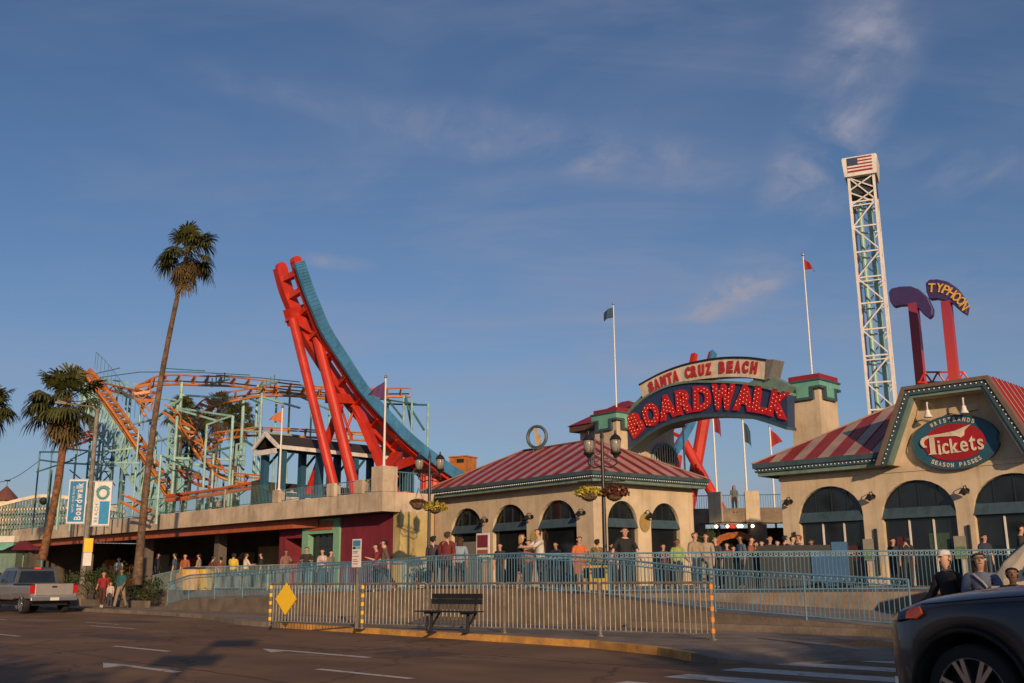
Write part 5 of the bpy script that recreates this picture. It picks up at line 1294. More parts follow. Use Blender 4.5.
def fan_palm(name,label,base,top,bend,r0,r1,crown,seed,nf=64,skirt=26,bark='trunk',group='palms beside the boardwalk',squash=1.0):
    rnd=random.Random(seed); t=thing(name,label,'palm tree',tuple(base),0,group); B=Vector(base); T=Vector(top)-B; bd=Vector(bend)
    pts=[];rs=[]; n=26
    for i in range(n+1):
        f=i/n; p=T*f+bd*math.sin(math.pi*f); pts.append(p); flare=.35*math.exp(-f*14); rs.append((r0+(r1-r0)*f+r0*flare)*(1+.05*(i%2)))
    m=MB(); m.path(pts,rs,12); m.build('trunk',M[bark],t,smooth=True)
    dirn=(pts[-1]-pts[-2]).normalized()
    m=MB()
    for i in range(nf):
        th=rnd.random()*2*math.pi; el=R(-28)+R(118)*(i/nf)**1.1
        d=Vector((math.cos(th)*math.cos(el),math.sin(th)*math.cos(el),math.sin(el)*squash))
        s_=crown*rnd.uniform(.8,1.1); frond_fan(m,T-Vector((0,0,rnd.random()*.4)),d,s_*.60,s_*.47,rnd,droop=.7 if el<.5 else .28)
    m.build('crown',M['palm_leaf'],t)
    if skirt:
        m=MB()
        for i in range(skirt):
            th=rnd.random()*2*math.pi; el=R(rnd.uniform(-80,-38)); d=Vector((math.cos(th)*math.cos(el),math.sin(th)*math.cos(el),math.sin(el)))
            frond_fan(m,T-Vector((0,0,.3+rnd.random()*.9)),d,crown*.42*rnd.uniform(.7,1.2),crown*.40,rnd,droop=.5,n=14)
        m.build('dead_fronds',M['palm_dead'],t)
    return t
def pv(px,py,D): return Vector(at(px,py,D))
fan_palm('palm_tree','tall slender fan palm leaning right, its crown the highest of all palms',pv(137,585,46),pv(188.5,247,46),(-.35,0,0),.17,.09,1.5,1,nf=38,skirt=20)
fan_palm('palm_tree','stout fan palm with a broad crown and a red lit trunk behind the pickup truck',pv(42,560,56),pv(68,396,56),(.2,0,0),.19,.19,2.3,2,nf=50,skirt=26,bark='trunk_sunlit')
fan_palm('palm_tree','fan palm half visible at the far left of the row',pv(-16,580,56),pv(-12,404,56),(0,0,0),.24,.2,1.7,3,nf=48,skirt=30)
for i,(x,y,D,c,s,l) in enumerate([(184,411,92,2.1,4,'distant fan palm seen behind the orange track just right of the tall palm trunk'),(220,407,88,1.9,5,'distant fan palm between the upper and lower orange curves, topmost of the group'),(240,415,95,1.9,6,'distant fan palm nearest the dark station roof'),(193,432,98,2.1,7,'low distant fan palm hidden in the mint steelwork')]):
    a=pv(x,y,D); fan_palm('palm_tree',l,(a.x-.8,D,PZ),tuple(a),(0,0,0),.3,.22,c,s,nf=40,skirt=20,group='distant palms behind the coaster')
# ================================================================= shrubs
def shrub(name,label,c,rad,h,seed,n=420,mt='shrub',group=None,spiky=False,cat='shrub'):
    rnd=random.Random(seed); t=thing(name,label,cat,tuple(c),0,group); m=MB(); m2=MB()
    for k in range(9):
        a=rnd.random()*6.28; m2.tube((0,0,0),(rad*.7*math.cos(a)*rnd.random(),rad*.7*math.sin(a)*rnd.random(),h*rnd.uniform(.5,.9)),.02,.008,4)
    m2.build('stem',M['trunk'],t)
    cl=[(rnd.uniform(-.6,.6)*rad,rnd.uniform(-.6,.6)*rad,rnd.uniform(.25,.8)*h,rnd.uniform(.35,.6)) for _ in range(12)]
    for i in range(n):
        if spiky:
            a=rnd.random()*6.28; el=R(rnd.uniform(25,85)); L=h*rnd.uniform(.6,1.1); d=Vector((math.cos(a)*math.cos(el),math.sin(a)*math.cos(el),math.sin(el))); p=Vector((rnd.uniform(-.1,.1),rnd.uniform(-.1,.1),0)); q=d.cross(Vector((0,0,1))).normalized()*.03
            m.add([p-q,p+q,p+d*L*.6+q,p+d*L-Vector((0,0,L*.15)),p+d*L*.6-q],[(0,1,2,3,4)]); continue
        x,y,z,r_=rnd.choice(cl); a=rnd.random()*6.28; b=rnd.uniform(-1,1); rr=r_*rad*rnd.random()**.4
        p=Vector((x+rr*math.cos(a)*math.sqrt(1-b*b),y+rr*math.sin(a)*math.sqrt(1-b*b),max(.03,z+rr*b*.8)))
        d=Vector((rnd.uniform(-1,1),rnd.uniform(-1,1),rnd.uniform(-.4,1))).normalized()*.10; q=d.cross(Vector((rnd.random(),rnd.random(),rnd.random()))).normalized()*.045
        m.add([p,p+d*.5+q,p+d,p+d*.5-q],[(0,1,2,3)])
    m.build('foliage',M[mt],t); return t
for i,(x,y,D,r_,h,l) in enumerate([(112,590,47,1.2,1.7,'dark leafy bush behind the family on the pavement'),(98,592,48,1.0,1.5,'dark leafy bush between the street light and the family'),(126,588,46,1.2,1.6,'dark leafy bush just left of the tall palm trunk'),(146,590,46,.9,1.0,'low bush at the right foot of the tall palm'),(70,588,50,1.2,1.3,'low bush behind the pickup tailgate'),(30,588,54,1.3,1.2,'low bush beyond the pickup cab')]):
    c=W.world(W.px(x,y,1.3)[0],1.3,0); D=c[1]; shrub('bush',l,(c[0],D,.13),r_,h+.4,20+i,n=700,group='bushes along the planter')
# planter kerb under the bushes
m=MB(); m.box(-46,-34.4,.55,.8,.128,.42); tag(wf(m.build('planter_kerb',M['concrete'])),'low concrete planter kerb running left from the foot of the ramp','kerb')
c=at(500-0,555,33)
shrub('potted_plant','green and yellow upright plant beside the yellow wall at the deck corner',(at(420,556,43)[0],43,PZ),.42,1.25,41,n=420,cat='plant')
shrub('potted_plant','bushy green plant by the corner of the arched building behind the railing',(at(594,556,40)[0],40,PZ),.55,1.75,42,n=380,cat='plant')
p=at(716,556,52); shrub('potted_plant','dark spiky plant beside the shadowed wall under the far deck',(p[0],52,PZ+1.8),1.0,1.3,43,n=90,spiky=True,cat='plant'); 
m=MB(); m.lathe([(.35,0),(.5,.9),(.42,1.8)],(p[0],52,PZ),14); tag(m.build('tall_planter',M['concrete']),'tall concrete planter carrying the dark spiky plant','planter')
# ================================================================= lamp posts with baskets
def lamp_post(label,px,D,ylamp,arms,group='black twin lamp posts',base=PZ):
    c=at(px,560,D); X=at(px,480,D)[0]; t=thing('lamp_post',label,'lamp post',(X,D,base),R(-8),group); zl=at(px,ylamp,D)[2]-base
    m=MB(); m.lathe([(.20,0),(.20,.12),(.12,.3),(.10,.7),(.065,.9),(.055,zl-.6),(.045,zl+.25)],(0,0,0),12); m.lathe([(.05,0),(.06,.08),(.01,.3)],(0,0,zl+.25),8); m.build('post',M['black'],t)
    for s_ in arms:
        m=MB(); m.path([(0,0,zl-.55),(s_*.25,0,zl-.62),(s_*.42,0,zl-.5),(s_*.40,0,zl-.3)],.022,6)
        # scrolls
        for (cx_,cz_,rr) in ((.20,zl-.38,.10),(.12,zl-.18,.07)):
            m.path([(s_*(cx_+rr*math.cos(a*.5)*(1-a/22)),0,cz_+rr*math.sin(a*.5)*(1-a/22)) for a in range(14)],.013,5)
        m.beam((0,0,zl-.35),(s_*.4,0,zl-.32),.03); m.build('arm',M['black'],t)
        m=MB(); m.lathe([(.05,-.32),(.10,-.24),(.16,-.20),(.17,-.16)],(s_*.40,0,zl),12); m.lathe([(.16,.20),(.18,.22),(.12,.32),(.04,.38),(.015,.50)],(s_*.40,0,zl),12)
        for k in range(6):
            a=k*math.pi/3; m.tube((s_*.40+.12*math.cos(a),.12*math.sin(a),zl-.17),(s_*.40+.165*math.cos(a),.165*math.sin(a),zl+.21),.008,n=4)
        lh=m.build('lantern',M['black'],t)
        m=MB(); m.lathe([(.11,-.16),(.15,.0),(.16,.12),(.15,.2)],(s_*.40,0,zl),14); m.build('lantern_glass',mat('smoky_glass',(.26,.24,.21),.2,var=.05),lh,smooth=True)
    return t,X,zl
def basket(label,X,D,z,r_,mt,seed,group='flower baskets hung on the lamp posts'):
    rnd=random.Random(seed); t=thing('flower_basket',label,'flower basket',(X,D,z),0,group); 
    m=MB(); m.lathe([(.05,-.22),(.2,-.15),(.28,.0),(.27,.03)],(0,0,0),12); m.build('basket',M['trunk'],t)
    m=MB()
    for i in range(520):
        a=rnd.random()*6.28; b=rnd.uniform(-.75,1); rr=r_*rnd.uniform(.6,1.05); p=Vector((rr*math.cos(a)*math.sqrt(1-b*b)*1.2,rr*math.sin(a)*math.sqrt(1-b*b),rr*b*.5+.05))
        d=Vector((rnd.uniform(-1,1),rnd.uniform(-1,1),rnd.uniform(-1,1))).normalized()*.08; q=d.cross(Vector((rnd.random(),rnd.random(),rnd.random()))).normalized()*.035
        m.add([p-d*.5,p+q,p+d*.5,p-q],[(0,1,2,3)])
    m.build('flowers',M[mt],t)
    m=MB()
    for k in range(3): a=k*2.09; m.tube((.26*math.cos(a),.26*math.sin(a),.02),(0,0,.6),.008,n=4)
    m.build('chain',M['black'],t)
t,X,zl=lamp_post('black twin lamp post with scrolled arms standing before the arched building corner',603,30,447,(-1,1))
m=MB(); zz=at(603,484,30)[2]-PZ; m.tube((-.75,0,zz+.08),(.65,0,zz+.08),.02,n=6); m.build('basket_bar',M['black'],t)
bz=at(603,494,30)[2]; basket('yellow flowered hanging basket left of the central lamp post',X-.42,30,bz,.36,'yellow_flower',51); basket('dark maroon flowered hanging basket right of the central lamp post',X+.32,30,bz,.38,'red_flower',52)
t,X,zl=lamp_post('black twin lamp post at the deck corner left of the striped roof',429.5,38,465,(-1,1))
m=MB(); zz=at(429,502,38)[2]-PZ; m.tube((-.5,0,zz),(.6,0,zz),.02,n=6); m.build('basket_bar',M['black'],t)
bz=at(429,508,38)[2]; basket('yellow flowered hanging basket on the lamp post at the deck corner',X+.22,38,bz,.40,'yellow_flower',53); basket('small maroon flowered hanging basket beside the yellow one at the deck corner',X-.42,38,bz+.15,.26,'red_flower',54)
# ================================================================= street light with banners
b0=at(81,600,50); t=thing('street_light','tall grey street light with a long arm and two blue and white banners','street light',(b0[0],50,.13)); tp=at(97,409,50)
H=tp[2]-.13
m=MB(); m.lathe([(.30,0),(.28,.9),(.16,1.0)],(0,0,0),10); m.build('footing',M['concrete'],t)
dx=0
m=MB(); m.lathe([(.15,.9),(.13,4),(.10,H)],(0,0,0),10); m.build('pole',M['galv'],t)
a=at(68,407,50); m=MB(); m.path([(0,0,H-.1),(-.3,0,H+.12),(-1.0,0,H+.2),(-1.6,-.1,H+.28)],.045,6); m.build('arm',M['galv'],t); m=MB(); m.prism([(-.32,-.02),(.22,-.08),(.28,.02),(-.1,.12),(-.32,.06)],-.12,.12); m.xf(Matrix.Translation((-1.75,-.1,H+.30))); m.build('lamp_head',M['galv'],t)
def local_px(px,py,yoff=0): q=at(px,py,50+yoff); return q[0]-b0[0],q[2]-.13
z1=local_px(80,480)[1]; z0=local_px(80,523)[1]
def banner(lab,x0,x1,z0,z1,kind):
    m=MB(); m.tube((0,0,z1+.03),(x0 if x0<0 else x1,0,z1+.03),.02,n=6); m.tube((0,0,z0-.03),(x0 if x0<0 else x1,0,z0-.03),.02,n=6)
    m.box(x0,x1,-.02,.0,z0,z1); b=m.build('banner',M['white'],t,label=lab)
    m=MB(); w_=x1-x0; h=z1-z0
    if kind==0:
        m.box(x0+.06,x1-.06,-.027,-.021,z0+.06,z1-.06); m.build('print',mat('banner_blue',(.02,.20,.42),.7),b)
        m=MB(); mx=Matrix.Translation(((x0+x1)/2+.09,0,(z0+z1)/2-.0))@Matrix.Rotation(R(-90),4,'Y')
        text_line(m,'Boardwalk',0,0,h*.86,.34,-.036,-.029,bold=.02); m.xf(mx); k0=len(m.v)
        m2=MB(); text_line(m2,'SANTA CRUZ BEACH',0,0,h*.6,.10,-.036,-.029); m2.xf(Matrix.Translation(((x0+x1)/2-.19,0,(z0+z1)/2+.1))@Matrix.Rotation(R(-90),4,'Y'))
        m.add(m2.v,m2.f); m.build('lettering',M['white'],b)
    else:
        m.box(x0+.32,x1-.06,-.027,-.021,z0+.06,z0+h*.55); m.build('print',mat('banner_sky_blue',(.03,.26,.52),.7),b)
        m=MB(); m.torus(((x0+x1)/2+.02,-.02,z0+h*.74),.26,.07,'y',20,6); m.path([((x0+x1)/2+.02+.34*math.cos(a*.5),-.03,z0+h*.74+.34*math.sin(a*.5)) for a in range(1,7)],.05,5); m.build('emblem',mat('banner_teal',(.10,.30,.33),.7),b)
        m=MB(); text_line(m,'BEACH',0,0,h*.42,.16,-.036,-.029); m.xf(Matrix.Translation((x0+.18,0,z0+h*.28))@Matrix.Rotation(R(-90),4,'Y')); m.build('lettering',mat('banner_letter',(.12,.25,.32),.7),b)
xa=local_px(72,500)[0]; xb=local_px(86.5,500)[0]; xc=local_px(92,500)[0]; xd=local_px(108,500)[0]
banner('blue banner with white vertical lettering',-1.06-.0,-.16,z0,z1,0)
banner('white banner with a round teal emblem',.20,1.06,z0-.12,z1-.1,1)
z=local_px(87,550)[1]; m=MB(); m.box(-.02,.42,-.17,-.15,z-.1,z+.55); s_=m.build('notice',M['yellow'],t); m=MB(); m.box(.0,.40,-.17,-.15,z-.75,z-.12); m.build('notice',M['white'],t)
# patio umbrella far left, teal shop wall
p=at(23,560,62); t=thing('patio_umbrella','dark red patio umbrella behind the pickup at the far left','umbrella',(p[0],62,PZ)); h=at(23,548,62)[2]-PZ
m=MB(); m.tube((0,0,0),(0,0,h),.03); m.build('pole',M['galv'],t); m=MB(); m.lathe([(1.25,h-.15),(.02,h+.45)],(0,0,0),8); m.build('canopy',M['maroon'],t)
p=at(-12,560,76); t=thing('teal_shop','low mint green shop with a white awning edge at the far left','shop',(p[0],76,PZ),R(-10)); f_=Fr(p[0],76,PZ,-10); u1=f_.px(17,545)[0]; h=f_.px(5,538)[1]
m=MB(); m.box(-14,u1,0,6,0,h-.9); m.build('wall',M['green_trim'],t); m=MB(); m.box(-14,u1+.3,-.8,6.2,h-.9,h-.35); m.build('awning',M['green_bright'],t); m=MB(); m.box(-14,u1+.4,-.9,6.3,h-.35,h+.1); m.build('fascia',M['white'],t)
p=at(48,495,75); t=thing('slender_lamp','tall dark pole with round lamps beside the stout palm trunk','lamp post',(p[0],75,PZ)); h=at(38,450,75)[2]-PZ
m=MB(); m.tube((0,0,0),(0,0,h),.09,.05); m.build('post',M['teal_dark'],t); m=MB(); m.ball((-.3,0,h*.62),.3,8); m.ball((.3,0,h*.55),.3,8); m.build('globe',M['frame'],t)
# overhead wire to the left
p0=Vector(at(-30,474,70)); p1=Vector(at(40,460,70)); m=MB(); m.path([tuple(p0.lerp(p1,i/12)-Vector((0,0,1.0*math.sin(math.pi*i/12)))) for i in range(13)],.02,4); tag(m.build('overhead_wire',M['black']),'thin sagging wire crossing the sky at the far left','wire')
# ================================================================= plaza furniture
p=at(820,592,31); t=thing('blue_cart','blue vendor cart behind the level plaza railing before the left ticket arch','cart',(p[0],31,PZ),R(-20)); f_=Fr(p[0],31,PZ,-20)
ua,ub=f_.px(812,570)[0],f_.px(849,570)[0]; h=1.12
m=MB(); m.box(ua,ub,0,.9,.12,h); m.build('body',mat('bright_blue_cart',(.02,.09,.22),.5),t); m=MB(); m.box(ub-.45,ub,-.02,.92,h,h+.28); m.build('end_box',mat('mid_blue_box',(.025,.11,.24),.5),t)
m=MB(); m.box(ua-1.6,ub-.47,-.05,1.0,h+.002,h+.2); m.box(ua-1.5,ua-.02,.05,.9,0,h); m.build('counter',mat('dark_grey_counter',(.03,.03,.03),.6),t)
for x in (ua+.2,ub-.2): m=MB(); m.lathe([(.14,-.03),(.14,.03)],(0,0,0),14); m.xf(Matrix.Translation((x,-.03,.14))@Matrix.Rotation(R(90),4,'X')); m.build('wheel',M['rubber'],t)
p=at(765,590,32); t=thing('dark_counter','long dark queue counter behind the railing left of the blue cart','counter',(p[0],32,PZ),R(-20)); m=MB(); m.box(-1.2,2.6,0,.7,0,1.05); m.build('body',mat('charcoal_counter',(.022,.02,.018),.7),t); m=MB(); m.box(-1.25,2.65,-.04,.74,1.05,1.1); m.build('top',M['galv'],t)
p=at(194-0,556,42)
for i,(x,D,lab) in enumerate([(192,46,'wide pale yellow bin behind the left ramp railing'),(208,46,'round bright yellow bin beside the pale one on the left')]):
    c=at(x,556,D); t=thing('yellow_bin',lab,'bin',(c[0],D,PZ),0,'yellow bins behind the left ramp'); m=MB(); m.lathe([(.28,0),(.36,.85),(.38,.9)],(0,0,0),14,sx=1.3 if i==0 else 1); m.build('body',mat('pale_yellow_plastic',(.55,.36,.12),.5) if i==0 else mat('bright_yellow_plastic',(.62,.42,.03),.5),t); m=MB(); m.lathe([(.38,.9),(.34,.96),(.1,1.0)],(0,0,0),14); m.build('lid',M['frame'],t)
p=at(483,545,40); t=thing('menu_stand','red and white menu stand between the first two arches','sign',(p[0],40,PZ),R(-45)); z=p[2]-PZ
m=MB(); m.box(-.35,.35,-.03,.03,z-.45,z+.45); m.build('board',M['white'],t); m=MB(); m.box(-.3,.3,-.036,-.031,z-.1,z+.38); m.cm=1; m.box(-.3,.3,-.036,-.031,z-.38,z-.18); m.build('print',[M['maroon'],M['orange_red']],t); m=MB(); m.box(-.3,-.25,-.02,.02,0,z-.45); m.box(.25,.3,-.02,.02,0,z-.45); m.build('leg',M['black'],t)
p=at(514,580,31)
for i,(x,D,l) in enumerate([(600,29.5,'yellow news rack by the foot of the central lamp post'),(592,29.8,'ochre news rack touching the yellow one on its left')]):
    c=at(x,585,D); t=thing('news_rack',l,'news rack',(c[0],D,PZ),R(-15),'news racks by the lamp post'); m=MB(); m.box(-.25,.25,-.2,.2,.05,.75); m.build('body',mat(['yellow_rack','ochre_rack'][i],[(.55,.36,.03),(.45,.24,.04)][i],.5),t); m=MB(); m.box(-.19,.19,-.212,-.202,.4,.68); m.build('window',M['glass'],t); m=MB(); m.box(-.22,.22,-.17,.17,0,.05); m.build('foot',M['black'],t)
# ================================================================= vehicles
def wheel(parent,x,y,r_,w_,side,spokes=5,rim='chrome',twin=True):
    # wheel centred at (x,y,r), axle along y; side=-1 faces -y
    e=bpy.data.objects.new('wheel',None); COL.objects.link(e); e.parent=parent; e.location=(x,y,r_)
    m=MB(); Rm=Matrix.Rotation(R(90),4,'X')
    m.lathe([(r_*.74,-w_/2),(r_*.90,-w_/2),(r_*.985,-w_*.38),(r_,-w_*.2),(r_,w_*.2),(r_*.985,w_*.38),(r_*.90,w_/2),(r_*.74,w_/2)],(0,0,0),40,caps=False)
    m.xf(Rm); m.build('tyre',M['rubber'],e,smooth=True)
    m=MB(); m.lathe([(r_*.77,-w_*.44),(r_*.73,-w_*.47),(r_*.70,-w_*.36),(r_*.69,0)],(0,0,0),36,caps=False); 
    m.lathe([(r_*.69,-w_*.05),(r_*.02,-w_*.05)],(0,0,0),20)
    m.xf(Rm if side>0 else Rm@Matrix.Rotation(math.pi,4,'X')); 
    m2=MB(); f=side*w_*.40
    for k in range(spokes):
        a=2*math.pi*k/spokes+.3
        for da in ((-.13,.13) if twin else (0,)):
            m2.beam((r_*.10*math.cos(a),f*.9,r_*.10*math.sin(a)),(r_*.72*math.cos(a+da),f*1.05,r_*.72*math.sin(a+da)),.035 if twin else .07,.03,up=(0,1,0))
    m2.lathe([(r_*.15,-.02),(r_*.13,.02)],(0,0,0),16); 
    for i in range(len(m2.v)-32,len(m2.v)): x_,y_,z_=m2.v[i]; m2.v[i]=(x_,f*.95+z_*side,y_)
    m2.torus((0,f*1.08,0),r_*.735,.014,'y',36,6)
    m2.build('rim',M[rim],e); m.build('rim_well',M['frame'],e); return e
def loft(secs,cap=True):
    # secs: list of closed loops (same count) of 3D points
    m=MB(); n=len(secs[0]); vs=[p for s_ in secs for p in s_]; fs=[]
    for i in range(len(secs)-1):
        for k in range(n): fs.append((i*n+k,i*n+(k+1)%n,(i+1)*n+(k+1)%n,(i+1)*n+k))
    if cap: fs+=[tuple(range(n-1,-1,-1)),tuple(range((len(secs)-1)*n,len(secs)*n))]
    m.add(vs,fs); return m
# --- SUV: local +x = forward (street -u), driver's left side faces the camera
WC=W.loc(3.62,8.55,0)
ang=W.deg+180-9
wx,wy=at(980,685,8.2)[0],8.2
# car frame: origin under front axle centre; near side at local +y (car's left)
ca,sa=math.cos(R(ang)),math.sin(R(ang)); TW=.80
# near wheel centre located at (wx,wy): origin = wheel - TW*(left vector)
lx,ly=-sa,ca
suv=thing('dark_suv','dark grey suv entering at the lower right corner with its amber side lamp','car',(wx-lx*TW,wy-ly*TW,0),R(ang))
HW=.955
def prof(x):
    # returns (z_low, z_belt(shoulder), z_top, half width) along the car
    T=[(.98,.42,.72,.80,.40),(.93,.30,.80,.92,.62),(.84,.25,.90,1.00,.76),(.68,.23,.98,1.065,.875),(.45,.22,1.03,1.12,.93),(.1,.22,1.07,1.17,.95),(-.3,.22,1.09,1.205,.955),(-.75,.22,1.11,1.235,.955),(-1.05,.22,1.12,1.24,.955),(-2.0,.22,1.12,1.24,.955),(-3.0,.22,1.12,1.22,.955),(-3.5,.28,1.10,1.16,.93),(-3.85,.40,1.05,1.10,.80)]
    if x>=T[0][0]: return T[0][1:]
    for a,b in zip(T,T[1:]):
        if x>=b[0]:
            f=(a[0]-x)/(a[0]-b[0]); return tuple(a[i]+(b[i]-a[i])*f for i in range(1,5))
    return T[-1][1:]
xs=[.985,.96,.93,.88,.82,.75,.66,.56,.50]+[.46-.06*i for i in range(0,16)]+[-.5,-.6,-.8,-1.05,-1.4,-1.8,-2.2,-2.38]+[-2.42-.06*i for i in range(0,16)]+[-3.35,-3.5,-3.7,-3.85]
RA=.47
def archz(x,zc=.39):
    z=0
    for cx_ in (0,-2.86):
        d=abs(x-cx_)
        if d<RA: z=max(z,zc+math.sqrt(RA*RA-d*d))
    return z
secs=[]
for x in xs:
    zl,zb,zt,hw=prof(x); za=max(zl,archz(x)); za=min(za,zb-.07)
    L=[]
    half=[(hw*.93,za if za>zl+.01 else zl),(hw*.985,za+.05 if za>zl+.01 else zl+.14),(hw*1.0,za+(zb-za)*.45),(hw*.995,zb-.06),(hw*.965,zb),(hw*.88,zb+(zt-zb)*.45),(hw*.66,zt-.012),(hw*.33,zt+.012),(0,zt+.015)]
    fx_=x if x<.45 else .45+(x-.45)*.82
    L=[(fx_,y,z) for y,z in half]+[(fx_,-y,z) for y,z in half[-2::-1]]
    secs.append(L)
m=loft(secs); body=m.build('body',M['suv'],suv,smooth=True)
bpy.context.view_layer.update()
# arch lip trims and dark wells
for cx_ in (0,-2.86):
    for s_ in (-1,1):
        m=MB(); pts=[(cx_+(RA+.012)*math.cos(a),s_*(HW-.012),.39+(RA+.012)*math.sin(a)) for a in [R(-12+ i*204/20) for i in range(21)]]; m.path(pts,.018,6); m.build('wheel_arch',M['rubber'],suv)
m=MB(); m.box(.44,-3.3,-.72,.72,.24,.72); m.build('underbody',M['rubber'],suv)
for x,y in ((0,1),(0,-1),(-2.86,1),(-2.86,-1)): wheel(suv,x,y*TW,.385,.235,y,7)
# greenhouse
g=[(-.72,1.21),(-1.45,1.60),(-1.9,1.69),(-2.9,1.70),(-3.5,1.62),(-3.78,1.12)]
m=MB()
lo=[(-.72,.80),(-1.45,.70),(-1.9,.67),(-2.9,.66),(-3.5,.62),(-3.78,.74)]
vs=[];fs=[]
for (x,z),(x2,w_) in zip(g,lo): vs+=[(x,w_,z),(x,-w_,z)]
base=[(-.72,.80),(-.72,-.80)]
n=len(g)
for (x,z) in g: vs+=[(x,.84,1.19),(x,-.84,1.19)]
for i in range(n-1):
    fs+=[(2*i,2*i+1,2*i+3,2*i+2),(2*n+2*i,2*i,2*i+2,2*n+2*i+2),(2*i+1,2*n+2*i+1,2*n+2*i+3,2*i+3)]
m.add(vs,fs); gh=m.build('window',M['glass'],suv)
m=MB(); m.path([(x,w_*.99,z) for (x,z),(_,w_) in zip(g,lo)],.035,6); m.path([(x,-w_*.99,z) for (x,z),(_,w_) in zip(g,lo)],.035,6)
m.add([(-1.42,.70,1.60),(-1.42,-.70,1.60),(-1.9,-.67,1.72),(-1.9,.67,1.72),(-2.9,.66,1.73),(-2.9,-.66,1.73),(-3.5,-.62,1.65),(-3.5,.62,1.65)],[(0,1,2,3),(3,2,5,4),(4,5,6,7)])
for x in (-1.95,-2.9): m.beam((x,.69,1.68),(x,.86,1.13),.07,.04); m.beam((x,-.69,1.68),(x,-.86,1.13),.07,.04)
m.build('roof',M['suv'],suv,smooth=False)
m=MB()
for s_ in (-1,1): m.add([(.60,s_*.86,.985),(.47,s_*.905,1.02),(.50,s_*.925,.94),(.60,s_*.895,.92),(.68,s_*.84,.92),(.74,s_*.75,.93),(.72,s_*.755,.975)],[(0,1,2,3,4,5,6)])
hl=m.build('headlight',M['glass'],suv); mod=hl.modifiers.new('s','SOLIDIFY'); mod.thickness=.03; mod.offset=0
m=MB(); 
for s_ in (-1,1): m.add([(.45,s_*.925,1.03),(.36,s_*.945,1.045),(.33,s_*.965,.99),(.40,s_*.962,.95),(.49,s_*.945,.945),(.49,s_*.925,1.0)],[(0,1,2,3,4,5)])
al=m.build('side_lamp',M['amber'],suv); mod=al.modifiers.new('s','SOLIDIFY'); mod.thickness=.02; mod.offset=0
m=MB()
for s_ in (-1,1): m.lathe([(.06,-.02),(.055,.03)],(.72,s_*.74,.44),14)
m.build('fog_light',M['chrome'],suv)
m=MB(); m.box(.84,.885,-.5,.5,.55,.78); m.build('grille',M['black'],suv)
for s_ in (-1,1):
    m=MB(); m.ball((-1.05,s_*1.03,1.17),.12,10,.09); m.beam((-1.05,s_*.9,1.12),(-1.05,s_*1.02,1.15),.05); m.build('mirror',M['suv'],suv)
m=MB()
for s_ in (1,-1):
    m.path([(-.62,s_*.962,1.02),(-.62,s_*.965,.62),(-.60,s_*.955,.30)],.006,4)
    m.path([(-1.9,s_*.962,1.05),(-1.9,s_*.965,.30)],.006,4)
    m.path([(.35,s_*.93,1.06),(-.3,s_*.935,1.12),(-.9,s_*.93,1.16)],.006,4)
m.build('panel_gap',M['black'],suv)
m=MB()
for s_ in (1,-1): m.beam((-1.55,s_*.975,.98),(-1.75,s_*.975,.98),.03,.04)
m.build('door_handle',M['suv'],suv)
# --- pickup truck (rear view), forward = -u of the street frame
pc=gnd(52,613.5); tk=thing('pickup_truck','silver pickup truck seen from behind with a third brake light lit above the cab window','pickup truck',(pc[0],pc[1],0),R(W.deg+180))
# local origin: rear bumper centre on ground, +x forward
m=MB()
sx=[(0,.62,1.10,.93),(.1,.60,1.12,.955),(.55,.60,1.13,.96),(.68,.60,1.13,.96),(1.9,.60,1.13,.96),(2.0,.55,1.15,.96),(4.0,.55,1.13,.96),(5.0,.55,1.10,.95),(5.35,.5,1.0,.86)]
secs=[[(x,w_*.95,zl),(x,w_,zl+.2),(x,w_,zt-.08),(x,w_*.97,zt),(x,-w_*.97,zt),(x,-w_,zt-.08),(x,-w_,zl+.2),(x,-w_*.95,zl)] for x,zl,zt,w_ in sx]
m=loft(secs); m.build('body',mat('shaded_truck_paint',(.27,.27,.265),.35,metal=.3,coat=.4),tk)  # silver body greyed to carry shade; the tailgate keeps the lit tone
m=MB(); m.box(.09,1.95,-.80,.80,1.131,1.139); m.build('bed_floor',M['black'],tk)
m=MB(); m.box(.05,1.95,.84,.95,1.12,1.19); m.box(.05,1.95,-.95,-.84,1.12,1.19); m.build('bed_rail',M['black'],tk)
m=MB(); m.box(-.035,.04,-.76,.76,.72,1.18); tg=m.build('tailgate',M['silver'],tk); bev(tg,.02)
m=MB(); m.box(-.045,-.036,-.10,.10,1.02,1.09); m.build('handle',M['black'],tg)
m=MB(); m.box(-.14,.0,-.93,.93,.50,.66); bp=m.build('bumper',M['chrome'],tk); bev(bp,.03)
m=MB(); m.box(-.155,-.142,-.17,.17,.52,.64); m.build('number_plate',M['white'],bp)
for s_ in (-1,1):
    m=MB(); m.box(-.03,.05,s_*.77,s_*.945,.80,1.12); m.build('tail_light',M['taillight'],tk)
cab=[(1.98,1.12),(2.05,1.78),(2.25,1.86),(3.6,1.84),(4.3,1.16)]
m=MB(); vs=[];n=len(cab)
for x,z in cab: w_=.90 if z<1.3 else .74; vs+=[(x,w_,z),(x,-w_,z)]
m.add(vs,[(2*i,2*i+1,2*i+3,2*i+2) for i in range(n-1)]+[tuple(2*i for i in range(n)),tuple(2*i+1 for i in range(n-1,-1,-1))]); m.build('cab',mat('shaded_truck_cab',(.10,.10,.105),.3,metal=.3,coat=.5),tk)  # cab of the silver truck, shade put into its dark colour
m=MB(); m.add([(1.975,.76,1.22),(1.975,-.76,1.22),(2.03,-.66,1.70),(2.03,.66,1.70)],[(0,1,2,3)])
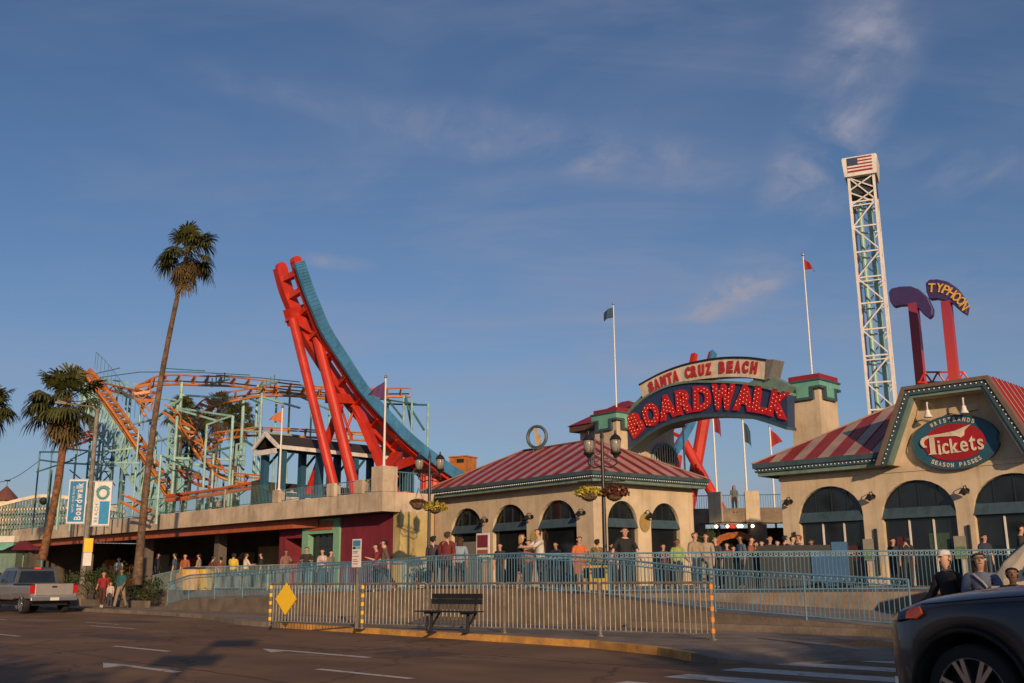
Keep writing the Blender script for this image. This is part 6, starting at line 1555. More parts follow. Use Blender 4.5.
for s_ in (-1,1):
    m.add([(2.2,s_*.885,1.24),(3.05,s_*.885,1.24),(3.05,s_*.775,1.72),(2.25,s_*.775,1.72)],[(0,1,2,3)]); m.add([(3.15,s_*.885,1.24),(4.0,s_*.885,1.24),(3.6,s_*.775,1.72),(3.15,s_*.775,1.72)],[(0,1,2,3)])
wn=m.build('window',M['glass'],tk); mod=wn.modifiers.new('s','SOLIDIFY'); mod.thickness=.02; mod.offset=0
m=MB(); m.box(2.0,2.06,-.12,.12,1.79,1.84); m.build('brake_light',mat('lit_brake_lamp',(.8,.03,.02),.3,emit=1.2),tk)
for x in (.95,4.35):
    for s_ in (-1,1): wheel(tk,x,s_*.80,.40,.26,s_,6,twin=False)
m=MB(); m.box(.3,5.0,-.7,.7,.32,.62); m.build('chassis',M['black'],tk)
for s_ in (-1,1):
    m=MB(); m.box(3.7,3.8,s_*.95,s_*1.16,1.2,1.42); m.build('mirror',M['black'],tk)
# neighbour car in the left lane, cut by the left edge
pc=gnd(-18,614); t2=thing('dark_car','dark parked car at the left edge, mostly hidden behind the pickup','car',(pc[0]-1.5,pc[1]+2.6,0),R(W.deg+180))
sx=[(0,.35,.85,.75),(.2,.28,.95,.86),(1.0,.25,1.0,.88),(3.3,.25,.95,.88),(4.2,.28,.85,.84),(4.5,.35,.7,.7)]
m=loft([[(x,w_*.95,zl),(x,w_,zl+.2),(x,w_,zt-.1),(x,w_*.92,zt),(x,-w_*.92,zt),(x,-w_,zt-.1),(x,-w_,zl+.2),(x,-w_*.95,zl)] for x,zl,zt,w_ in sx]); m.build('body',M['suv'],t2,smooth=True)
m=loft([[(x,w_,.95),(x+.0,w_*.82,z),(x,-w_*.82,z),(x,-w_,.95)] for x,z,w_ in ((.5,.96,.8),(1.1,1.42,.8),(2.3,1.45,.8),(3.3,.96,.8))]); m.build('window',M['glass'],t2,smooth=True)
for x in (.85,3.6):
    for s_ in (-1,1): wheel(t2,x,s_*.76,.33,.2,s_)
# pale van at the right edge on the plaza side street
vp=at(1021,590,21); t3=thing('pale_van','pale cream vehicle front corner showing at the right edge behind the child','van',(vp[0]+1.6,21.5,.0),R(W.deg+180))
m=loft([[(x,w_*.95,.4),(x,w_,.7),(x,w_,1.15),(x,w_*.86,zt),(x,-w_*.86,zt),(x,-w_,1.15),(x,-w_,.7),(x,-w_*.95,.4)] for x,zt,w_ in ((1.6,1.2,.8),(1.3,1.55,.92),(.6,2.1,.95),(-3.2,2.15,.95),(-3.5,2.0,.9))]); m.build('body',M['cream'],t3)
m=MB()
for s_ in (-1,1): m.add([(.9,s_*.96,1.25),(-.2,s_*.965,1.25),(-.2,s_*.90,1.85),(.55,s_*.90,1.85)],[(0,1,2,3)])
m.add([(1.36,.75,1.5),(1.36,-.75,1.5),(.68,-.72,2.08),(.68,.72,2.08)],[(0,1,2,3)])
wn=m.build('window',M['glass'],t3); mod=wn.modifiers.new('s','SOLIDIFY'); mod.thickness=.03; mod.offset=0
for x in (.9,-2.4):
    for s_ in (-1,1): wheel(t3,x,s_*.82,.34,.22,s_)

bev([o for o in COL.objects if o.parent==t3 and o.name.startswith('body')][0],.06,3)
m=MB()
for s_ in (-1,1): m.box(1.42,1.5,s_*.62,s_*.86,.86,1.06)
m.build('headlight',M['glass'],t3)
m=MB(); m.box(1.42,1.68,-.92,.92,.42,.66); bev(m.build('bumper',M['frame'],t3),.03)
m=MB(); m.box(1.5,1.6,-.5,.5,.72,.98); m.build('grille',M['black'],t3)
m=MB()
for s_ in (-1,1):
    m.path([(.35,s_*.962,.5),(.35,s_*.962,1.22),(.3,s_*.915,1.9)],.01,4); m.path([(-.6,s_*.962,.5),(-.6,s_*.962,1.22),(-.6,s_*.915,1.95)],.01,4)
    m.box(-3.2,-.7,s_*.955,s_*.972,.95,1.02)
m.build('panel_gap',M['black'],t3)
for cx_ in (.9,-2.4):
    for s_ in (-1,1):
        m=MB(); m.path([(cx_+.42*math.cos(a),s_*.955,.38+.42*math.sin(a)) for a in [R(i*18) for i in range(11)]],.03,6); m.build('wheel_arch',M['rubber'],t3)
m=MB(); m.box(.62,.74,.95,1.14,1.22,1.42); m.build('mirror',M['black'],t3)
# ================================================================= people
import bmesh
def J(x,y,z): return Vector((x,y,z))
POSES={}
def skeleton(pose):
    # figure 1.75 m tall facing -y; returns joints dict
    p=dict(lean=0,twist=0,la=(0.08,0.02),ra=(0.08,.02),le=.15,re=.15,lfwd=0,rfwd=0,lleg=0,rleg=0,lknee=0,rknee=0,headyaw=0,lup=0,rup=0)
    p.update(pose); j={}
    j['pel']=J(0,0,.95); ln=p['lean']
    def up(h,y=0): return J(0,-math.sin(ln)*h+y,.95+math.cos(ln)*h)
    j['waist']=up(.14); j['chest']=up(.34); j['neck']=up(.505,.01); j['head0']=up(.572,-.038); j['head1']=up(.665,-.022); j['head2']=up(.735,-.005)
    for s_,n_,ab,fw,el,el2 in ((1,'l',p['la'],p['lfwd'],p['le'],p['lup']),(-1,'r',p['ra'],p['rfwd'],p['re'],p['rup'])):
        sh=up(.435)+J(s_*.175,0,0); j[n_+'sh']=sh; a=fw
        d=J(s_*math.sin(ab[0]+.06),-math.sin(a)*math.cos(ab[0]),-math.cos(a)*math.cos(ab[0])).normalized()
        e=sh+d*.29; j[n_+'el']=e
        b=a+el; d2=J(s_*(math.sin(ab[1])-el2),-math.sin(b),-math.cos(b)).normalized(); j[n_+'wr']=e+d2*.25; j[n_+'ha']=e+d2*.335
        d=d2
    for s_,n_,lg,kn in ((1,'l',p['lleg'],p['lknee']),(-1,'r',p['rleg'],p['rknee'])):
        h=J(s_*.095,0,.92); j[n_+'hp']=h; d=J(s_*.02,-math.sin(lg),-math.cos(lg)); k=h+d*.42; b=lg-kn; d2=J(0,-math.sin(b),-math.cos(b)); an=k+d2*.42; j[n_+'kn']=k; j[n_+'an']=an; 
        fd=J(0,-math.cos(b*.4),-.25-math.sin(-b)*.0).normalized(); j[n_+'to']=an+J(0,-.16,-.045 if abs(b)<.5 else -.1)
    lowest=min(j['lan'].z,j['ran'].z)-.085
    for k in j: j[k]=j[k]-J(0,0,lowest)
    return j
BONES=[('pel','waist',.135,.12,'torso'),('waist','chest',.12,.15,'torso'),('chest','neck',.15,.058,'torso'),('neck','head0',.052,.065,'neck'),('head0','head1',.07,.098,'head'),('head1','head2',.098,.075,'head')]
def make_body_mesh(pose,slim=1.0,sub=1):
    j=skeleton(pose); names=[];V=[];rad=[];E_=[]
    def v(n_,co=None,r_=.05,ry=None): names.append(n_); V.append(co if co is not None else j[n_]); rad.append((r_*slim,(ry or r_)*slim)); return len(V)-1
    pel=v('pel',r_=.150,ry=.115); wa=v('waist',r_=.128,ry=.10); ch=v('chest',r_=.142,ry=.11); nk=v('neck',r_=.046); h0=v('head0',r_=.060,ry=.066); h1=v('head1',r_=.090,ry=.102); h2=v('head2',r_=.076,ry=.09)
    E_+=[(pel,wa),(wa,ch),(ch,nk),(nk,h0),(h0,h1),(h1,h2)]
    for s_ in 'lr':
        a=v(s_+'sh',r_=.056); b=v(s_+'el',r_=.044); c=v(s_+'wr',r_=.030); E_+=[(ch,a),(a,b),(b,c)]
        wr=j[s_+'wr'];ha=j[s_+'ha']; d=(ha-wr).normalized(); sd_=1 if s_=='l' else -1
        pm=wr+d*.05; p_=v('palm',pm,.034,.020); E_.append((c,p_))
        if sub>1:
            fo=Vector((0,-1,0)); ax=d.cross(fo); ax=ax.normalized() if ax.length>.1 else Vector((1,0,0)); ac=ax.cross(d).normalized()
            for k,(o_,L) in enumerate(((-.028,.075),(-.010,.085),(.010,.08),(.027,.062))):
                a1=v('f',pm+d*.03+ac*o_,.010); a2=v('f',pm+d*(.03+L*.6)+ac*o_*1.1+ax*.008*sd_,.0085); a3=v('f',pm+d*(.03+L)+ac*o_*1.1+ax*.03*sd_,.0075); E_+=[(p_,a1),(a1,a2),(a2,a3)]
            a1=v('f',pm-ac*.035+d*.01,.011); a2=v('f',pm-ac*.05+d*.045,.009); E_+=[(p_,a1),(a1,a2)]
        else:
            e_=v('f',wr+d*.13,.024,.016); E_.append((p_,e_)); e2=v('f',pm+Vector((0,-.035,0))+d*.03,.012); E_.append((p_,e2))
        hp=v(s_+'hp',r_=.098,ry=.10); kn=v(s_+'kn',r_=.062); cf=v('calf',j[s_+'kn'].lerp(j[s_+'an'],.35)+Vector((0,.015,0)),.058); an=v(s_+'an',r_=.040); to=v(s_+'to',r_=.036,ry=.03)
        hl=v('heel',j[s_+'an']+Vector((0,.03,-.05)),.032)
        E_+=[(pel,hp),(hp,kn),(kn,cf),(cf,an),(an,to),(an,hl)]
    me=bpy.data.meshes.new('tmp'); me.from_pydata([tuple(x) for x in V],E_,[]); ob=bpy.data.objects.new('tmp',me); COL.objects.link(ob)
    sk=ob.modifiers.new('skin','SKIN'); sk.use_smooth_shade=True
    for i,(a,b) in enumerate(rad): me.skin_vertices[0].data[i].radius=(a,b)
    me.skin_vertices[0].data[0].use_root=True
    ss=ob.modifiers.new('ss','SUBSURF'); ss.levels=sub; ss.render_levels=sub
    bpy.context.view_layer.update(); dg=bpy.context.evaluated_depsgraph_get(); out=bpy.data.meshes.new_from_object(ob.evaluated_get(dg))
    bpy.data.objects.remove(ob); bpy.data.meshes.remove(me)
    return out,j
def seg_dist(p,a,b):
    ab=b-a; t_=max(0,min(1,(p-a).dot(ab)/ab.length_squared)); return (p-(a+ab*t_)).length,t_
def region_of(p,j):
    best=None
    for a,b,r_,n_ in (('pel','chest',.17,'torso'),('chest','neck',.12,'torso'),('neck','head0',.06,'neck'),('head0','head2',.10,'head'),('lsh','lel',.055,'uarm'),('rsh','rel',.055,'uarm'),('lel','lwr',.04,'farm'),('rel','rwr',.04,'farm'),('lwr','lha',.035,'hand'),('rwr','rha',.035,'hand'),('lhp','lkn',.09,'thigh'),('rhp','rkn',.09,'thigh'),('lkn','lan',.055,'shin'),('rkn','ran',.055,'shin'),('lan','lto',.04,'foot'),('ran','rto',.04,'foot')):
        d,t_=seg_dist(p,j[a],j[b]); d-=r_
        if best is None or d<best[0]: best=(d,n_,t_)
    return best[1],best[2]
_bm={}
def get_variant(key,pose,slim,sub):
    k=(key,slim,sub)
    if k in _bm: return _bm[k]
    me,j=make_body_mesh(pose,slim,sub)
    co=[v.co.copy() for v in me.vertices]; no=[v.normal.copy() for v in me.vertices]; po=[tuple(p.vertices) for p in me.polygons]
    reg=[region_of(c,j) for c in co]
    _bm[k]=(me,j,co,no,po,reg,{}); return _bm[k]
def sub_mesh(var,test,off,tag_,lift=None,cen=False):
    me,j,co,no,po,reg,cache=var
    if tag_ in cache: return cache[tag_]
    sel=[f for f in po if (test(sum((co[i] for i in f),Vector())/len(f),*reg[f[0]]) if cen else all(test(co[i],*reg[i]) for i in f))]
    idx={}; vs=[]; fs=[]
    for f in sel:
        g_=[]
        for i in f:
            if i not in idx:
                idx[i]=len(vs); o_=off(co[i],reg[i]) if callable(off) else off; vs.append(tuple(co[i]+no[i]*o_))
            g_.append(idx[i])
        fs.append(tuple(g_))
    m_=bpy.data.meshes.new(tag_.split('|')[0]); m_.from_pydata(vs,[],fs); m_.polygons.foreach_set('use_smooth',[True]*len(fs)); m_.materials.append(None); m_.update(); cache[tag_]=m_; return m_
_cm={}
def cloth(c):
    k=tuple(round(x,3) for x in c)
    if k not in _cm: _cm[k]=mat('cloth_%d'%len(_cm),k,.85,var=.15,scale=9,bump=.3,bscale=40)
    return _cm[k]
HAIR={'black':(.012,.010,.009),'brown':(.06,.03,.015),'blonde':(.35,.22,.09),'grey':(.25,.23,.2),'red':(.16,.05,.02)}
def person(label,X,Y,z,rz,pose='stand',shirt=(.1,.1,.1),pants=(.03,.035,.05),hair='black',skin='skin',h=1.72,sleeve=1,shorts=False,dress=False,long_hair=False,slim=1.0,cap=None,sub=1,group='people on the boardwalk',bag=None,shoes=(.05,.04,.04),glasses=False,hat_brim=True):
    var=get_variant(pose,POSES[pose],slim,sub); me,j,co,no,po,reg,cache=var
    if 'skinned' not in cache:
        me.materials.clear(); me.materials.append(None); cache['skinned']=1
        me.polygons.foreach_set('use_smooth',[True]*len(me.polygons))
    b=bpy.data.objects.new('person',me); COL.objects.link(b); b.location=(X,Y,z); b.rotation_euler=(0,0,rz); s_=h/1.75; b.scale=(s_,s_,s_)
    b.material_slots[0].link='OBJECT'; b.material_slots[0].material=M[skin]; tag(b,label,'person',group)
    def child(mesh,name,mt):
        if not mesh.polygons: return
        o=bpy.data.objects.new(name,mesh); COL.objects.link(o); o.parent=b; o.material_slots[0].link='OBJECT'; o.material_slots[0].material=mt; return o
    hipz=j['pel'].z
    def shirt_t(c,r_,t_): return (r_=='torso' and c.z<j['neck'].z-.015 and c.z>hipz-.06) or (r_=='uarm' and (sleeve>=1 or t_<.25)) or (r_=='farm' and sleeve>=2) or (r_=='thigh' and c.z>hipz-.09)
    child(sub_mesh(var,shirt_t,lambda c,r_:.018+(.012 if c.z<hipz+.1 else 0),'shirt|%d'%sleeve),'shirt' if not dress else 'top',cloth(shirt))
    def pant_t(c,r_,t_): return (r_ in('thigh',) ) or (r_=='torso' and c.z<hipz+.10) or (r_=='shin' and not shorts) 
    def short_t(c,r_,t_): return (r_=='thigh' and t_<.75) or (r_=='torso' and c.z<hipz+.10)
    child(sub_mesh(var,short_t if shorts else pant_t,.013,'pants|%d'%shorts),'trousers' if not shorts else 'shorts',cloth(pants))
    child(sub_mesh(var,lambda c,r_,t_: r_=='foot' or (r_=='shin' and t_>.95),.012,'shoes'),'shoes',cloth(shoes))
    hc=(j['head0']+j['head2'])/2
    def hair_t(c,r_,t_): return r_=='head' and (c.z>hc.z+.060 or c.y>hc.y+.012+ (.02 if c.z<hc.z-.05 else 0))
    child(sub_mesh(var,hair_t,.024,'hair',cen=True),'hair',cloth(HAIR[hair]) if cap is None or True else None)
    if 'face' not in cache:
        m=MB(); hf=j['head1']; fy=hf.y-.098*slim
        m.add([(hf.x-.012,fy+.01,hf.z+.02),(hf.x+.012,fy+.01,hf.z+.02),(hf.x+.016,fy-.004,hf.z-.03),(hf.x-.016,fy-.004,hf.z-.03),(hf.x,fy-.026,hf.z-.024)],[(0,1,4),(1,2,4),(2,3,4),(3,0,4)])
        for q in (-1,1): m.ball((hf.x+q*.086*slim,hf.y+.01,hf.z-.005),.022,6)
        cache['face']=m.mesh('features',[None]); m=MB()
        for q in (-1,1): m.ball((hf.x+q*.031,fy+.012,hf.z+.022),.0105,6)
        m.box(hf.x-.024,hf.x+.024,fy+.004,fy+.02,hf.z-.058,hf.z-.052); cache['eyes']=m.mesh('eyes',[None])
    child(cache['face'],'face',M[skin]); child(cache['eyes'],'eyes',M['dark'])
    if long_hair:
        if 'lh' not in cache:
            m=MB(); c=j['head1']; m.lathe([(.085,.03),(.105,-.05),(.10,-.15),(.085,-.26),(.03,-.34)],(c.x,c.y+.05,c.z),12,sy=.62); cache['lh']=m.mesh('long_hair',[None],True)
        child(cache['lh'],'hair',cloth(HAIR[hair]))
    if cap:
        if 'cap' not in cache:
            m=MB(); c=j['head1']; m.lathe([(.088,.045),(.090,.065),(.080,.098),(.05,.122),(.01,.128)],(c.x,c.y,c.z),16,sy=1.12); m.prism([(-.065,-.09),(.065,-.09),(.05,-.17),(-.05,-.17)],c.z+.038,c.z+.048,'xy'); cache['cap']=m.mesh('cap',[None],True)
        child(cache['cap'],'cap',cloth(cap))
    if glasses:
        m=MB(); c=j['head1']; fy=c.y-.098*slim
        for q in (-1,1): m.box(c.x+q*.033-.026,c.x+q*.033+.026,fy-.004,fy+.006,c.z+.005,c.z+.04)
        m.box(c.x-.09,c.x+.09,fy+.006,fy+.012,c.z+.028,c.z+.036); o=m.build('sunglasses',M['black'],b)
    if bag:
        m=MB(); c=j['chest']; q=1
        m.path([(c.x-.12,c.y-.13,c.z+.12),(c.x,c.y-.15,c.z),(c.x+.14,c.y-.10,c.z-.2)],.02,6); k=bag
        m.box(c.x+.08,c.x+.22,c.y-.24,c.y-.12,c.z-.42,c.z-.05)
        o=m.build('handbag',cloth(k)); o.parent=None; o.location=(X,Y,z); o.rotation_euler=(0,0,rz); o.scale=(s_,s_,s_); bev(o,.02); tag(o,'bag carried by the '+label[:60].split(' standing')[0],'bag')
    return b
POSES.update(dict(
 stand=dict(), stand2=dict(la=(.18,.3),le=.9,lfwd=.1,rleg=.06,lleg=-.06), armsfold=dict(la=(.15,-.5),ra=(.15,-.5),lfwd=.25,rfwd=.25,le=1.3,re=1.25),
 walk=dict(lean=.05,lleg=.42,rleg=-.30,lknee=.12,rknee=.35,lfwd=-.35,rfwd=.4,le=.25,re=.5), walk2=dict(lean=.04,lleg=-.25,rleg=.35,lknee=.3,rknee=.08,lfwd=.35,rfwd=-.3,le=.4,re=.2),
 phone=dict(la=(.12,-.35),lfwd=.55,le=1.35,ra=(.1,0),lean=.03), hold=dict(la=(.2,-.4),ra=(.2,-.35),lfwd=.45,rfwd=.5,le=1.2,re=1.2,lleg=.05), hug=dict(la=(.25,-.5),ra=(.25,-.45),lfwd=1.0,rfwd=.9,le=.5,re=.7,lean=.06,lleg=.08,rleg=-.08),
 spread=dict(la=(.48,.25),ra=(.52,.3),lfwd=.05,rfwd=.05,le=.3,re=.3)))
CAN=R(0)
def on(px,py,D,z=PZ,h=1.72): 
    q=at(px,py,D); return q[0],D
def pp(label,px,D,rz,z=PZ,**k):
    q=at(px,548,D); l=W.loc(q[0],D,0)
    while l[1]<.75: D+=.1; q=at(px,548,D); l=W.loc(q[0],D,0)
    if l[1]<2.55 and l[0]<-10.9: z=min(fz(l[0]),.85)
    elif l[0]>=-10.9 and D<27.9:
        while D<28.2: D+=.1
        q=at(px,548,D)
    person(label,q[0],D,z,R(rz),**k)
# rz: 0 faces camera, 180 faces away, 90 -> faces +x? (local -y rotated)
dk=(.02,.02,.022)
pp('woman with blonde hair in a black top and shorts leaning to the man in white',520,29.2,80,pose='hug',shirt=(.03,.02,.03),shorts=True,pants=(.02,.02,.02),hair='blonde',long_hair=True,h=1.68,sleeve=0,slim=.9)
pp('man in a white shirt facing the blonde woman before the third arch',540,28.8,-70,pose='hug',shirt=(.60,.56,.50),pants=(.05,.05,.06),hair='brown',h=1.80)
pp('person in a dark red shirt and brown hair between two others by the first arch',447,30,160,pose='stand2',shirt=(.14,.02,.02),pants=(.03,.03,.04),hair='brown',h=1.85)
pp('person with dark hair and dark top left of the dark red shirt',433,32,150,pose='stand',shirt=(.05,.04,.05),hair='black',h=1.76)
pp('woman in a pale blue top with dark hair at the first arch',460,31,170,pose='phone',shirt=(.25,.33,.42),hair='brown',long_hair=True,h=1.68,slim=.9)
pp('large walker in a grey brown top passing the maroon wall',386,31,-85,pose='walk',shirt=(.10,.075,.06),hair='black',h=1.78,slim=1.15,pants=(.05,.05,.06))
pp('person in red standing close to the maroon wall',377,33,-60,pose='phone',shirt=(.20,.03,.03),hair='black',h=1.62)
pp('small person in orange before the corner of the arched building',579,31,20,pose='phone',shirt=(.60,.16,.04),pants=(.4,.14,.05),hair='red',h=1.66)
pp('person with black hair right of the green potted plant',597,32,150,pose='stand',shirt=(.20,.14,.04),hair='black',h=1.62)
pp('man in black with arms held out before the fourth arch',625,28.5,10,pose='spread',shirt=(.014,.014,.016),hair='brown',h=1.80,slim=1.12)
pp('man in a bright green shirt by the corner of the shadowed wall',677,35,0,pose='stand2',shirt=(.30,.38,.08),hair='black',skin='skin_dark',h=1.70)
pp('person with glowing red papers beside the man in green',663,37,20,pose='hold',shirt=(.15,.03,.03),hair='black',h=1.6)
pp('person in a beige hooded top left of the long haired woman',695,30,30,pose='stand2',shirt=(.34,.26,.18),hair='red',h=1.72,slim=1.05)
pp('long haired woman in a pale cream top under the sign end',706,30.4,-20,pose='stand',shirt=(.38,.31,.23),pants=(.3,.25,.19),hair='brown',long_hair=True,h=1.70,slim=.92)
pp('person in a dark red brown jacket in the passage',727,38,-30,pose='phone',shirt=(.16,.06,.035),hair='black',h=1.66)
pp('person in a slate blue hooded top looking left in the passage',741,32,-70,pose='stand',shirt=(.08,.12,.17),hair='black',skin='skin_dark',h=1.70)
pp('person in orange brown facing the slate blue hood',751,33,60,pose='stand2',shirt=(.30,.10,.04),hair='brown',h=1.68)
pp('person in black right of the pair in the passage',762,36,-40,pose='stand',shirt=dk,hair='black',h=1.66)
pp('man in a dark jacket facing right beside the dark counter',770,34,10,pose='armsfold',shirt=(.04,.035,.04),hair='brown',h=1.74)
pp('person in black with dark hair nearest the ticket building corner',785,34,120,pose='stand',shirt=dk,hair='black',h=1.76)
pp('person with reddish hair behind the dark counter',800,36,-90,pose='stand2',shirt=(.40,.30,.22),hair='red',h=1.86)
pp('person with a brown face behind the blue cart',812,37,-60,pose='stand',shirt=(.1,.05,.04),hair='brown',skin='skin_dark',h=1.72)
pp('person in dark clothes in the doorway of the middle ticket arch',906,33,170,pose='stand',shirt=dk,hair='black',h=1.66)
pp('person in black left of the middle ticket arch',893,34,20,pose='armsfold',shirt=(.02,.025,.03),hair='black',h=1.64)
pp('person in a dark coat near the right ticket arch edge',1022,27,60,pose='stand',shirt=(.03,.03,.035),hair='black',h=1.76)
pp('woman in a yellow shirt seen from behind by the left ramp',234,47.5,175,pose='phone',shirt=(.62,.46,.05),hair='black',h=1.66)
pp('person in a white shirt bending near the yellow shirt',246.5,47,120,pose='hold',shirt=(.60,.52,.42),hair='brown',h=1.64)
pp('person in black by the maroon wall end',262,46,-80,pose='stand',shirt=dk,hair='black',h=1.62)
pp('person in a faded rose top before the cream door',286,44,40,pose='phone',shirt=(.24,.12,.10),hair='black',skin='skin_dark',h=1.70)
pp('person in a dark tee by the mint doorway',307,42,10,pose='hold',shirt=(.03,.02,.02),hair='black',h=1.74)
pp('person in a white and pink shirt at the mint doorway',323,43,-20,pose='phone',shirt=(.58,.45,.42),hair='brown',h=1.68)
pp('person in grey at the right side of the mint doorway',331,46,60,pose='stand',shirt=(.2,.17,.14),hair='black',h=1.7)
rnd=random.Random(5); cols=[(.16,.05,.03),(.05,.05,.06),(.32,.10,.04),(.28,.22,.16),(.12,.03,.03),(.06,.08,.12)]
lab_=['dark person in the arcade shade just right of the tall palm trunk','person in blue grey in the arcade shade left of the pale bin','person in rust orange in the arcade shade above the pale bin','person in tan in the arcade shade above the yellow bin','person in wine red in the arcade shade right of the bins','person in navy in the arcade shade near the ochre panel']
for i,x in enumerate((158,176,186,200,213,222)):
    pp(lab_[i],x,49+rnd.random()*3,rnd.uniform(-180,180),pose=rnd.choice(['stand','stand2','phone','walk']),shirt=cols[[1,5,2,3,4,0][i]],hair='black',h=rnd.uniform(1.6,1.8))
pp('person in white at the far left edge beyond the pickup',3,58,90,pose='stand2',shirt=(.62,.58,.52),hair='brown',h=1.7)
pp('person in white in the arcade right of the street light',120,60,20,pose='stand',shirt=(.5,.48,.45),hair='grey',h=1.75)
for (lb,x,D,rz,ps,sh,hr,hh) in (
 ('man in a rust shirt by the right jamb of the second arch',528,36,30,'stand2',(.30,.10,.05),'brown',1.75),
 ('person in charcoal in front of the third arch, behind the pair',556,37,-30,'phone',(.03,.03,.035),'black',1.70),
 ('person in plum inside the fourth arch opening',612,38,20,'stand',(.12,.03,.07),'black',1.66),
 ('person in a grey hat and dark top between the cream top and the passage',716,33,-60,'stand',(.06,.055,.05),'grey',1.68),
 ('person in dark red at the left end of the dark counter',756,39,10,'armsfold',(.16,.03,.03),'black',1.72),
 ('person in dark green next to the ticket building corner',778,37,-40,'phone',(.04,.07,.04),'black',1.70),
 ('person in tan looking down before the first ticket arch',792,33,60,'phone',(.30,.22,.15),'black',1.70),
 ('person in navy inside the right ticket arch',985,33,10,'stand',(.03,.035,.06),'black',1.70),
 ('person in brick red in front of the passage stall',733,44,30,'stand2',(.24,.05,.03),'brown',1.70),
 ('person in pale grey walking past the passage stall',746,46,-80,'walk',(.34,.33,.32),'black',1.70),
 ('person in black by the left jamb of the second arch',500,38,-20,'stand',(.02,.02,.02),'black',1.7)):
    pp(lb,x,D,rz,pose=ps,shirt=sh,hair=hr,h=hh)
# family on the left pavement
def gp(label,px,py,rz,**k): q=W.world(W.px(px,590,-.55)[0],-.55,0); person(label,q[0],q[1],.13,R(rz),**k)
gp('woman in a red shirt walking with a child beside the pickup',103,604,10,pose='walk',shirt=(.28,.015,.02),pants=(.08,.025,.025),hair='brown',long_hair=True,h=1.62,shoes=(.5,.48,.45),group='family on the left pavement')
gp('small child in pale clothes between the two adults on the pavement',110.5,603,0,pose='stand',shirt=(.55,.42,.38),pants=(.05,.05,.07),hair='brown',h=1.12,group='family on the left pavement')
gp('man in a teal shirt and beige trousers walking on the left pavement',121,603,-10,pose='walk2',shirt=(.015,.10,.12),pants=(.26,.21,.16),hair='black',skin='skin_dark',h=1.72,group='family on the left pavement')
# deck crowd
dz=DK.o[2]+.25
lab_=['person in grey in the queue on the deck left of the orange flag','person in a dark top in the deck queue beside the flag pier','person in pale pink in the deck queue','person in brown in the deck queue furthest left','person in red under the station roof by the left post','person in white under the station roof','person in navy under the station roof between the posts','person in green beneath the station roof']
for i,(x,D,c) in enumerate([(214,60,(.2,.19,.18)),(208,61,(.05,.04,.05)),(219,60.5,(.45,.30,.28)),(200,62,(.12,.07,.05)),(275,55,(.35,.04,.04)),(292,55,(.5,.47,.42)),(300,56,(.04,.05,.09)),(320,55,(.07,.14,.08))]):
    q=at(x,495,D); person(lab_[i],q[0],D,dz,R(rnd.uniform(-90,90)),pose=rnd.choice(['stand','stand2','phone']),shirt=c,hair='black',h=1.7,group='riders on the elevated deck')
lab_=['person in a maroon top in the deck queue, furthest right of it','person in olive in the deck queue behind the flag pier','person in a striped grey top at the head of the deck queue','person in mustard under the station roof by the second post','person in pale grey under the station roof beside the tall red leg','person in black under the station roof beside the tall red leg','person in dusty red under the station roof at its right end','person in blue grey on the deck behind the corner pier']
for i,(x,D,c) in enumerate([(229,60,(.14,.03,.03)),(235,60,(.10,.10,.05)),(224,61,(.25,.24,.24)),(285,56,(.32,.22,.05)),(309,57,(.35,.34,.33)),(326,56,(.02,.02,.02)),(362,56,(.28,.07,.06)),(376,55,(.10,.13,.18))]):
    q=at(x,495,D); person(lab_[i],q[0],D,dz+.1,R(rnd.uniform(-90,90)),pose=rnd.choice(['stand','stand2','phone']),shirt=c,hair='black',h=1.75,group='riders on the elevated deck')
q=at(734,505,62.8); person('person standing alone on the far deck between the two piers',q[0],62.6,PZ+ztp-.3,R(0),pose='stand',shirt=(.12,.14,.15),hair='black',h=1.72,long_hair=True)
# crossing behind the dark car
q=at(946,545,14.2); person('older man in a white cap and black jacket crossing behind the dark car',q[0],14.2,.0,R(-70),pose='walk',shirt=(.010,.010,.012),pants=(.02,.02,.03),hair='grey',h=1.68,sleeve=2,cap=(.62,.60,.56),sub=2,slim=.98,group='people crossing at the right')
q=at(978,552,13.6); person('woman with brown hair and sunglasses in a denim jacket behind the dark car',q[0],13.6,.0,R(-15),pose='hold',shirt=(.13,.16,.24),pants=(.04,.05,.08),hair='brown',h=1.60,sleeve=2,sub=2,glasses=True,long_hair=True,bag=(.62,.58,.56),slim=.94,group='people crossing at the right')
q=at(1011,566,13.2); person('child with dark hair at the right edge behind the dark car',q[0],13.2,.0,R(-20),pose='stand',shirt=(.02,.02,.02),pants=(.03,.03,.04),hair='black',skin='skin_dark',h=1.40,sleeve=2,sub=2,group='people crossing at the right')
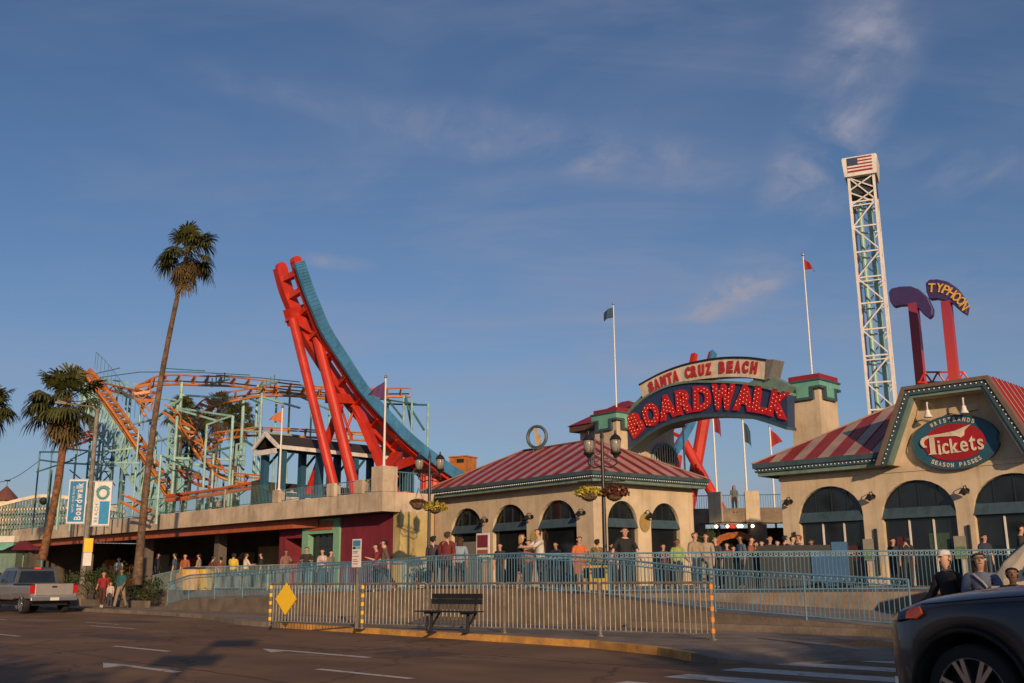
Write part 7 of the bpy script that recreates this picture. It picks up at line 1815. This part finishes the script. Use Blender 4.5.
# ================================================================= off-camera things whose shadows fall into the view
def shade_tree(label,X,Y,h,rc_,seed,z0=None,n=3600):
    rnd=random.Random(seed); t=thing('street_tree',label,'tree',(X,Y,0),0,'street trees behind the viewer'); z0=z0 or h*.45
    m=MB(); m.path([(0,0,0),(.1,0,z0),(0,.1,h*.8)],[.2,.15,.06],8); 
    for k in range(6): a=k*1.05; m.tube((.08,0,z0+.2*k),(rc_*.6*math.cos(a),rc_*.6*math.sin(a),h*.75),.07,.02,6)
    m.build('trunk',M['trunk'],t); m=MB(); cl=[]
    for _ in range(26):
        a=rnd.random()*6.28; b=rnd.uniform(-1,1); r_=rc_*rnd.uniform(.3,.85); cl.append((r_*math.cos(a),r_*math.sin(a),h*.72+b*(h-z0)*.35))
    for i in range(n):
        x,y,z=rnd.choice(cl); p=Vector((x+rnd.gauss(0,.38),y+rnd.gauss(0,.38),z+rnd.gauss(0,.34))); d=Vector((rnd.uniform(-1,1),rnd.uniform(-1,1),rnd.uniform(-1,1))).normalized()*.22; q=d.cross(Vector((rnd.random(),rnd.random(),1))).normalized()*.11
        m.add([p-d,p+q,p+d,p-q],[(0,1,2,3)])
    m.build('crown',M['shrub'],t)

shade_tree('leafy street tree behind the viewer, shading the ramp on the right',14.4,-14,10.2,2.2,61,6.6)
shade_tree('added leafy tree out of view, shading the crosswalk',10.3,-13,8.5,2.9,62,5.0,6500)  # added caster, crown widened and thickened to darken the crosswalk
shade_tree('added leafy tree out of view, shading the left lane',-2.6,-10,7.2,2.0,63,4.4)  # added crown that casts the dark shape on the left lane
t=thing('shade_truck','added white box truck out of view, casting shade on the dark suv','truck',(7.4,-3.2,0),R(-8))  # unseen truck added to keep the sun off the suv
m=MB(); m.box(-2.2,2.6,-1.1,1.1,.75,3.45); bev(m.build('cargo_box',M['white'],t),.05)
m=MB(); m.prism([(-2.25,.5),(-2.25,2.3),(-2.9,2.25),(-3.5,1.4),(-4.1,1.25),(-4.15,.5)],-1.0,1.0); m.build('cab',M['white'],t)
m=MB(); m.box(-4,2.5,-.8,.8,.45,.75); m.build('chassis',M['black'],t)
for x in (-3.3,1.5):
    for s_ in (-1,1): wheel(t,x,s_*.9,.42,.25,s_,6,twin=False)
t=thing('road_sign_post','tall post with two rectangular road signs behind the viewer','sign post',(-.9,-3.6,0),R(8))
m=MB(); m.tube((0,0,0),(0,0,6.85),.06); m.build('post',M['galv'],t)
m=MB(); m.box(-.05,.85,-.02,.02,6.2,6.8); m.build('sign_board',M['white'],t)
m=MB(); m.box(-.62,.42,-.02,.02,5.05,5.65); m.build('sign_board',M['white'],t)

# ================================================================= one mesh per separate piece
def split_loose(o,limit=95):
    me=o.data; n=len(me.vertices); par=list(range(n))
    def find(a):
        while par[a]!=a: par[a]=par[par[a]]; a=par[a]
        return a
    for e in me.edges:
        a,b=find(e.vertices[0]),find(e.vertices[1])
        if a!=b: par[a]=b
    groups={}
    for p in me.polygons: groups.setdefault(find(p.vertices[0]),[]).append(p)
    if len(groups)<2 or len(groups)>limit: return
    mods=[(m.type,getattr(m,'thickness',0)) for m in o.modifiers]
    for k,(r_,ps) in enumerate(groups.items()):
        idx={}; vs=[]; fs=[]
        for p in ps:
            f=[]
            for v in p.vertices:
                if v not in idx: idx[v]=len(vs); vs.append(me.vertices[v].co[:])
                f.append(idx[v])
            fs.append(f)
        m2=bpy.data.meshes.new(me.name); m2.from_pydata(vs,[],fs)
        for mt in me.materials: m2.materials.append(mt)
        m2.polygons.foreach_set('material_index',[p.material_index for p in ps]); m2.polygons.foreach_set('use_smooth',[p.use_smooth for p in ps]); m2.update()
        if k==0: first=m2; continue
        c=o.copy(); c.data=m2; COL.objects.link(c)
        for ch in []: pass
    o.data=first
NAMES_SPLIT={'column','parapet_pier','poster','maroon_wall','mullion','downpipe','pier','pale_screen','lit_lamp','lift_cylinder','end_scroll','shoulder','door_handle','fog_light','headlight','side_lamp','globe','chain','railing_post','bench_arm','cross_beams','tie_rod','bents','ledger','bed_rail','eave','bracket','kerb_ledge','tie_rods'}
for o in list(COL.objects):
    if o.type=='MESH' and o.name.split('.')[0] in NAMES_SPLIT and not o.children: split_loose(o)
